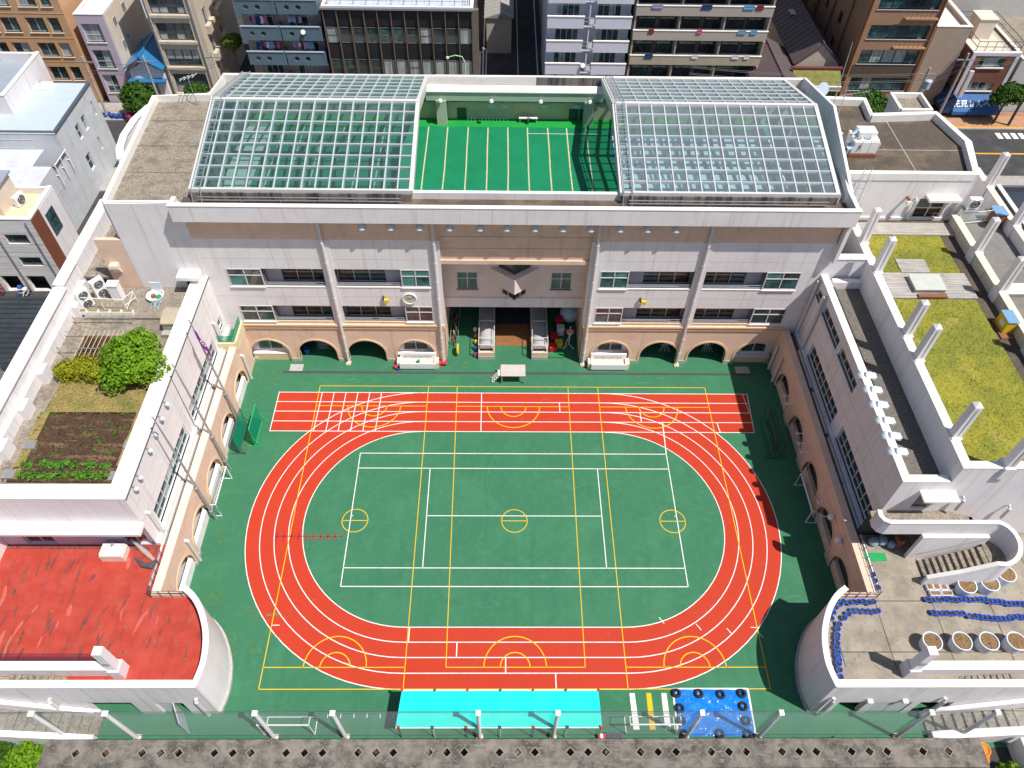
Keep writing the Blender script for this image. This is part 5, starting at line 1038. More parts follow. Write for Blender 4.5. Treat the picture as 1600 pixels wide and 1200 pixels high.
for k in range(30): x, y = R.uniform(-30, -19.5), R.uniform(-12, -6); part_box(wt, 'moss_patch', mossm, x, x + R.uniform(.04, .16), y, y + R.uniform(.04, .12), 3.9, 3.915)
m = MB(); m.box(-34, -23.0, -12.28, -12.2, 3.9, 4.9); m.quad((-34, -12.2, 3.9), (-23.2, -12.2, 3.9), (-23.2, -12.2, 5.9), (-34, -12.2, 5.9)); m.obj('dark_net', NET('dark_net_mesh', (.05, .03, .09), .45), wt)
t = thing('sink_trough', 'white stone sink trough on the red deck by the door wall', 'sink', (-25.6, -5.1, 3.9)); m = MB(); m.box(-26.4, -24.9, -5.6, -4.7, 3.9, 4.45); m.obj('base', cream, t); m = MB(); m.strip([(-26.3, -5.55), (-25.0, -5.55), (-25.0, -4.75), (-26.3, -4.75), (-26.3, -5.5)], 4.45, 4.65, .14); m.obj('rim', whitep, t); part_box(t, 'bowl', whitep, -26.2, -25.1, -5.45, -4.85, 4.45, 4.5); m = MB(); m.tube([(-25.6, -4.85, 4.65), (-25.6, -4.85, 5.0), (-25.6, -5.1, 5.0)], .03, 6); m.obj('tap', steel, t)
t = thing('net_bundle', 'dark bundled net lying against the corner of the red deck', 'net', (-23.2, -5.6, 3.9)); m = MB(); m.tube([(-24.3, -5.4, 3.95), (-23.7, -5.9, 4.05), (-23.1, -6.0, 4.1), (-22.8, -5.7, 4.3)], [.08, .16, .2, .12], 8); m.obj('net_roll', MAT('dark_net_cloth', (.09, .09, .12), .9, .3, 8), t); m = MB(); m.tube([(-24.4, -4.7, 5.2), (-23.6, -5.2, 4.5), (-22.9, -5.7, 4.1)], [.05, .16, .1], 7); m.obj('net_drape', net, t)
# ---- east terrace: stairs, landing, upper corridor
st = thing('outdoor_stair', 'white outdoor staircase with a curved guard wall climbing from the concrete terrace', 'staircase', (28, -5.8, 3.9))
for k in range(10): part_box(st, 'stair_tread', conc, 26.0 + k * .33, 26.36 + k * .33, -6.9, -5.5, 3.9, 4.1 + k * .2)
m = MB(); m.prism([(29.3, -7.2)] + arc((29.5, -6.2), 1.1, -80, 80, 10) + [(29.3, -5.2)], 5.7, 5.95); m.obj('landing', conc, st)
pts = [(25.7, -7.05), (27.4, -7.15), (29.0, -7.2)] + arc((29.4, -6.1), 1.15, -85, 85, 14) + [(29.0, -4.95), (22.8, -4.95)] + [(22.5, -4.8), (22.35, -4.5), (22.4, -4.1)]
zt = [4.8, 5.85, 7.0] + [7.0 + k * 1.0 / 14 for k in range(15)] + [8.0] * 5; zb = [3.9, 3.9, 3.9] + [3.9] * 15 + [6.7] * 5
m = MB(); m.strip(pts, zb, zt, .2); m.obj('guard_wall', white, st); m = MB(); m.strip(pts, zt, [z + .07 for z in zt], .27); m.obj('guard_coping', coping, st)
m = MB(); m.box(25.3, 29.5, -5.3, -5.05, 3.9, 6.7); m.obj('stair_wall', white, st); part_box(st, 'corridor_floor', conc, 22.5, 27.6, -4.85, -3.42, 6.6, 6.75)
for k in range(6): part_box(st, 'stair_tread', conc, 27.6 + k * .3, 27.92 + k * .3, -4.85, -3.42, 6.0, 6.6 - k * .12)
m = MB(); m.tube([(26.0, -5.42, 4.9), (29.2, -5.42, 6.7)], .03, 6); m.obj('handrail', steel, st)
part_box(st, 'void_wall', dark, 22.6, 25.3, -3.6, -3.44, 3.9, 6.6)
m = MB(); m.box(24.7, 26.9, -4.2, -3.4, 9.0, 9.15); m.obj('door_canopy', coping, east); window(east, 'x', -3.3, 24.9, 26.0, 7.0, 8.9, 1, 1, alu, glassd)
for x, z in ((27.6, 8.2), (31.0, 7.2)): m = MB(); m.tube([(x, -3.45, z + .4), (x, -3.7, z + .3), (x, -3.7, z - .8)], .1, 8); m.obj('downpipe', alu_white, east)
part_box(None, 'door_mat', MAT('bright_green_mat', (.02, .33, .10), .9, .1, 4), 22.6, 24.1, -5.5, -4.9, 3.905, 3.93, label='bright green mat at the dark opening under the stair', cat='mat')
t = thing('stored_clutter', 'pale bags and boards piled in the dark opening under the stair', 'pile of bags', (24, -4.3, 3.9))
for k, (x, y, w) in enumerate(((23.5, -4.2, .35), (24.1, -4.1, .4), (24.6, -4.4, .3))): m = MB(); m.lathe([(w * .7, 0), (w, .25), (w * .6, .5), (0, .55)], (x, y, 3.9), 9); m.obj('bag', MAT('grey_blue_bag', (.25, .32, .38), .7, .2, 4), t)
part_box(t, 'board', rust, 24.8, 25.2, -4.6, -4.0, 3.9, 4.9)
# planters and pots
pl = thing('round_planter', 'large pale round planter by the stair, left of the three there', 'planter', (28.15, -7.5, 3.9), 'large round planters on the concrete terrace')
m = MB(); m.lathe([(.62, 0), (.72, .95), (.74, 1.0), (.66, 1.0), (.63, .86)], (28.15, -7.5, 3.9), 28); m.obj('pot', potwhite, pl, smooth=False)
m = MB(); g = [(28.15, -7.5, 4.93)]; nn = 14; rr = random.Random(2)
for q in (.3, .62): g += [(28.15 + q * math.cos(6.283 * k / nn), -7.5 + q * math.sin(6.283 * k / nn), 4.83 + rr.uniform(-.02, .07)) for k in range(nn)]
m.add(g, [(0, 1 + k, 1 + (k + 1) % nn) for k in range(nn)] + [(1 + k, 1 + nn + k, 1 + nn + (k + 1) % nn, 1 + (k + 1) % nn) for k in range(nn)]); m.obj('compost', compost, pl)
for x, y, l in ((29.65, -7.35, 'middle of the three by the stair'), (30.95, -6.75, 'right of the three by the stair, nearest the curved guard'), (24.65, -11.05, 'behind the leaning net post in the front row'), (26.43, -11.05, 'second in the front row'), (28.05, -11.05, 'third in the front row'), (29.7, -11.05, 'fourth in the front row')):
    dup(pl, (x, y, 3.9), 'large pale round planter, ' + l, rz=x, scale=(.78, .78, .85))
pl.scale = (.78, .78, .85)
t = thing('planter_tray', 'low white tray of square planters in front of the stair', 'planter tray', (26.8, -7.35, 3.9))
for k in range(4):
    x = 26.1 + k * .45; b = part_box(t, 'box', potwhite, x - .2, x + .2, -7.55, -7.1, 3.9, 4.15); part_box(b, 'soil', compost, x - .16, x + .16, -7.5, -7.15, 4.15, 4.16)
for k in range(2): x = 26.3 + k * .75; b = part_box(t, 'box', potwhite, x - .34, x + .34, -7.95, -7.6, 3.9, 4.15); part_box(b, 'soil', compost, x - .3, x + .3, -7.9, -7.65, 4.15, 4.16)
def potmesh():
    m = MB(); m.lathe([(.11, 0), (.17, .24), (.19, .26), (.15, .26), (.14, .2), (0, .2)], (0, 0, 0), 9); me = bpy.data.meshes.new('flower_pot')
    f0 = len(m.f); rp = random.Random(6)
    for _ in range(10):
        a = rp.random() * 6.283; q = .08 * rp.random(); l = .08 + .08 * rp.random(); x, y = q * math.cos(a), q * math.sin(a)
        m.add([(x - .02, y, .2), (x + .02, y + .02, .2), (x + l * math.cos(a), y + l * math.sin(a), .28 + .1 * rp.random())], [(0, 1, 2)])
    me.from_pydata(m.v, [], m.f); me.materials.append(potblue); me.materials.append(leaf_weed); me.materials.append(soil)
    me.polygons.foreach_set('material_index', [2 if 36 <= i < 45 else (0 if i < f0 else 1) for i in range(len(m.f))]); me.update(); return me
PM = potmesh(); rp = random.Random(12)
def potline(pts, step, label, group):
    c = 0
    for (a, b) in zip(pts, pts[1:]):
        a, b = Vector(a), Vector(b); n = max(1, int((b - a).length / step))
        for k in range(n):
            p = a.lerp(b, k / n); o = link('flower_pot', PM, (p.x + rp.uniform(-.03, .03), p.y + rp.uniform(-.05, .05), 3.905), None, rp.random() * 6.28, label=label % nth(c + 1), cat='flower pot', group=group); c += 1; o.scale = (1.05, 1.05, 1.0)
potline([(22.2, -8.35), (20.35, -8.35), (19.75, -8.75), (19.3, -9.4), (19.1, -9.9)], .3, 'small blue pot under the terrace rail, %s from the right end', 'blue pots under the rail')
potline([(22.3, -8.95), (20.7, -8.95), (20.1, -9.35), (19.75, -9.75)], .3, 'small blue flower pot in the inner curved line, %s from its right end', 'blue pots in the inner curve')
potline([(19.65, -9.8), (19.35, -10.4), (19.1, -11.2), (18.95, -12.2), (18.85, -12.9), (18.9, -13.3)], .24, 'small blue flower pot along the curved white balustrade, %s from the back', 'blue pots along the balustrade')
potline([(22.75, -6.5), (22.75, -7.4), (22.6, -8.0)], .32, 'small blue flower pot at the guard rail corner, %s from the back', 'blue pots at the rail corner')
potline([(25.65, -8.2), (26.85, -8.25)], .26, 'small blue flower pot in the short separate back row, %s from the left', 'blue pots in the short back row')
potline([(27.05, -8.2), (29.0, -8.2), (30.6, -8.45), (32.6, -8.5)], .26, 'small blue pot in the long back row by the planters, %s from the left', 'blue pots in the long back row')
potline([(25.7, -9.05), (27.2, -9.05), (28.2, -9.3), (29.6, -9.45), (31.2, -9.3), (32.5, -9.4)], .26, 'small blue pot in the long front terrace row, %s from the left', 'blue pots in the long front row')
# ================================================================== ON AND AROUND THE COURT
t = thing('assembly_platform', 'small grey topped platform with a side ladder by the drain', 'platform', (0, 13.0, 0))
m = MB(); m.box(-1.05, 1.0, 12.5, 13.75, 1.0, 1.08); m.obj('top', MAT('grey_platform_top', (.52, .48, .45), .7, .08, 2), t)
for x in (-.95, .9):
    for y in (12.6, 13.65): part_box(t, 'leg', steel, x - .04, x + .04, y - .04, y + .04, 0, 1.0)
part_box(t, 'back_panel', plinth, -.95, .9, 13.6, 13.64, .1, 1.0)
m = MB()
for y in (12.65, 13.25): m.tube([(-1.75, y, 0), (-1.1, y, 1.05)], .03, 6)
for k in range(4): q = (k + .5) / 4; m.box(-1.75 + .65 * q - .12, -1.75 + .65 * q + .12, 12.65, 13.25, 1.05 * q, 1.05 * q + .03)
m.obj('ladder', whitep, t)
def goal(x, y, rz, label, group, w=3.0, h=1.9, d=1.1, tilt=0.0):
    t = thing('soccer_goal', label, 'goal', (x, y, 0), group)
    m = MB()
    m.tube([(x - w / 2, y, 0), (x - w / 2, y, h), (x + w / 2, y, h), (x + w / 2, y, 0)], .05, 8); m.obj('goal_frame', whitep, t)
    m = MB()
    for sx in (-1, 1): m.tube([(x + sx * w / 2, y, h), (x + sx * w / 2, y + d * .45, h - .05), (x + sx * w / 2, y + d, 0), (x + sx * w / 2, y, .03)], .032, 6)
    m.tube([(x - w / 2, y + d, .03), (x + w / 2, y + d, .03)], .032, 6); m.obj('back_frame', whitep, t)
    m = MB(); m.quad((x - w / 2, y + d * .45, h - .05), (x + w / 2, y + d * .45, h - .05), (x + w / 2, y + d, 0.03), (x - w / 2, y + d, .03)); m.obj('goal_net', NET('goal_net_mesh', (.12, .2, .16), .25), t)
    t.rotation_euler = (tilt, 0, rz); return t
goal(-21.25, 1.55, math.pi / 2, 'white goal frame standing against the sunny west arcade', 'goals beside the arcades', 3.2, 1.6, .8)
goal(21.25, 1.1, -math.pi / 2, 'white goal frame in the shade against the east arcade', 'goals beside the arcades', 3.2, 1.6, .8)
goal(-13.6, -14.95, 0, 'white goal under the net, left of the turquoise awning', 'goals under the net', 3.0, 2.0, 1.0)
goal(8.15, -14.95, 0, 'white goal under the net, between the awning and the blue sheet', 'goals under the net', 3.0, 2.0, 1.0)
for (x, lab, fm, n_) in ((-21.2, 'green net screen on a dark frame leaning by the west arcade', darksteel, netgreen), (-20.1, 'green net screen with a bright green frame beside the dark framed one', MAT('green_steel', (.02, .42, .12), .5, .1, 3), netgreen)):
    t = thing('net_screen', lab, 'net screen', (x, 7.2, 0), 'green net screens'); m = MB()
    y0, y1 = (4.9, 9.5) if x < -20.5 else (5.6, 9.9); y0, y1 = y0 + .5, y1 - 1.4
    m.tube([(x, y0, .05), (x, y0, 2.2), (x, y1, 2.2), (x, y1, .05), (x, y0, .05)], .04, 6)
    for y in (y0, y1): m.tube([(x - .55, y, .05), (x + .55, y, .05)], .04, 6); m.tube([(x + .5, y, .05), (x, y, 1.2)], .03, 5)
    m.obj('frame', fm, t); m = MB(); m.quad((x, y0, .1), (x, y1, .1), (x, y1, 2.15), (x, y0, 2.15)); m.obj('net', n_, t)
t = thing('net_screen', 'folded dark net screens standing in the shade by the east arcade', 'net screen', (20.4, 6.7, 0)); m = MB()
for x in (19.9, 20.7): m.tube([(x, 5.2, .05), (x, 5.2, 2), (x, 8.6, 2), (x, 8.6, .05), (x, 5.2, .05)], .04, 6); m.tube([(x - .5, 5.2, .05), (x + .5, 5.2, .05)], .04, 6)
m.obj('frame', darksteel, t); m = MB(); m.quad((20.3, 5.2, .1), (20.3, 8.6, .1), (20.3, 8.6, 1.9), (20.3, 5.2, 1.9)); m.obj('net', NET('dark_green_net', (.02, .09, .07), .5), t)
# wash basins against the arches
def basin(x, lab):
    t = thing('wash_basin', lab, 'wash basin', (x, 14.5, 0), 'wash basins under the arches')
    part_box(t, 'base', cream, x - 1.45, x + 1.45, 14.1, 14.9, 0, .55); m = MB(); m.box(x - 1.5, x + 1.5, 14.0, 14.08, .2, .8); m.box(x - 1.5, x - 1.4, 14.08, 14.9, .5, .8); m.box(x + 1.4, x + 1.5, 14.08, 14.9, .5, .8); m.box(x - 1.5, x + 1.5, 14.8, 14.95, .5, 1.25); m.obj('trough', whitep, t)
    m = MB(); m.tube([(x - 1.2, 14.75, 1.0), (x + 1.2, 14.75, 1.0)], .03, 6)
    for k in range(4): m.tube([(x - 1.0 + k * .66, 14.75, 1.0), (x - 1.0 + k * .66, 14.55, 1.02), (x - 1.0 + k * .66, 14.52, .9)], .025, 6)
    m.obj('tap', steel, t)
    for sx in (-1, 1): part_box(t, 'end_block', cream, *sorted((x + sx * 1.5, x + sx * 1.75)), 14.2, 14.9, 0, .7)
basin(-8.05, 'white wash basin under the arch below the clock, with a ball in it'); basin(8.1, 'white wash basin under the arch right of the entrance')
for (x, y, z, r, mt, lab) in ((-8.0, 14.35, .6, .16, MAT('green_ball', (.02, .3, .12), .4, .1, 3), 'green ball lying in the wash basin'), (-9.95, 14.2, 0, .2, redp, 'red ball beside the wash basin'), (5.05, 20.0, .1, .85, MAT('pale_blue_ball', (.50, .66, .75), .35, .03, 2, spec=.5), 'very large pale blue exercise ball in the passage')):
    m = MB(); m.lathe([(r * math.sin(math.pi * k / 12), r - r * math.cos(math.pi * k / 12)) for k in range(13)], (x, y, z), 24); m.obj('ball', mt, None, smooth=True, label=lab, cat='ball')
t = thing('tray', 'blue bucket beside the wash basin below the clock', 'bucket', (-9.9, 14.5, 0)); m = MB(); m.lathe([(.13, 0), (.18, .3), (.15, .3), (.11, .05), (0, .05)], (-9.7, 14.05, 0), 12); m.obj('bucket', bluep, t); t.name = 'bucket'
t = thing('first_aid_box', 'red box at the foot of the downpipe left of the entrance', 'box', (-5.6, 14.6, 0)); part_box(t, 'box', redp, -6.3, -5.7, 14.5, 14.85, 0, .25); part_box(t, 'lid', redp, -6.32, -5.68, 14.48, 14.87, .25, .3); t.name = 'box'
t = thing('chair_stack', 'pale blue folding chairs stacked inside an open arch left of the clock', 'chairs', (-16.6, 16.6, 0)); m = MB()
for k in range(6):
    x = -17.0 + k * .16; m.tube([(x, 16.4, 0), (x + .3, 16.9, .9), (x + .35, 17.0, 1.5)], .022, 5); m.tube([(x + .3, 16.4, 0), (x, 16.9, .9)], .022, 5); m.box(x, x + .3, 16.5, 16.85, .75, .79)
m.obj('chair_frame', MAT('pale_blue_steel', (.35, .5, .62), .5, .1, 3), t)
t = thing('waste_bin', 'blue bin standing in an open arch left of the clock', 'bin', (-17.7, 15.9, 0)); m = MB(); m.lathe([(.2, 0), (.25, .6), (.2, .6), (.17, .05)], (-17.7, 15.9, 0), 12); m.obj('bin_body', bluep, t); m = MB(); m.ring((-17.7, 15.9, .6), .23, .025, 12, 5); m.obj('rim', bluep, t)
for i, x in enumerate((13.2, 16.9)):
    t = thing('drying_rack', 'thin white drying rack in the %s open arch right of the entrance' % ('first' if i == 0 else 'second'), 'rack', (x, 16.6, 0), 'drying racks in the arches'); m = MB()
    for k in range(5): m.tube([(x - .5 + k * .25, 16.3, 0), (x + .2 - k * .1, 16.9, 1.3)], .02, 5)
    m.tube([(x - .5, 16.6, 1.2), (x + .6, 16.6, 1.2)], .02, 5); m.tube([(x - .4, 16.6, .6), (x + .5, 16.6, .6)], .02, 5); m.obj('rail', whitep, t)
# passage clutter
rc = random.Random(21)
cols = [redp, bluep, yellow, whitep, MAT('orange_paint', (.65, .22, .03), .6, .1, 3), MAT('green_plastic', (.02, .3, .12), .5, .1, 3), MAT('pink_plastic', (.65, .10, .28), .5, .1, 3)]
def unicycle(x, y, col, rz, lab):
    t = thing('unicycle', lab, 'unicycle', (x, y, 0), 'unicycles in the rack')
    m = MB(); m.ring((x, y, .3), .26, .03, 16, 6, 'x'); m.obj('wheel', rubber, t); m = MB(); m.tube([(x - .06, y, .3), (x - .06, y, .58), (x, y, .62), (x, y, .85)], .02, 5); m.tube([(x + .06, y, .3), (x + .06, y, .58), (x, y, .62)], .02, 5); m.obj('fork', col, t); m = MB(); m.tube([(x, y - .15, .9), (x, y, .86), (x, y + .15, .9)], .06, 6); m.obj('saddle', col, t); t.rotation_euler = (0, 0, rz)
for k in range(9): unicycle(-5.1 + rc.uniform(-.12, .2), 16.9 + k * .42, cols[k % 7], rc.uniform(-.5, .5), '%s unicycle in the rack left of the entrance, %s from the sunny end' % (('red', 'blue', 'yellow', 'white', 'orange', 'green', 'pink')[k % 7], nth(k + 1)))
t = thing('unicycle_rack', 'steel rack holding the unicycles left of the entrance', 'rack', (-5.1, 18.5, 0)); m = MB()
for x in (-5.4, -4.75): m.tube([(x, 16.6, 0), (x, 16.6, 1.0), (x, 20.6, 1.0), (x, 20.6, 0)], .03, 6)
m.obj('rail', steel, t)
for k, z in enumerate((.08, .3)): m = MB(); m.ring((-4.75, 15.95, .55), .42 - .2 * k, .09, 20, 8, 'x'); m.obj('tyre' if k == 0 else 'inner_ring', yellow if k == 0 else rubber, None, label='upright yellow tyre at the end of the unicycle rack' if k == 0 else 'small black ring inside the upright yellow tyre', cat='tyre')
for k in range(5):
    x, y = -3.25 + rc.uniform(-.08, .05), 15.6 + k * .75; t = thing('ball_bag', 'small %s bag beside the left ramp canopy' % ('pink', 'blue', 'yellow', 'orange', 'white')[k], 'bag', (x, y, 0), 'bags beside the ramp'); m = MB(); m.lathe([(.12, 0), (.2, .2), (.14, .42), (.04, .5)], (x, y, 0), 9); m.obj('sack', (cols[6], cols[1], cols[2], cols[4], cols[3])[k], t); m = MB(); m.ring((x, y, .5), .05, .015, 8, 4, 'y'); m.obj('tie', darksteel, t)
t = thing('basketball_hoop', 'low basketball hoop with a red backboard right of the entrance', 'basketball hoop', (4.9, 16.9, 0)); m = MB(); m.tube([(4.9, 17.1, 0), (4.9, 17.1, 2.2)], .05, 8); m.tube([(4.4, 16.5, .05), (4.9, 17.1, .08), (5.3, 16.5, .05)], .04, 6); m.tube([(4.4, 16.5, .05), (4.9, 17.1, 1.2)], .025, 6); m.obj('stand', whitep, t); part_box(t, 'backboard', redp, 4.55, 5.25, 16.98, 17.03, 1.5, 2.0); m = MB(); m.ring((4.85, 16.65, 2.0), .25, .02, 16, 5); m.obj('hoop_rim', whitep, t)
m = MB(); m.lathe([(.25, 2.0), (.2, 1.8), (.15, 1.6)], (4.85, 16.65, 0), 12); m.obj('hoop_net', net, t)
for k, (x, y, c, h, lab) in enumerate(((3.5, 16.4, 0, .5, 'red soft cone bag beside the right ramp canopy'), (4.1, 19.3, 0, 1.0, 'red crate in the passage by the big ball'), (4.2, 18.4, 3, .8, 'white crate below the big ball'), (3.6, 17.6, 0, .6, 'dark red stack beside the ramp canopy'), (4.0, 16.9, 2, .5, 'yellow box beside the hoop'))):
    t = thing('equipment_crate', lab, 'crate', (x, y, 0)); part_box(t, 'crate_body', cols[c], x - .3, x + .3, y - .28, y + .28, 0, h); part_box(t, 'crate_lid', cols[c], x - .33, x + .33, y - .31, y + .31, h, h + .06)
t = thing('wire_fence_frame', 'low green frame at the end of the right ramp canopy', 'frame', (3.9, 15.4, 0)); m = MB(); m.tube([(3.2, 15.4, 0), (3.2, 15.4, .7), (4.3, 15.4, .7), (4.3, 15.4, 0)], .03, 6); m.tube([(3.2, 15.4, .3), (4.3, 15.4, .3)], .02, 5); m.obj('rail', MAT('green_steel', (.02, .42, .12), .5, .1, 3), t)
# turquoise awning
t = thing('sun_awning', 'long turquoise fabric awning on slim poles under the net', 'awning', (-1.05, -14.2, 0))
m = MB(); nx, ny = 40, 8; g = []
for j in range(ny + 1):
    for i in range(nx + 1):
        u, v = i / nx, j / ny; x = (-6.85 + 11.75 * u) * (1 - v) + (-7.05 + 12.02 * u) * v; y = -13.05 - 2.08 * v
        sag = -.05 * math.sin(math.pi * ((u * 6) % 1)) * math.sin(math.pi * v) - .03 * abs(math.sin(6 * math.pi * u)) * (1 - v)
        g.append((x, y, 2.1 - .05 * v + sag))
m.add(g, [(j * (nx + 1) + i, j * (nx + 1) + i + 1, (j + 1) * (nx + 1) + i + 1, (j + 1) * (nx + 1) + i) for j in range(ny) for i in range(nx)]); m.obj('fabric', cyan, t, smooth=True)
for v in (0, 1):
    for k in range(7):
        x = -6.85 + 11.75 * k / 6; y = -13.03 if v == 0 else -15.12
        m = MB(); m.tube([(x, y, 0), (x, y, 2.1)], .03, 6); m.obj('pole', whitep if k % 2 else steel, t); m = MB(); m.box(x - .07, x + .07, y - .07, y + .07, 2.06, 2.2); m.obj('pole_cap', darksteel if k % 2 else redp, t)
m = MB(); m.tube([(-7.05, -15.13, 2.05), (4.97, -15.13, 2.05)], .03, 6); m.tube([(-6.85, -13.03, 2.09), (4.9, -13.03, 2.09)], .03, 6); m.obj('edge_rail', whitep, t)
# blue sheet and tyres
m = MB(); nx = ny = 56; g = []; rb = random.Random(31)
ph = [(rb.uniform(1, 5), rb.uniform(2, 7), rb.random() * 6.28, rb.uniform(.004, .014)) for _ in range(14)]
for j in range(ny + 1):
    for i in range(nx + 1):
        u, v = i / nx, j / ny; x = 9.92 + 4.55 * u; y = -12.35 - 2.75 * v
        g.append((x, y, .07 + .012 * abs(math.sin(5.1 * x + 2.2 * math.sin(3 * y))) * abs(math.sin(6.3 * y + 1.7 * math.sin(4 * x))) + sum(a * math.sin(fx * x + fy * y + p) for fx, fy, p, a in ph)))
m.add(g, [(j * (nx + 1) + i, j * (nx + 1) + i + 1, (j + 1) * (nx + 1) + i + 1, (j + 1) * (nx + 1) + i) for j in range(ny) for i in range(nx)])
tp = m.obj('plastic_sheet', bluetarp, None, smooth=True, label='crinkled blue plastic sheet spread on the court and held by tyres', cat='plastic sheet')
m = MB(); m.flat([(9.85, -12.3), (14.55, -12.3)], .12, .02); m.flat([(9.85, -12.3), (9.80, -15.1)], .12, .021); m.flat([(14.58, -12.3), (14.5, -15.1)], .12, .021); m.obj('sheet_edge', linew, tp)
tm = MB(); tm.ring((0, 0, .10), .205, .088, 24, 9); tme = bpy.data.meshes.new('tyre'); tme.from_pydata(tm.v, [], tm.f); tme.materials.append(rubber); tme.polygons.foreach_set('use_smooth', [True] * len(tm.f)); tme.update()
TY = [(10.02, -12.6, 'at the back left corner'), (11.42, -12.62, 'second along the back edge'), (12.77, -12.68, 'third along the back edge'), (14.1, -12.62, 'at the back right corner'), (10.1, -13.5, 'upper one on the left edge'), (10.07, -14.25, 'lower one on the left edge'), (10.1, -15.0, 'at the front left corner'), (12.29, -14.98, 'in the middle of the front edge'), (13.98, -15.02, 'at the front right corner'), (14.06, -14.24, 'lower one on the right edge'), (14.03, -13.38, 'upper one on the right edge')]
for k, (x, y, l) in enumerate(TY): link('tyre', tme, (x, y, .07), None, k, label='black tyre on the blue sheet, ' + l, cat='tyre', group='tyres holding the blue sheet')
t = thing('tool_crate', 'small dark crate with a striped red lid under the net', 'crate', (5.5, -15.1, 0)); part_box(t, 'crate_body', darksteel, 5.4, 6.3, -15.35, -14.95, 0, .4); 
for k in range(4): part_box(t, 'stripe', redp if k % 2 == 0 else whitep, 4.9 + k * .15, 5.05 + k * .15, -15.3, -15.0, .1, .3)
# net and its posts on the south edge
px_ = [-26.6, -22.6, -14.45, -10.2, -2.2, 2.2, 10.2, 14.6, 23.0, 26.7]; first = None; ow = 'first second third fourth fifth sixth seventh eighth ninth tenth'.split()
for i, x in enumerate(px_):
    lab = 'white net post along the front edge of the court, %s of ten from the left' % ow[i]
    if first is None:
        first = thing('net_post', lab, 'post', (x, -15.15, 0), 'front net posts'); m = MB(); m.tube([(x, -15.15, 0), (x, -15.15, 4.9)], [.12, .11], 8); m.obj('shaft', white, first); m = MB(); m.box(x - .15, x + .15, -15.3, -15.0, 4.9, 4.96); m.prism([(x - .13, -15.28), (x + .13, -15.28), (x + .13, -15.02), (x - .13, -15.02)], 4.96, 5.04); m.obj('cap', whitep, first); part_box(first, 'foot', cream, x - .2, x + .2, -15.35, -14.95, 0, .14)
    else: dup(first, (x, -15.15, 0), lab)
t = thing('safety_net', 'long see-through safety net strung between the front net posts', 'net', (0, -15.1, 0))
for a, b in zip([-30] + px_, px_ + [30]):
    m = MB(); n = 6; g = []
    for k in range(n + 1): x = a + (b - a) * k / n; g += [(x, -15.05, .25), (x, -15.05 + .03 * math.sin(k), 4.85)]
    m.add(g, [(2 * k, 2 * k + 2, 2 * k + 3, 2 * k + 1) for k in range(n)]); m.obj('net_panel', net, t)
for z in (.25, 4.86): m = MB(); m.tube([(-30, -15.05, z), (30, -15.05, z)], .018, 5); m.obj('cable', darksteel, t)
# concrete pergola slab with diamond holes
DX = [-25.4, -24.46, -22.81, -20.81, -19.8, -18.8, -16.83, -15.82, -14.82, -12.87, -11.85, -10.86, -8.88, -7.88, -6.93, -4.94, -3.94, -2.98, -1.01, -0.01, 0.97, 2.95, 3.94, 4.92, 6.89, 7.87, 8.88, 10.85, 11.85, 12.82, 14.84, 15.81, 16.78, 18.77, 19.78, 20.79, 22.81, 24.26][1:]
t = thing('pergola_slab', 'long weathered concrete pergola slab pierced by diamond holes at the front', 'pergola', (0, -16.75, 0))
m = MB(); Y0, Y1, YC, H = -17.5, -15.98, -16.68, .235; x = -26.3; z0, z1 = 2.85, 3.0
for c in DX + [None]:
    e = 26.3 if c is None else c - H
    for z in (z0, z1): m.quad((x, Y0, z), (e, Y0, z), (e, Y1, z), (x, Y1, z))
    if c is None: break
    a, b = c - H, c + H
    for z in (z0, z1):
        m.add([(a, Y0, z), (b, Y0, z), (b, YC, z), (c, YC - H, z), (a, YC, z)], [(0, 1, 2, 3, 4)]); m.add([(a, Y1, z), (a, YC, z), (c, YC + H, z), (b, YC, z), (b, Y1, z)], [(0, 1, 2, 3, 4)])
    D = [(a, YC), (c, YC + H), (b, YC), (c, YC - H)]
    for i in range(4): p, q = D[i], D[(i + 1) % 4]; m.quad((p[0], p[1], z0), (q[0], q[1], z0), (q[0], q[1], z1), (p[0], p[1], z1))
    x = b
for yy in (Y0, Y1): m.quad((-26.3, yy, z0), (26.3, yy, z0), (26.3, yy, z1), (-26.3, yy, z1))
for xx in (-26.3, 26.3): m.quad((xx, Y0, z0), (xx, Y1, z0), (xx, Y1, z1), (xx, Y0, z1))
m.obj('slab', conc_beam, t)
m = MB()
for k in range(11):
    xx = -25.6 + k * 5.12; m.box(xx - .2, xx + .2, -17.3, -16.3, 0, 2.85)
m.obj('pillar', conc_beam, t)
m = MB()
for c in DX:
    D = [(c - .30, YC), (c, YC + .30), (c + .30, YC), (c, YC - .30)]; E_ = [(c - .24, YC), (c, YC + .24), (c + .24, YC), (c, YC - .24)]
    m.add([(x, y, 3.012) for x, y in D] + [(x, y, 3.012) for x, y in E_], [(i, (i + 1) % 4, 4 + (i + 1) % 4, 4 + i) for i in range(4)])
m.obj('hole_rim', MAT('pale_rim_concrete', (.27, .25, .22), .9, .15, 3), t)
t = thing('base_wall', 'cream wall standing under the diamond holed pergola', 'wall', (0, -16.2, 0)); part_box(t, 'wall_body', cream, -26, 26, -17.6, -17.2, 0, .9); part_box(t, 'planting_strip', soil, -26, 26, -17.15, -15.8, -.02, .05)
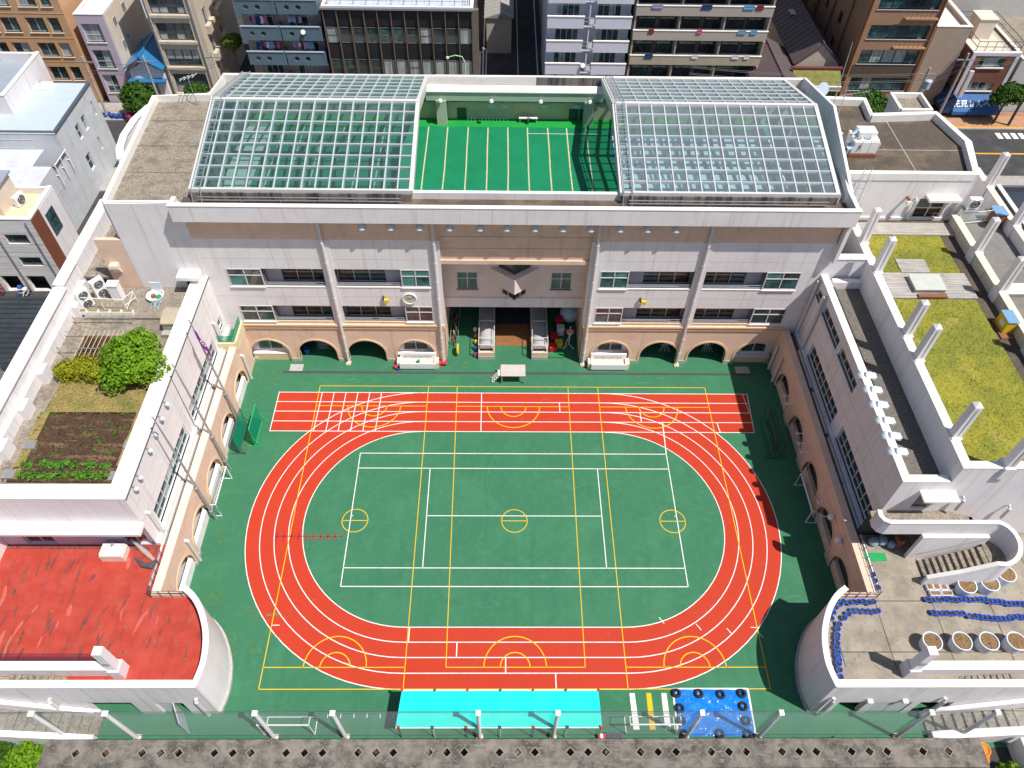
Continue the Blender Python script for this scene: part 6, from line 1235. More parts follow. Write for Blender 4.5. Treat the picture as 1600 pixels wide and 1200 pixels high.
# weeds at the foot of the net
rz_ = random.Random(17); wm = [tuft_mesh(34, .34, .3, rz_, leaf_weed, 'weed') for _ in range(3)]
for k in range(40):
    x = rz_.choice((rz_.uniform(15, 19.5), rz_.uniform(15, 19.5), rz_.uniform(-28, -24), rz_.uniform(-2, 22))); plant('weed', rz_.choice(wm), x, -15.6 + rz_.uniform(-.12, .14), 0, 'low weed growing between the court and the pergola slab', 'weed', 'weeds along the front edge', rz_.random() * 6, rz_.uniform(.5, 1.3))
tree('bush', 'bright green bush at the left end of the diamond holed pergola', 'bush', -28.3, -17.0, 0, 2.1, 1.75, leaf_garden, 3600, .13, None, 8, 14, .06, .9)
tree('bush', 'dark green bush half cut off at the left of the pergola', 'bush', -30.6, -15.8, 0, 1.2, 1.0, leaf_street, 1500, .12, None, 6, 15, .05, .9)
tree('bush', 'bright green bush at the right end of the diamond holed pergola', 'bush', 29.0, -18.2, 0, 2.0, 1.5, leaf_garden, 3000, .13, None, 8, 16, .06, .9)
tree('bush', 'small green bush left of the larger one right of the pergola', 'bush', 26.9, -18.3, 0, 1.6, .9, leaf_street, 1400, .12, None, 6, 19, .05, .9)
for k in range(14): tree('shrub', 'green shrub beyond the pergola slab, %s from the left' % nth(k + 1), 'shrub', -24 + k * 3.6 + R.uniform(-.8, .8), -18.35, 0, 2.55, .8, leaf_street if k % 3 else leaf_weed, 500, .13, 'shrubs beyond the pergola', 4, 40 + k, .04, .9)
# stairs at both bottom corners
for s in (-1, 1):
    t = thing('street_stair', 'grey stair with white side walls in the bottom %s corner' % ('left' if s < 0 else 'right'), 'staircase', (27 * s, -14.4, 0), 'stairs at the front corners')
    for k in range(9): part_box(t, 'stair_tread', conc, *sorted(((25.0 + k * .55) * s, (25.6 + k * .55) * s)), -15.1 if s < 0 else -14.95, -13.95, 0, .16 * (k + 1))
    m = MB(); prof = [(24.9, 0.0), (25.3, .1), (30.5, 1.7), (36, 1.7), (36, 3.0), (30.2, 3.0), (24.9, .9)]; m.wedge([(x * s, z) for x, z in prof], 'y', -13.95, -13.76); m.obj('upper_stringer', white, t)
    m = MB(); m.wedge([(x * s, z) for x, z in ((25.0, 0), (34, 0), (34, 2.5), (25.4, .75), (25.0, .6))], 'y', -15.45, -15.1 if s < 0 else -14.97); m.obj('lower_wall', white, t); part_box(t, 'landing', conc_terr, *sorted((29.9 * s, 36 * s)), -15.1 if s < 0 else -14.95, -13.95, 0, 1.5)
    m = MB(); m.tube([(25.2 * s, -13.98, 1.0), (30.2 * s, -13.98, 3.0)], .04, 6); m.obj('handrail', whitep, t)
t = thing('orange_slide', 'orange play slide end in the bottom right corner', 'slide', (28.8, -16.3, 0)); m = MB(); m.lathe([(0, .5), (.26, .48), (.36, .55), (.40, .66), (.35, .66), (.26, .58), (0, .56)], (27.75, -16.0, 0), 20); m.obj('slide_end', cols[4], t); m = MB(); m.wedge([(-16.9, 0), (-16.3, .5), (-16.3, .6), (-17.0, 0)], 'x', 27.5, 28.0); m.obj('chute', cols[4], t)
part_box(None, 'corner_wall', white, 29.6, 29.95, -17.6, -15.6, 0, 1.6, label='low white wall beside the orange slide', cat='wall'); part_box(None, 'brick_patch', paveor, -25.3, -23.4, -15.74, -15.2, 0, .012, kind='structure')
# ================================================================== NEIGHBOURING BUILDINGS
BY = 56.0
def block(name, label, x0, x1, y0, y1, z1, wm, rm, holes_front=(), side=None, holes_side=(), group=None, par=.5, roofz=None):
    """a building: front wall facing the school, side walls, back wall, roof and parapet."""
    t = thing(name, label, 'building', ((x0 + x1) / 2, (y0 + y1) / 2, 0), group)
    m = MB(); m.wall('x', y0, .35, x0, x1, 0, z1, holes_front); m.obj('front_wall', wm, t)
    m = MB(); m.wall('y', x0, .3, y0 + .35, y1, 0, z1, holes_side if side == 'y-' else ()); m.obj('side_wall', wm, t)
    m = MB(); m.wall('y', x1, -.3, y0 + .35, y1, 0, z1, holes_side if side == 'y+' else ()); m.obj('side_wall', wm, t)
    m = MB(); m.box(x0 + .3, x1 - .3, y1 - .3, y1, 0, z1); m.obj('back_wall', wm, t)
    part_box(t, 'roof', rm, x0 + .3, x1 - .3, y0 + .35, y1 - .3, z1 - par - .2, z1 - par)
    m = MB(); m.box(x0 - .04, x1 + .04, y0 - .04, y0 + .36, z1, z1 + .08); m.box(x0 - .04, x0 + .34, y0 + .36, y1, z1, z1 + .08); m.box(x1 - .34, x1 + .04, y0 + .36, y1, z1, z1 + .08); m.obj('coping', coping, t)
    part_box(t, 'room_wall', dark, x0 + .4, x1 - .4, y0 + 1.2, y0 + 1.3, .1, z1 - par - .3)
    return t
GD = [glassd, glasst, glassd, glassc]
# orange brown block of flats
brown = MAT('orange_brown_tile_wall', (.56, .34, .19), .75, .06, .8, .08, 30)
H = []
for z0, z1 in ((13.9, 15.5), (11.15, 12.75), (8.35, 9.97), (5.58, 7.18), (2.8, 4.4)):
    off = (9.97 - z1) * .02
    H += [(-50.98, -49.78, z0, z1), (-53.38, -51.38, z0, z1), (-56.2, -54.3, z0, z1), (-58.9, -56.75, z0, z1), (-61.9, -59.6, z0, z1), (-64.5, -62.4, z0, z1)]
t = block('apartment_building', 'orange brown tiled apartment building at the far left with paired windows', -66, -48.9, BY, 72, 18.5, brown, conc, H)
for (a, b, z0, z1) in H: window(t, 'x', BY + .2, a, b, z0, z1, 2 if b - a > 1.5 else 1, 1, alu, GD, .07, .08); part_box(t, 'window_sill', cream, a - .06, b + .06, BY - .1, BY + .2, z0 - .08, z0)
for z in (16.8, 13.2, 10.4, 7.7, 5.0): part_box(t, 'floor_band', brown, -66, -48.9, BY - .03, BY, z, z + .06)
t = block('annex_building', 'tall white building edge behind the orange brown flats', -49.5, -47.2, 63, 72, 17, white, conc)
# narrow lilac house
lil = MAT('lilac_wall', (.52, .44, .52), .75, .05, 1); cre = MAT('pale_cream_wall', (.66, .57, .48), .8, .06, 1, streak=((.5, .42, .36), (2, 2, .2), (.6, .8)))
H = [(-47.55, -45.5, 7.3, 9.35), (-47.55, -45.5, 4.25, 6.4), (-47.55, -46.0, 1.3, 3.45)]
t = block('narrow_house', 'narrow lilac fronted house with a white roof left of the blue tiled cottage', -47.9, -44.75, BY, 66, 10.35, lil, MAT('white_roof_sheet', (.80, .80, .82), .6, .04, 1), H, 'y+', [(57.7, 58.5, 8.2, 9.2), (57.9, 58.6, 5.4, 6.5), (60.8, 61.7, 8.3, 9.4), (59.6, 60.1, 5.9, 6.6)], par=.15)
for (a, b, z0, z1) in H: window(t, 'x', BY + .2, a, b, z0, z1, 2, 2, alu, [glassc, glasst, glassd], .08, .08, zsplit=.36); part_box(t, 'window_sill', coping, a - .08, b + .08, BY - .08, BY + .2, z0 - .1, z0)
for (a, b, z0, z1) in [(57.7, 58.5, 8.2, 9.2), (57.9, 58.6, 5.4, 6.5), (60.8, 61.7, 8.3, 9.4), (59.6, 60.1, 5.9, 6.6)]: window(t, 'y+', -44.66, a, b, z0, z1, 2, 1, alu, glassc, .06, .08)
part_box(t, 'side_cladding', cre, -44.75, -44.70, BY + .3, 66, 0, 10.25)
# blue tiled cottage
t = thing('cottage', 'small white cottage with a blue tiled gable roof between taller houses', 'house', (-42.1, 56, 0)); m = MB(); m.wedge([(-44.0, 0), (-40.2, 0), (-40.2, 4.2), (-42.1, 5.3), (-44.0, 4.2)], 'y', 55.6, 62); m.obj('wall', white, t)
for k in range(8):
    for sx in (-1, 1):
        a, b = k / 8, (k + 1) / 8; xa, xb = -42.1 + sx * 2.25 * a, -42.1 + sx * 2.25 * b; za, zb = 6.05 - 1.35 * a, 6.05 - 1.35 * b
        m = MB(); m.add([(xa, 55.0, za), (xb, 55.0, zb), (xb, 62.2, zb), (xa, 62.2, za), (xa, 55.0, za - .1), (xb, 55.0, zb - .14), (xb, 62.2, zb - .14), (xa, 62.2, za - .1)], ((0, 1, 2, 3), (4, 5, 1, 0), (7, 6, 5, 4), (1, 5, 6, 2))); m.obj('roof_tile_course', deepblue, t)
m = MB(); m.tube([(-42.1, 54.95, 6.1), (-42.1, 62.3, 6.1)], .14, 6); m.obj('ridge', deepblue, t); part_box(t, 'lower_eave', deepblue, -44.2, -40.0, 54.7, 55.6, 3.2, 3.35); window(t, 'x', 55.55, -42.9, -41.2, 1.2, 2.8, 2, 1, alu, glassc); part_box(t, 'awning_bar', rust, -41.2, -39.5, 54.4, 54.6, 1.0, 1.12)
# beige flats with enclosed balconies
bei = MAT('beige_concrete', (.56, .48, .38), .8, .08, 1, streak=((.33, .28, .22), (2, 2, .2), (.58, .8)))
H = [(-39.35, -35.5, z0, z1) for z0, z1 in ((13.4, 15.4), (10.5, 12.4), (7.6, 9.55), (4.6, 6.6), (1.4, 3.7))]
HS = [(57.6, 58.8, 8.3, 10.3), (57.6, 58.8, 5.2, 7.2), (57.6, 58.8, 2.2, 4.2), (61.5, 62.4, 5.5, 6.7), (61.5, 62.4, 8.5, 9.7)]
t = block('apartment_building', 'beige concrete flats with dark glazed balcony bays left of the blue grey block', -39.9, -34.4, BY, 68, 18.3, bei, conc, H, 'y+', HS)
for (a, b, z0, z1) in H:
    window(t, 'x', BY + .15, a, b, z0, z1, 4, 2, darksteel, [glassd, glassc, glassd], .1, .1, zsplit=.4); part_box(t, 'ledge', bei, a - .25, b + .25, BY - .22, BY, z0 - .32, z0 - .02)
for (a, b, z0, z1) in HS: window(t, 'y+', -34.55, a, b, z0, z1, 2, 1, alu, glassd, .06, .08); part_box(t, 'balcony_front', bei, -34.4, -33.9, a - .4, b + .8, z0 - .5, z0 + .4)
m = MB(); m.tube([(-34.9, BY - .12, 17), (-34.9, BY - .12, 0)], .12, 8); m.tube([(-39.6, BY - .12, 17), (-39.6, BY - .12, 0)], .1, 8); m.obj('downpipe', plinth, t)
# blue grey flats with round holes in the balcony fronts
blg = MAT('blue_grey_paint', (.11, .17, .22), .7, .06, 1, streak=((.11, .14, .18), (2, 2, .2), (.55, .8))); tan = MAT('tan_wall', (.38, .31, .26), .8, .08, 1)
t = block('apartment_building', 'blue grey flats whose balcony fronts have round holes', -30.1, -21.3, BY + 1.4, 66, 18.5, tan, conc)
cloth = [MAT('laundry_%s' % n, c, .8, .1, 4) for n, c in (('navy', (.02, .05, .16)), ('white', (.7, .7, .72)), ('pink', (.6, .1, .25)), ('sky', (.15, .35, .55)), ('maroon', (.22, .03, .05)), ('lilac', (.4, .3, .5)))]
rl = random.Random(33)
def holed_front(x0, x1, z0, z1, y, cs, r):
    m = MB(); n = 20; x = x0; zc = (z0 + z1) / 2
    for c in cs + [None]:
        e = x1 if c is None else c - r
        m.box(x, e, y, y + .16, z0, z1)
        if c is None: break
        up = [(c - r * math.cos(math.pi * k / n), zc + r * math.sin(math.pi * k / n)) for k in range(n + 1)]
        for (a, za), (b, zb) in zip(up, up[1:]):
            for d in (0, .16): m.quad((a, y + d, za), (b, y + d, zb), (b, y + d, z1), (a, y + d, z1)); m.quad((a, y + d, 2 * zc - za), (b, y + d, 2 * zc - zb), (b, y + d, z0), (a, y + d, z0))
            m.quad((a, y, za), (b, y, zb), (b, y + .16, zb), (a, y + .16, za)); m.quad((a, y, 2 * zc - za), (b, y, 2 * zc - zb), (b, y + .16, 2 * zc - zb), (a, y + .16, 2 * zc - za))
        m.quad((c - r, y, z1), (c + r, y, z1), (c + r, y + .16, z1), (c - r, y + .16, z1)); x = c + r
    return m
for fi, zt in enumerate((17.9, 15.0, 12.15, 9.25, 6.4, 3.5)):
    for bi, (a, b) in enumerate(((-30.0, -26.05), (-25.6, -21.45))):
        holed_front(a, b, zt - 1.5, zt, BY, [a + 1.1, a + 2.35], .27).obj('balcony_front', blg, t)
        m = MB(); m.box(a - .1, b + .1, BY - .06, BY + .2, zt, zt + .08); m.obj('balcony_rail', MAT('blue_grey_rail', (.30, .36, .42), .6, .05, 2), t)
        part_box(t, 'balcony_floor', tan, a, b, BY + .16, BY + 1.4, zt - 1.5, zt - 1.35)
        part_box(t, 'balcony_side', blg, b - .02, b + .3, BY, BY + 1.4, zt - 1.5, zt + .04)
        window(t, 'x', BY + 1.33, a + .7, b - .6, zt - 1.2, zt + .9, 4, 1, alu, [glasst, glassd, glassc], .06, .07)
        if fi in (2, 3, 4) :
            m = MB(); m.tube([(a + .3, BY + .5, zt + .95), (b - .2, BY + .5, zt + .95)], .02, 5); pole = m.obj('laundry_pole', steel, t)
            for k in range(rl.randint(5, 9)):
                x = a + (1.0 if bi == 0 else .8) + k * .3; h = rl.uniform(.5, .95); m = MB(); n = 4; g = []
                for q in range(n + 1): g += [(x + .05 * math.sin(q), BY + .5 + .05 * math.sin(q * 1.7 + k), zt + .95 - h * q / n), (x + .26 + .05 * math.sin(q * .7), BY + .5 + .05 * math.cos(q * 1.3 + k), zt + .95 - h * q / n)]
                m.add(g, [(2 * q, 2 * q + 1, 2 * q + 3, 2 * q + 2) for q in range(n)]); m.obj('laundry', rl.choice(cloth), pole)
    if fi == 3: m = MB(); m.lathe([(0, 0), (.15, .03), (.26, .08)], (0, 0, 0), 14); d = m.obj('satellite_dish', whitep, t); d.location = (-23.2 + 25.7, BY - .12 - 61.7, zt - .45); d.rotation_euler = (1.2, 0, .3)
# dark glazed office block
mul = MAT('bronze_mullion', (.17, .14, .11), .5, .12, 3); spd = MAT('dark_spandrel_panel', (.016, .018, .024), .35, .25, 1.2, spec=.5)
t = block('office_building', 'dark glazed office block with bronze mullions and a pale railed roof', -20.8, -4.3, BY + .25, 72, 11.4, spd, MAT('pale_blue_roof', (.50, .55, .60), .6, .06, 1), par=.2)
rows = [(9.45, 11.15, 0), (7.55, 9.3, 1), (5.75, 7.45, 0), (3.85, 5.65, 1), (2.0, 3.75, 0), (.2, 1.9, 1)]; nb = 11; w = 16.3 / nb
for z0, z1, g in rows:
    for k in range(nb):
        xa = -20.7 + w * k
        if g: window(t, 'x', BY + .08, xa + .1, xa + w - .1, z0, z1, 1, 2 if rl.random() < .35 else 1, mul, rl.choice((glassc, glassc, glassd, glasst)), .06, .1)
        else: part_box(t, 'spandrel', spd, xa + .1, xa + w - .1, BY + .1, BY + .2, z0, z1)
for k in range(nb + 1): x = -20.7 + w * k; part_box(t, 'mullion', mul, x - .045, x + .045, BY - .12, BY + .24, 0, 11.3)
m = MB(); m.box(-20.9, -4.2, BY - .2, BY + .3, 11.3, 11.5); m.obj('roof_edge', steel, t); part_box(t, 'end_column', mul, -4.35, -3.7, BY - .1, BY + .5, 0, 11.4)
m = MB()
for z in (11.9, 12.4):
    m.tube([(-20.2, BY + .8, z), (-4.9, BY + .8, z), (-4.9, 70, z), (-20.2, 70, z), (-20.2, BY + .8, z)], .035, 5)
for k in range(12): x = -20.2 + 15.3 * k / 11; m.tube([(x, BY + .8, 11.3), (x, BY + .8, 12.4)], .035, 5); m.tube([(x, BY + .8, 12.2), (x, BY + 1.9, 11.3)], .03, 5)
m.obj('roof_railing', steel, t)
for k in range(11): part_box(t, 'roof_seam', steel, -19.5 + k * 1.4, -19.47 + k * 1.4, BY + .9, 70, 11.2, 11.215)
# footbridge stair and street lamp in front of it
t = thing('footbridge', 'pale green footbridge parapet in front of the dark office block', 'footbridge', (-7.5, 53.5, 0)); lg = MAT('pale_green_paint', (.42, .62, .42), .6, .06, 2)
part_box(t, 'parapet_panel', MAT('tan_panel', (.46, .36, .18), .7, .08, 2), -8.6, -5.6, 53.4, 53.5, 3.95, 5.2); m = MB(); m.wedge([(-11.8, 3.4), (-8.6, 4.0), (-8.6, 5.2), (-11.8, 3.9)], 'y', 53.4, 53.5); m.obj('stair_panel', MAT('tan_panel', (.46, .36, .18), .7, .08, 2), t)
m = MB(); m.tube([(-12, 53.35, 3.95), (-8.6, 53.35, 5.3), (-5.5, 53.35, 5.3), (-5.5, 53.35, 3.5)], .08, 6); m.tube([(-8.6, 53.35, 3.5), (-8.6, 53.35, 5.3)], .06, 6); m.tube([(-10.3, 53.35, 3.2), (-10.3, 53.35, 4.6)], .06, 6); m.obj('rail', lg, t); part_box(t, 'deck', lg, -8.6, -5.5, 51, 53.4, 3.4, 3.6)
for x in (-8.4, -5.7): part_box(t, 'leg', lg, x - .15, x + .15, 52.5, 52.8, 0, 3.4)
t = thing('street_lamp', 'pale green street lamp with a curved arm by the footbridge', 'street lamp', (-5.2, 53.2, 0)); m = MB(); m.tube([(-5.2, 53.2, 0), (-5.2, 53.2, 6.9), (-5.5, 53.1, 7.6), (-6.2, 53.0, 7.8), (-7.0, 53, 7.6)], [.1, .08, .06, .06, .05], 8); m.obj('pole', lg, t); m = MB(); m.lathe([(.08, .0), (.2, .08), (.16, .22), (.05, .26)], (-7.1, 53, 7.4), 10); m.obj('lamp_head', lg, t)
# buildings up the side street
for (nm, lab, x0, x1, y0, y1, z) in (('low_house', 'low white roofed house behind the office block in the side street', -12, -4.8, 74, 84, 5), ('low_house', 'grey roofed house up the side street on the left', -14, -4.6, 86, 110, 7), ('tower_house', 'tall dark house lining the side street behind the white balconies', 4.2, 16, 69, 110, 14)):
    block(nm, lab, x0, x1, y0, y1, z, white if z == 5 else bei, MAT('white_roof_sheet', (.75, .75, .77), .6, .04, 1) if z == 5 else conc_dark)
t = thing('ribbed_roof_house', 'grey ribbed roof of a low house standing beside the dark alley', 'house', (-1.6, 77, 0)); part_box(t, 'wall', bei, -3.1, .1, 69.2, 88, 0, 4.6)
m = MB(); m.wedge([(-3.4, 4.6), (.4, 4.6), (-1.2, 5.3)], 'y', 69, 88.2); rf = m.obj('roof', MAT('grey_ribbed_roof', (.34, .32, .30), .7, .08, 1), t)
for k in range(20): y = 69.3 + k * .98; m = MB(); m.tube([(-3.4, y, 4.64), (-1.2, y, 5.34), (.4, y, 4.64)], .05, 4); m.obj('standing_seam', plinth, rf)
t = thing('guard_rail', 'thin white guard rail with bent ends along the alley', 'guard rail', (-2.6, 64, 0)); m = MB(); m.tube([(-3.1, 60, .1), (-3.1, 60, 1.0), (-3.1, 68, 1.0), (-3.6, 68.6, 1.0), (-3.6, 68.6, .1)], .06, 6); m.obj('rail', whitep, t)
m = MB()
for k in range(4): m.tube([(-3.1, 61.5 + k * 1.8, 0), (-3.1, 61.5 + k * 1.8, 1.0)], .05, 6)
m.obj('rail_post', whitep, t)
# white flats with balconies
lw = MAT('pale_lavender_wall', (.66, .68, .76), .75, .05, 1)
t = block('apartment_building', 'pale lavender flats with white railed balconies at the top of the alley', 4.0, 13.2, BY + 1.5, 69, 16.5, lw, conc)
for zt in (16.1, 13.45, 10.75, 8.05, 5.42, 2.8):
    for a, b in ((3.9, 7.95), (9.2, 13.2)):
        part_box(t, 'balcony_front', lw, a, b, BY, BY + .16, zt - 1.25, zt); part_box(t, 'balcony_rail', coping, a - .05, b + .05, BY - .05, BY + .2, zt, zt + .09)
    part_box(t, 'balcony_floor', lw, 3.9, 13.2, BY + .16, BY + 1.5, zt - 1.25, zt - 1.1); part_box(t, 'divider', lw, 8.5, 8.62, BY + .2, BY + 1.5, zt - 1.1, zt + 1.2)
    for x in (3.9, 13.06): part_box(t, 'balcony_side', lw, x, x + .14, BY + .16, BY + 1.5, zt - 1.25, zt)
    for a, b in ((4.9, 7.5), (9.5, 12.1)): window(t, 'x', BY + 1.42, a, b, zt - 1.0, zt + 1.05, 4, 1, alu, [glassc, glasst, glassd, glasst], .06, .08)
    m = MB()
    for z in (zt - .95, zt - .5, zt - .1): m.tube([(7.95, BY + .08, z), (9.2, BY + .08, z)], .025, 5)
    m.obj('railing', steel, t); u = part_box(t, 'outdoor_unit', whitep, 8.7, 9.15, BY + .5, BY + .85, zt - 1.1, zt - .35)
m = MB(); m.lathe([(0, 0), (.15, .03), (.27, .1)], (0, 0, 0), 14); d = m.obj('satellite_dish', whitep, t); d.location = (8.2 - 8.6, BY - .05 - 63.25, 5.3); d.rotation_euler = (1.1, 0, .2)
# taupe flats
tau = MAT('taupe_tile_wall', (.46, .41, .36), .75, .06, 1); sand = BRICK('sand_tile_wall', (.50, .44, .33), (.46, .40, .30), (.36, .32, .25))
t = block('apartment_building', 'taupe flats with long horizontal balconies and blue laundry', 13.6, 28.5, BY + 1.6, 70, 17.5, MAT('dark_taupe', (.14, .125, .12), .8, .08, 1), conc)
for zt in (16.9, 14.05, 12.15 - .1, 9.35, 6.5, 3.6):
    wm_ = tau if zt > 7 else sand
    part_box(t, 'balcony_front', wm_, 13.55, 28.6, BY, BY + .18, zt - 1.05, zt); part_box(t, 'balcony_rail', coping, 13.5, 28.65, BY - .04, BY + .22, zt, zt + .07)
    m = MB(); m.tube([(13.7, BY + .1, zt + .22), (28.5, BY + .1, zt + .22)], .025, 5)
    for k in range(12): x = 13.8 + k * 1.3; m.tube([(x, BY + .1, zt), (x, BY + .1, zt + .22)], .02, 4)
    m.obj('railing', darksteel, t); part_box(t, 'balcony_floor', tau, 13.6, 28.5, BY + .18, BY + 1.6, zt - 1.05, zt - .9)
    for x in (13.55, 18.5, 23.5, 28.45): part_box(t, 'divider', wm_, x, x + .15, BY + .18, BY + 1.6, zt - .9, zt + 1.6)
    for a in (14.2, 16.6, 19.2, 21.6, 24.2, 26.5): window(t, 'x', BY + 1.52, a, a + 1.9, zt - .9, zt + 1.1, 2, 1, darksteel, [glassd, glasst, glassd], .06, .08)
    if zt in (12.05, 9.35, 6.5):
        for x in (15.2, 20.6, 25.2, 26.6):
            m = MB(); n = 4; g = []; c = rl.choice(cloth); w_ = rl.uniform(.5, 1.3)
            for q in range(n + 1): g += [(x, BY - .06 - .02 * (q % 2), zt + .24 - .14 * q), (x + w_, BY - .06 - .02 * (q % 2), zt + .24 - .14 * q)]
            m.add(g, [(2 * q, 2 * q + 1, 2 * q + 3, 2 * q + 2) for q in range(n)]); m.obj('laundry', c, t)
# low houses with ribbed dark roofs
def ribbed(name, label, x0, x1, y0, y1, ze, zr, mat, wallm, axis='y'):
    t = thing(name, label, 'house', ((x0 + x1) / 2, (y0 + y1) / 2, 0), 'low houses with dark ribbed roofs'); xm = (x0 + x1) / 2
    m = MB(); m.wedge([(x0 + .3, 0), (x1 - .3, 0), (x1 - .3, ze), (xm, zr - .1), (x0 + .3, ze)], 'y', y0 + .2, y1 - .2); m.obj('wall', wallm, t)
    n = 16
    for sx in (-1, 1):
        xe = xm + sx * (x1 - x0) / 2
        m = MB(); m.add([(xm, y0, zr), (xe, y0, ze), (xe, y1, ze), (xm, y1, zr), (xm, y0, zr - .1), (xe, y0, ze - .1), (xe, y1, ze - .1), (xm, y1, zr - .1)], ((0, 1, 2, 3), (4, 5, 1, 0), (7, 6, 5, 4), (1, 5, 6, 2), (3, 2, 6, 7))); r = m.obj('roof', mat, t)
        for k in range(n + 1): y = y0 + (y1 - y0) * k / n; m = MB(); m.tube([(xm, y, zr + .03), (xe, y, ze + .03)], .05, 4); m.obj('standing_seam', mat, r)
    m = MB(); m.tube([(xm, y0 - .05, zr + .05), (xm, y1 + .05, zr + .05)], .1, 6); m.obj('ridge', mat, t); return t
pur = MAT('purple_brown_sheet', (.115, .085, .09), .5, .1, 1, spec=.4)
ribbed('ribbed_roof_house', 'low house with a purple brown ribbed roof beside the taupe flats', 27.6, 33.4, 51, 62, 4.6, 6.0, pur, bei)
t = ribbed('ribbed_roof_house', 'larger house with a long dark ribbed roof behind the mossy wall', 33.0, 38.6, 57, 72, 5.2, 7.6, pur, bei); part_box(t, 'skylight', MAT('pale_skylight_glass', (.45, .55, .62), .2, .05, 2), 34.3, 35.0, 66, 67.3, 6.9, 6.98)
t = thing('mossy_wall', 'mossy yellow green sloping roof strip with a maroon ridge in front of the dark roofs', 'roof', (35, 55, 0)); m = MB(); m.wedge([(53.9, 4.3), (55.6, 5.4), (55.6, 0), (53.9, 0)], 'x', 32.5, 38.0); m.obj('slope', MAT('yellow_moss', (.20, .19, .045), .95, .3, 2.2, .5, 20, stain=(.16, .17, .04), sscale=1.5), t); part_box(t, 'ridge', MAT('maroon_sheet', (.16, .05, .07), .5, .1, 2), 32.3, 38.2, 55.4, 55.8, 5.4, 5.6); part_box(t, 'fascia', white, 32.5, 38.0, 53.7, 53.9, 3.7, 4.25); window(t, 'x', 53.8, 33.6, 36.5, 1.2, 3.2, 3, 1, alu, glassc)
t = thing('grey_shed', 'grey sheet fronted shed left of the mossy roof', 'shed', (30, 52, 0)); part_box(t, 'wall', plinth, 27.2, 32.0, 50.8, 53.5, 0, 4.6); m = MB(); m.wedge([(50.6, 4.6), (53.6, 4.7), (53.6, 5.0), (50.6, 4.75)], 'x', 27.0, 32.2); m.obj('roof', pur, t)
t = thing('water_tank', 'small round dark topped water tank on a pale block behind the school', 'water tank', (31.3, 47, 0)); part_box(t, 'plinth', plinth, 30.6, 32.0, 46.3, 47.8, 0, 6.4); m = MB(); m.lathe([(.65, 0), (.65, 1.0), (.6, 1.1)], (31.3, 47, 6.4), 16); m.obj('tank', darksteel, t); m = MB(); m.lathe([(.6, 0), (.5, .05), (0, .08)], (31.3, 47, 7.5), 16); m.obj('lid', MAT('pale_blue_lid', (.35, .45, .58), .4, .05, 2), t)
# brick tiled flats on the right
brk = BRICK('brown_brick_tile', (.43, .25, .145), (.38, .215, .125), (.31, .20, .13), .3, .1)
H = [(39.85, 46.6, z0, z1) for z0, z1 in ((15.1, 16.7), (12.0, 13.6), (8.75, 10.3), (5.85, 7.5), (2.6, 4.2))]
HS = [(62, 63.2, 4.4, 5.8), (62, 63.2, 7.4, 8.8), (67, 68, 3.6, 5), (67, 68, 7, 8.4)]
t = block('apartment_building', 'brown brick tiled flats with wide teal windows behind the round tree', 39.0, 47.2, BY, 74, 19, brk, conc, H, 'y-', HS)
for i, (a, b, z0, z1) in enumerate(H):
    window(t, 'x', BY + .2, a, a + 3.4 if i < 3 else b, z0, z1, 2 if i < 3 else 5, 1, darksteel, [glasst, glasst, glassc], .1, .1)
    if i < 3:
        window(t, 'x', BY + .28, a + 3.4, b, z0, z1, 3, 1, darksteel, [glassd, glasst], .08, .08); part_box(t, 'balcony_floor', brk, a + 3.3, b + .2, BY - .5, BY, z0 - .9, z0 - .8); m = MB(); m.tube([(a + 3.3, BY - .48, z0 + .1), (b + .2, BY - .48, z0 + .1)], .03, 5); 
        for k in range(8): x = a + 3.3 + (b - a - 3.1) * k / 7; m.tube([(x, BY - .48, z0 - .8), (x, BY - .48, z0 + .1)], .02, 4)
        m.obj('railing', darksteel, t)
    part_box(t, 'window_sill', alu, a - .05, b + .05, BY - .08, BY + .2, z0 - .06, z0)
part_box(t, 'dark_band', MAT('dark_brown_band', (.11, .08, .065), .7, .1, 2), 39.4, 46.8, BY - .02, BY, 4.3, 5.75)
for (a, b, z0, z1) in HS: window(t, 'y-', 39.15, a, b, z0, z1, 1, 1, darksteel, glassd, .06, .08)
for x in (39.15, 47.0): m = MB(); m.tube([(x, BY - .12, 18), (x, BY - .12, 0)], .1, 8); m.obj('downpipe', MAT('copper_brown_pipe', (.36, .17, .08), .5, .1, 2), t)
for y in (60, 65, 70): m = MB(); m.tube([(38.85, y, 17), (38.85, y, 0)], .08, 6); m.obj('downpipe', darksteel, t)
block('tall_building', 'tall dark brown building side behind the ribbed roofs', 33.5, 39.5, 74, 86, 22, MAT('dark_taupe', (.14, .125, .12), .8, .08, 1), conc_dark)
# shop building with the blue awning
t = block('narrow_building', 'plain tan building between the brown flats and the shop', 48.2, 52.2, 57.5, 70, 9.5, MAT('tan_wall', (.38, .30, .24), .8, .08, 1), MAT('white_roof_sheet', (.75, .75, .77), .6, .04, 1))
rbk = BRICK('dark_red_brick', (.24, .095, .06), (.19, .075, .05), (.12, .08, .07), .3, .1)
H = [(53.9, 56.95, 5.6, 6.7), (53.7, 57.0, 2.75, 3.75)]
t = block('shop_building', 'dark red brick shop with white corner strips and a roof terrace', 52.8, 58.3, BY, 64, 7.3, rbk, MAT('pale_terrace', (.58, .54, .44), .8, .06, 1), H, 'y-', [(60, 61.6, 4.6, 6.2), (57.8, 59.2, 4.6, 6.0), (57.6, 59, 1.8, 3.2)], par=.25)
for (a, b, z0, z1) in H: window(t, 'x', BY + .2, a, b, z0, z1, 4, 1, alu, [glassc, glasst], .06, .08); part_box(t, 'window_sill', coping, a - .1, b + .1, BY - .15, BY + .2, z0 - .12, z0)
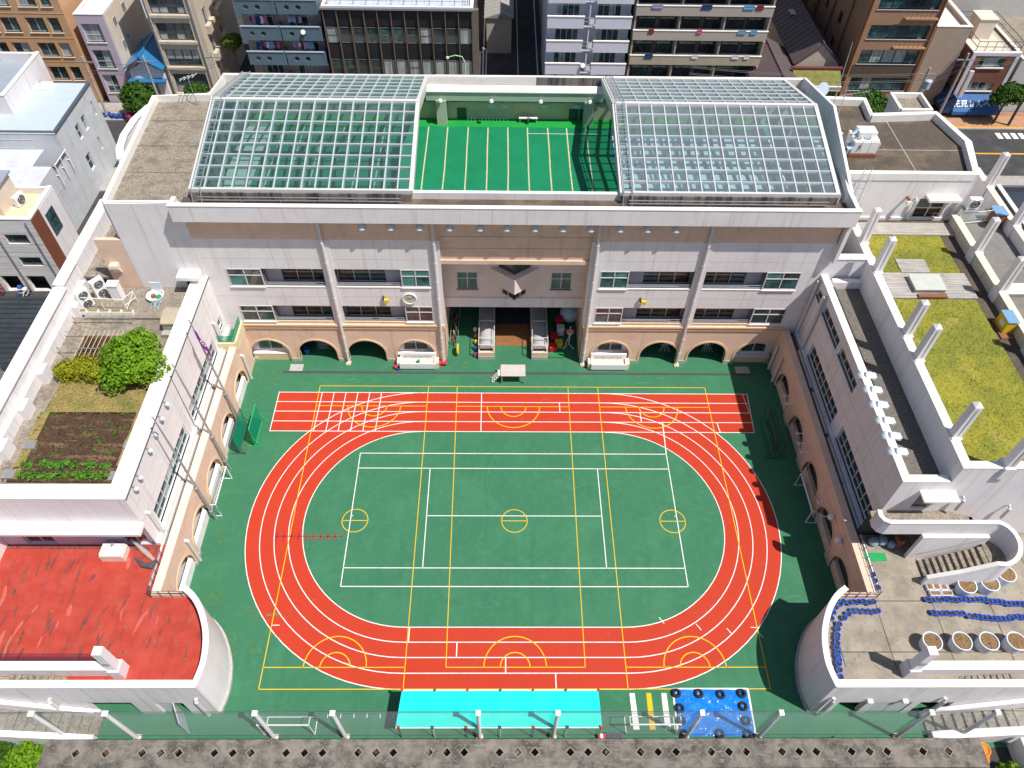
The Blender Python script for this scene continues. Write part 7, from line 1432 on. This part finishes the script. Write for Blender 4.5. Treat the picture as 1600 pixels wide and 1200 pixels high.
for (a, b, z0, z1) in [(60, 61.6, 4.6, 6.2), (57.8, 59.2, 4.6, 6.0), (57.6, 59, 1.8, 3.2)]: window(t, 'y-', 52.95, a, b, z0, z1, 1, 1, alu, glassc, .06, .08)
for x in (52.8, 57.9): part_box(t, 'corner_strip', MAT('pale_lilac_strip', (.60, .60, .70), .7, .05, 2), x - .02, x + .42, BY - .05, BY, 0, 7.3)
part_box(t, 'top_strip', MAT('pale_lilac_strip', (.60, .60, .70), .7, .05, 2), 53.2, 57.9, BY - .05, BY, 6.95, 7.3)
m = MB()
for z in (7.9, 8.5): m.tube([(53, BY + .2, z), (58.1, BY + .2, z), (58.1, 63.7, z), (53, 63.7, z), (53, BY + .2, z)], .04, 5)
for k in range(6): x = 53 + k * 1.02; m.tube([(x, BY + .2, 7.3), (x, BY + .2, 8.5)], .035, 5)
m.obj('roof_railing', darksteel, t)
h = part_box(t, 'roof_house', cre, 54.2, 56.2, 59.8, 62, 7.05, 9.3); part_box(h, 'roof_house_top', cream, 54.1, 56.3, 59.7, 62.1, 9.3, 9.4)
aw = MAT('blue_awning_cloth', (.04, .13, .33), .7, .08, 2)
a_ = thing('shop_awning', 'blue shop awning with white Japanese lettering', 'awning', (55.5, 55, 0)); m = MB(); m.wedge([(55.95, 2.35), (54.3, .95), (54.3, .55), (55.95, .55)], 'x', 52.7, 58.3); m.obj('awning_front', aw, a_); m = MB(); m.wedge([(52.75, 2.35), (51.6, 1.0), (51.6, .6), (52.75, .6)], 'y', 54.6, 62); m.obj('awning_side', MAT('navy_awning_cloth', (.02, .05, .13), .7, .08, 2), a_)
def text(body, size, loc, rot, mat, parent, name):
    cu = bpy.data.curves.new(name, 'FONT'); cu.body = body; cu.size = size; cu.extrude = .01; cu.align_x = 'CENTER'; cu.resolution_u = 2; cu.offset = .012
    o = bpy.data.objects.new(name, cu); COL.objects.link(o); bpy.context.view_layer.update()
    me = bpy.data.meshes.new_from_object(o.evaluated_get(bpy.context.evaluated_depsgraph_get())); bpy.data.objects.remove(o); me.materials.clear(); me.materials.append(mat)
    q = bpy.data.objects.new(name, me); COL.objects.link(q); q.parent = parent; q.location = Vector(loc) - wloc(parent); q.rotation_euler = rot; return q
text('花見せんべい', .92, (55.4, 54.75, 1.05 + .33), (math.radians(40), 0, 0), whitep, a_, 'lettering')
# far right corner buildings, and the pale house behind the shop
block('corner_building', 'white building cut off at the far right behind the shop', 58.8, 72, BY, 70, 6.6, MAT('pale_grey_wall', (.52, .52, .50), .8, .05, 1), conc, [(60, 64, 1.8, 3.6)])
block('rear_building', 'pale rendered building behind the shop roof terrace', 50, 66, 68, 80, 11.5, MAT('pale_grey_wall', (.52, .52, .50), .8, .05, 1), MAT('white_roof_sheet', (.75, .75, .77), .6, .04, 1))
t = block('neighbour_building', 'dark blue grey building beside the east roof walkway', 43.4, 60, 14, 29, 8.5, MAT('slate_blue_wall', (.09, .10, .13), .7, .08, 1), MAT('slate_blue_roof', (.035, .045, .065), .6, .08, 1), [(46, 49, 5.5, 7)])
m = MB(); m.strip([(43.2, 20), (42.4, 25), (43.6, 31)], 0, 6.5, .5); m.obj('curved_fence', MAT('slate_blue_wall', (.09, .10, .13), .7, .08, 1), t)
# street trees
tree('street_tree', 'round dense street tree in front of the brick flats, behind the annex', 'tree', 40.2, 51.2, 0, 5.6, 2.6, leaf_street, 4200, .2, 'street trees', 9, 51, .14, .9)
tree('street_tree', 'small street tree beside the mossy roof strip', 'tree', 34.4, 51.5, 0, 4.6, 1.6, leaf_street, 2200, .18, 'street trees', 6, 52, .1)
tree('street_tree', 'street tree half covering the blue shop awning', 'tree', 57.6, 53.4, 0, 5.4, 1.9, leaf_street, 2600, .19, 'street trees', 7, 53, .12)
tree('street_tree', 'street tree in front of the blue tiled cottage', 'tree', -43.0, 53.2, 0, 4.4, 2.0, leaf_street, 3000, .2, 'street trees', 7, 54, .12)
tree('street_tree', 'small tree in front of the beige flats', 'tree', -36.2, 53.4, 0, 4.2, 1.2, leaf_street, 1700, .18, 'street trees', 5, 55, .1)
tree('street_tree', 'narrow tree in the gap beside the blue grey flats', 'tree', -32.4, 58.5, 0, 7.4, 1.2, leaf_weed, 1700, .18, 'street trees', 6, 56, .1)
# utility poles and wires on the right, signs
up = []
for i, (x, y, h, lab) in enumerate(((50.6, 53.4, 8.5, 'concrete utility pole beside the navy side awning'), (59.2, 52.9, 10.5, 'dark utility pole at the kerb in front of the shop'), (46.8, 53.0, 7.0, 'utility pole with a transformer near the brick flats'))):
    t = thing('utility_pole', lab, 'utility pole', (x, y, 0), 'utility poles'); m = MB(); m.tube([(x, y, 0), (x, y, h)], [.17, .12], 10); m.obj('pole', plinth if i != 1 else darksteel, t); m = MB(); m.box(x - 1, x + 1, y - .06, y + .06, h - .8, h - .68); m.obj('cross_arm', steel, t)
    if i == 2:
        m = MB(); m.lathe([(.4, 0), (.42, .9), (.3, 1.0)], (x + .5, y, 4.6), 14); m.obj('transformer', MAT('pale_blue_enamel', (.42, .52, .62), .45, .05, 3), t); part_box(t, 'sign_plate', redp, x - .3, x + .3, y - .2, y - .15, 3.6, 3.9)
    up.append(Vector((x, y, h)))
for i, (a, b) in enumerate(((up[2], up[0]), (up[0], up[1]), (up[1], Vector((75, 53, 10))), (Vector((20, 53, 7.5)), up[2]))):
    m = MB()
    for dz in (-.7, -1.5):
        for dx in (-.8, .8): m.tube([a.lerp(b, k / 10) + Vector((0, dx * .2, dz - 2.2 * (k / 10) * (1 - k / 10))) for k in range(11)], .022, 4)
    m.obj('overhead_wire', darksteel, None, label=('overhead wires between the transformer pole and the pole by the side awning', 'overhead wires in front of the shop sign', 'overhead wires leaving to the right from the kerb pole', 'overhead wires running in front of the brick flats')[i], cat='wires')
lp = []
for (x, y, h, lab) in ((-40.6, 53.2, 7.2, 'slim utility pole between the blue tiled cottage and the beige flats'), (-47.0, 52.6, 7.4, 'slim utility pole at the corner of the lilac house'), (-33.2, 53.6, 7.6, 'slim utility pole beside the beige flats corner')):
    t = thing('utility_pole', lab, 'utility pole', (x, y, 0), 'utility poles'); m = MB(); m.tube([(x, y, 0), (x, y, h)], [.15, .1], 8); m.obj('pole', plinth, t); m = MB(); m.box(x - .9, x + .9, y - .05, y + .05, h - .7, h - .58); m.obj('cross_arm', steel, t); lp.append(Vector((x, y, h)))
for i, (a, b) in enumerate(((lp[1], lp[0]), (lp[0], lp[2]))):
    m = MB()
    for dz in (-.6, -1.3, -1.6):
        m.tube([a.lerp(b, k / 8) + Vector((0, .25 * dz, dz - 1.2 * (k / 8) * (1 - k / 8))) for k in range(9)], .02, 4)
    m.obj('overhead_wire', darksteel, None, label=('overhead wires crossing in front of the blue tiled cottage', 'overhead wires crossing in front of the beige flats')[i], cat='wires')
t = thing('vertical_sign', 'narrow white vertical shop sign on the corner of the brick shop', 'sign', (53.0, 55.4, 2)); part_box(t, 'board', MAT('pale_lilac_strip', (.60, .60, .70), .7, .05, 2), 52.85, 53.35, 55.0, 55.25, 2.4, 5.6)
for k in range(6): part_box(t, 'stripe', yellow, 52.9, 53.0, 54.99, 55.0, 2.6 + k * .45, 2.95 + k * .45)
# ---- west neighbours
lgw = MAT('light_grey_render', (.56, .58, .61), .8, .06, .8, stain=(.46, .47, .49), sscale=.7, srange=(.5, .75), streak=((.42, .43, .45), (2, 2, .15), (.58, .8)))
HS = [(41.1, 41.9, 5.4, 6.9), (39.5, 40.3, 5.4, 6.9), (38.9, 39.9, 2.2, 3.9), (43.9, 44.3, 5.5, 7.0), (42.3, 42.7, 2.5, 3.9), (34.2, 35.3, 2.0, 4.0)]
t = block('grey_house', 'light grey rendered house with a pale blue roof left of the school', -51, -43.2, 36.0, 45.2, 8.3, lgw, MAT('pale_blue_roof_sheet', (.46, .54, .62), .6, .04, .8, stain=(.5, .52, .55), sscale=.8), (), 'y+', [h_ for h_ in HS if h_[0] > 36.5], par=.1)
for h_ in HS:
    if h_[0] > 36.5: window(t, 'y+', -43.35, *h_, 1, 2, alu, [glassc, glasst], .06, .08)
m = MB(); m.box(-51.0, -43.1, 36.0, 45.3, 8.32, 8.42); t2 = m.obj('roof_edge', MAT('dark_slate_edge', (.07, .09, .12), .6, .1, 2), t); m = MB(); m.box(-50.6, -43.45, 36.3, 45.0, 8.42, 8.47); m.obj('roof_sheet', MAT('pale_blue_roof_sheet', (.46, .54, .62), .6, .04, .8, stain=(.5, .52, .55), sscale=.8), t); m = MB(); m.box(-47.6, -46.4, 43.2, 44.6, 8.47, 8.8); m.obj('roof_hatch', whitep, t)
part_box(t, 'lower_wall', lgw, -50.5, -43.21, 28.6, 36.0, 0, 6.6); window(t, 'y+', -43.19, 34.0, 35.2, 2.6, 4.6, 2, 1, alu, glassc); window(t, 'y+', -43.19, 29.2, 33.4, 1.2, 4.4, 3, 2, alu, glassc)
part_box(t, 'balcony_rail', steel, -44.9, -43.0, 33.2, 35.9, 6.6, 6.7); m = MB()
for y in (33.3, 34.6, 35.9):
    for z in (5.6, 6.6): m.tube([(-45, y, z), (-42.9, y, z)], .05, 5)
    m.tube([(-42.9, y, 4.6), (-42.9, y, 6.8)], .05, 5)
m.tube([(-42.9, 33.3, 6.7), (-42.9, 35.9, 6.7)], .05, 5); m.obj('balcony_frame', whitep, t)
window(t, 'x', 35.97, -49, -45.5, 6.7, 7.7, 3, 1, alu, glassd)
block('white_house', 'white walled house with a blue grey roof at the top left corner', -62, -48.2, 39.0, 47.5, 10.4, white, MAT('blue_grey_roof', (.30, .34, .40), .6, .06, 1), (), par=.9)
t = block('townhouse', 'pale grey townhouse with two garage openings and a brown side strip', -52, -40.5, 23.3, 28.0, 8.2, MAT('warm_grey_siding', (.80, .77, .73), .8, .05, 1, streak=((.58, .55, .52), (.2, .2, 9), (.5, .6))), MAT('cream_roof_terrace', (.66, .55, .38), .8, .05, 1), [(-43.5, -41.6, 5.6, 6.6), (-43.5, -41.6, 3.1, 4.1), (-43.9, -42.2, .1, 1.9), (-46.2, -44.6, .1, 1.9), (-47.4, -46.2, 3.1, 4.1)], 'y+', [(25.2, 26.6, 5.0, 7.2)], par=.6)
for h_ in [(-43.5, -41.6, 5.6, 6.6), (-43.5, -41.6, 3.1, 4.1), (-47.4, -46.2, 3.1, 4.1)]: window(t, 'x', 23.45, *h_, 2, 1, darksteel, [glasst, glassd], .06, .08)
window(t, 'y+', -40.38, 25.2, 26.6, 5.0, 7.2, 1, 2, darksteel, glasst, .06, .08); part_box(t, 'brown_strip', MAT('reddish_brown_panel', (.20, .07, .04), .7, .1, 1), -40.5, -40.47, 23.3, 24.9, 2.5, 8.1); part_box(t, 'white_panel', white, -40.5, -40.46, 24.9, 28, 2.5, 8.1)
for x in (-44.05, -46.5, -41.0): m = MB(); m.tube([(x, 23.2, 8), (x, 23.2, 0)], .06, 6); m.obj('downpipe', steel, t)
h = part_box(t, 'roof_house', cre, -47.5, -43.4, 24.6, 27.6, 7.6, 9.8); part_box(h, 'roof_house_top', MAT('blue_grey_roof', (.30, .34, .40), .6, .06, 1), -47.7, -43.2, 24.4, 27.8, 9.8, 9.95)
ac(-42.6, 26.2, 7.6, 'white outdoor unit on the cream roof terrace of the townhouse', 1.1, 1.0, 1.3, None, 1)
for i, (x, y, c) in enumerate(((-44.8, 22.2, 1), (-44.2, 21.9, 3), (-46.5, 22.0, 0), (-47.2, 21.8, 2))):
    t = thing('bicycle', 'parked bicycle with a %s cover near the townhouse garages' % ('blue', 'white', 'red', 'yellow')[i], 'bicycle', (x, y, 0), 'bicycles by the garages'); m = MB(); m.ring((x, y, .32), .3, .03, 16, 5, 'x'); m.ring((x, y + 1.0, .32), .3, .03, 16, 5, 'x'); m.obj('wheel', rubber, t); m = MB(); m.tube([(x, y, .32), (x, y + .3, .75), (x, y + .8, .75), (x, y + 1.0, .32), (x, y + .5, .3), (x, y + .3, .75)], .03, 5); m.tube([(x - .25, y + .2, .95), (x + .25, y + .2, .95)], .025, 5); m.obj('frame', cols[c], t); m = MB(); m.box(x - .15, x + .15, y + .6, y + .95, .78, .95); m.obj('cover', cols[(1, 3, 0, 2)[i]], t)
t = thing('dark_roof_house', 'low building with a dark ribbed sheet roof at the left edge', 'house', (-43, 15, 0)); part_box(t, 'wall', plinth, -52, -39.2, 10.5, 19.4, 0, 2.7); m = MB(); m.wedge([(10.4, 2.7), (19.5, 2.9), (19.5, 3.0), (10.4, 2.85)], 'x', -52.2, -39.0); rf = m.obj('roof', MAT('black_sheet_roof', (.035, .042, .05), .45, .2, 1.2, spec=.5, streak=((.09, .10, .11), (.3, 4, 1), (.6, .72))), t)
for k in range(16): m = MB(); y = 10.9 + k * .55; m.tube([(-52.2, y, 2.9 + .01 * k), (-39.0, y, 2.9 + .01 * k)], .04, 4); m.obj('standing_seam', MAT('black_sheet_roof', (.035, .042, .05), .45, .2, 1.2, spec=.5), rf)
t = thing('scaffold', 'small orange scaffold and barrier beside the dark ribbed roof', 'scaffold', (-39, 10.5, 0)); m = MB()
for z in (2.2, 2.9): m.tube([(-42.5, 10.2, z), (-38.7, 10.2, z)], .05, 5)
m.tube([(-39.8, 10.2, 1.5), (-39.3, 10.2, 3.9)], .07, 5); m.obj('orange_rail', MAT('orange_paint', (.75, .30, .03), .6, .1, 3), t); part_box(t, 'barrier', MAT('orange_paint', (.75, .30, .03), .6, .1, 3), -40.5, -38.6, 8.6, 8.75, 1.9, 2.3); part_box(t, 'board', whitep, -40.5, -38.6, 8.75, 9.2, 2.3, 2.35)
t = block('grey_block', 'dark grey building with small windows at the left edge below the ribbed roof', -56, -39.3, -2, 10.2, 7.5, MAT('mid_grey_render', (.24, .25, .27), .8, .05, 1), conc, (), 'y+', [(6.2, 7.6, 4.4, 5.8), (3.2, 5.0, 4.2, 5.8)])
for h_ in [(6.2, 7.6, 4.4, 5.8), (3.2, 5.0, 4.2, 5.8)]: window(t, 'y+', -39.4, *h_, 1, 1, darksteel, glassd)
# flower pots and cars on the left street
rf_ = random.Random(44)
for k in range(10): plant('flower_pot', PM, -47.5 + k * .6, 52.6 + rf_.uniform(-.2, .2), .1, 'potted plant on the pavement below the lilac house, %s from the left' % nth(k + 1), 'flower pot', 'pots on the pavement', rf_.random() * 6, 1.7)
tree('flowering_bush', 'small pink flowering bush on the pavement below the lilac house', 'bush', -44.2, 51.9, .1, 1.0, .5, LEAF('pink_petal', (.45, .02, .12), (.7, .08, .25)), 400, .08, None, 4, 61, .03)
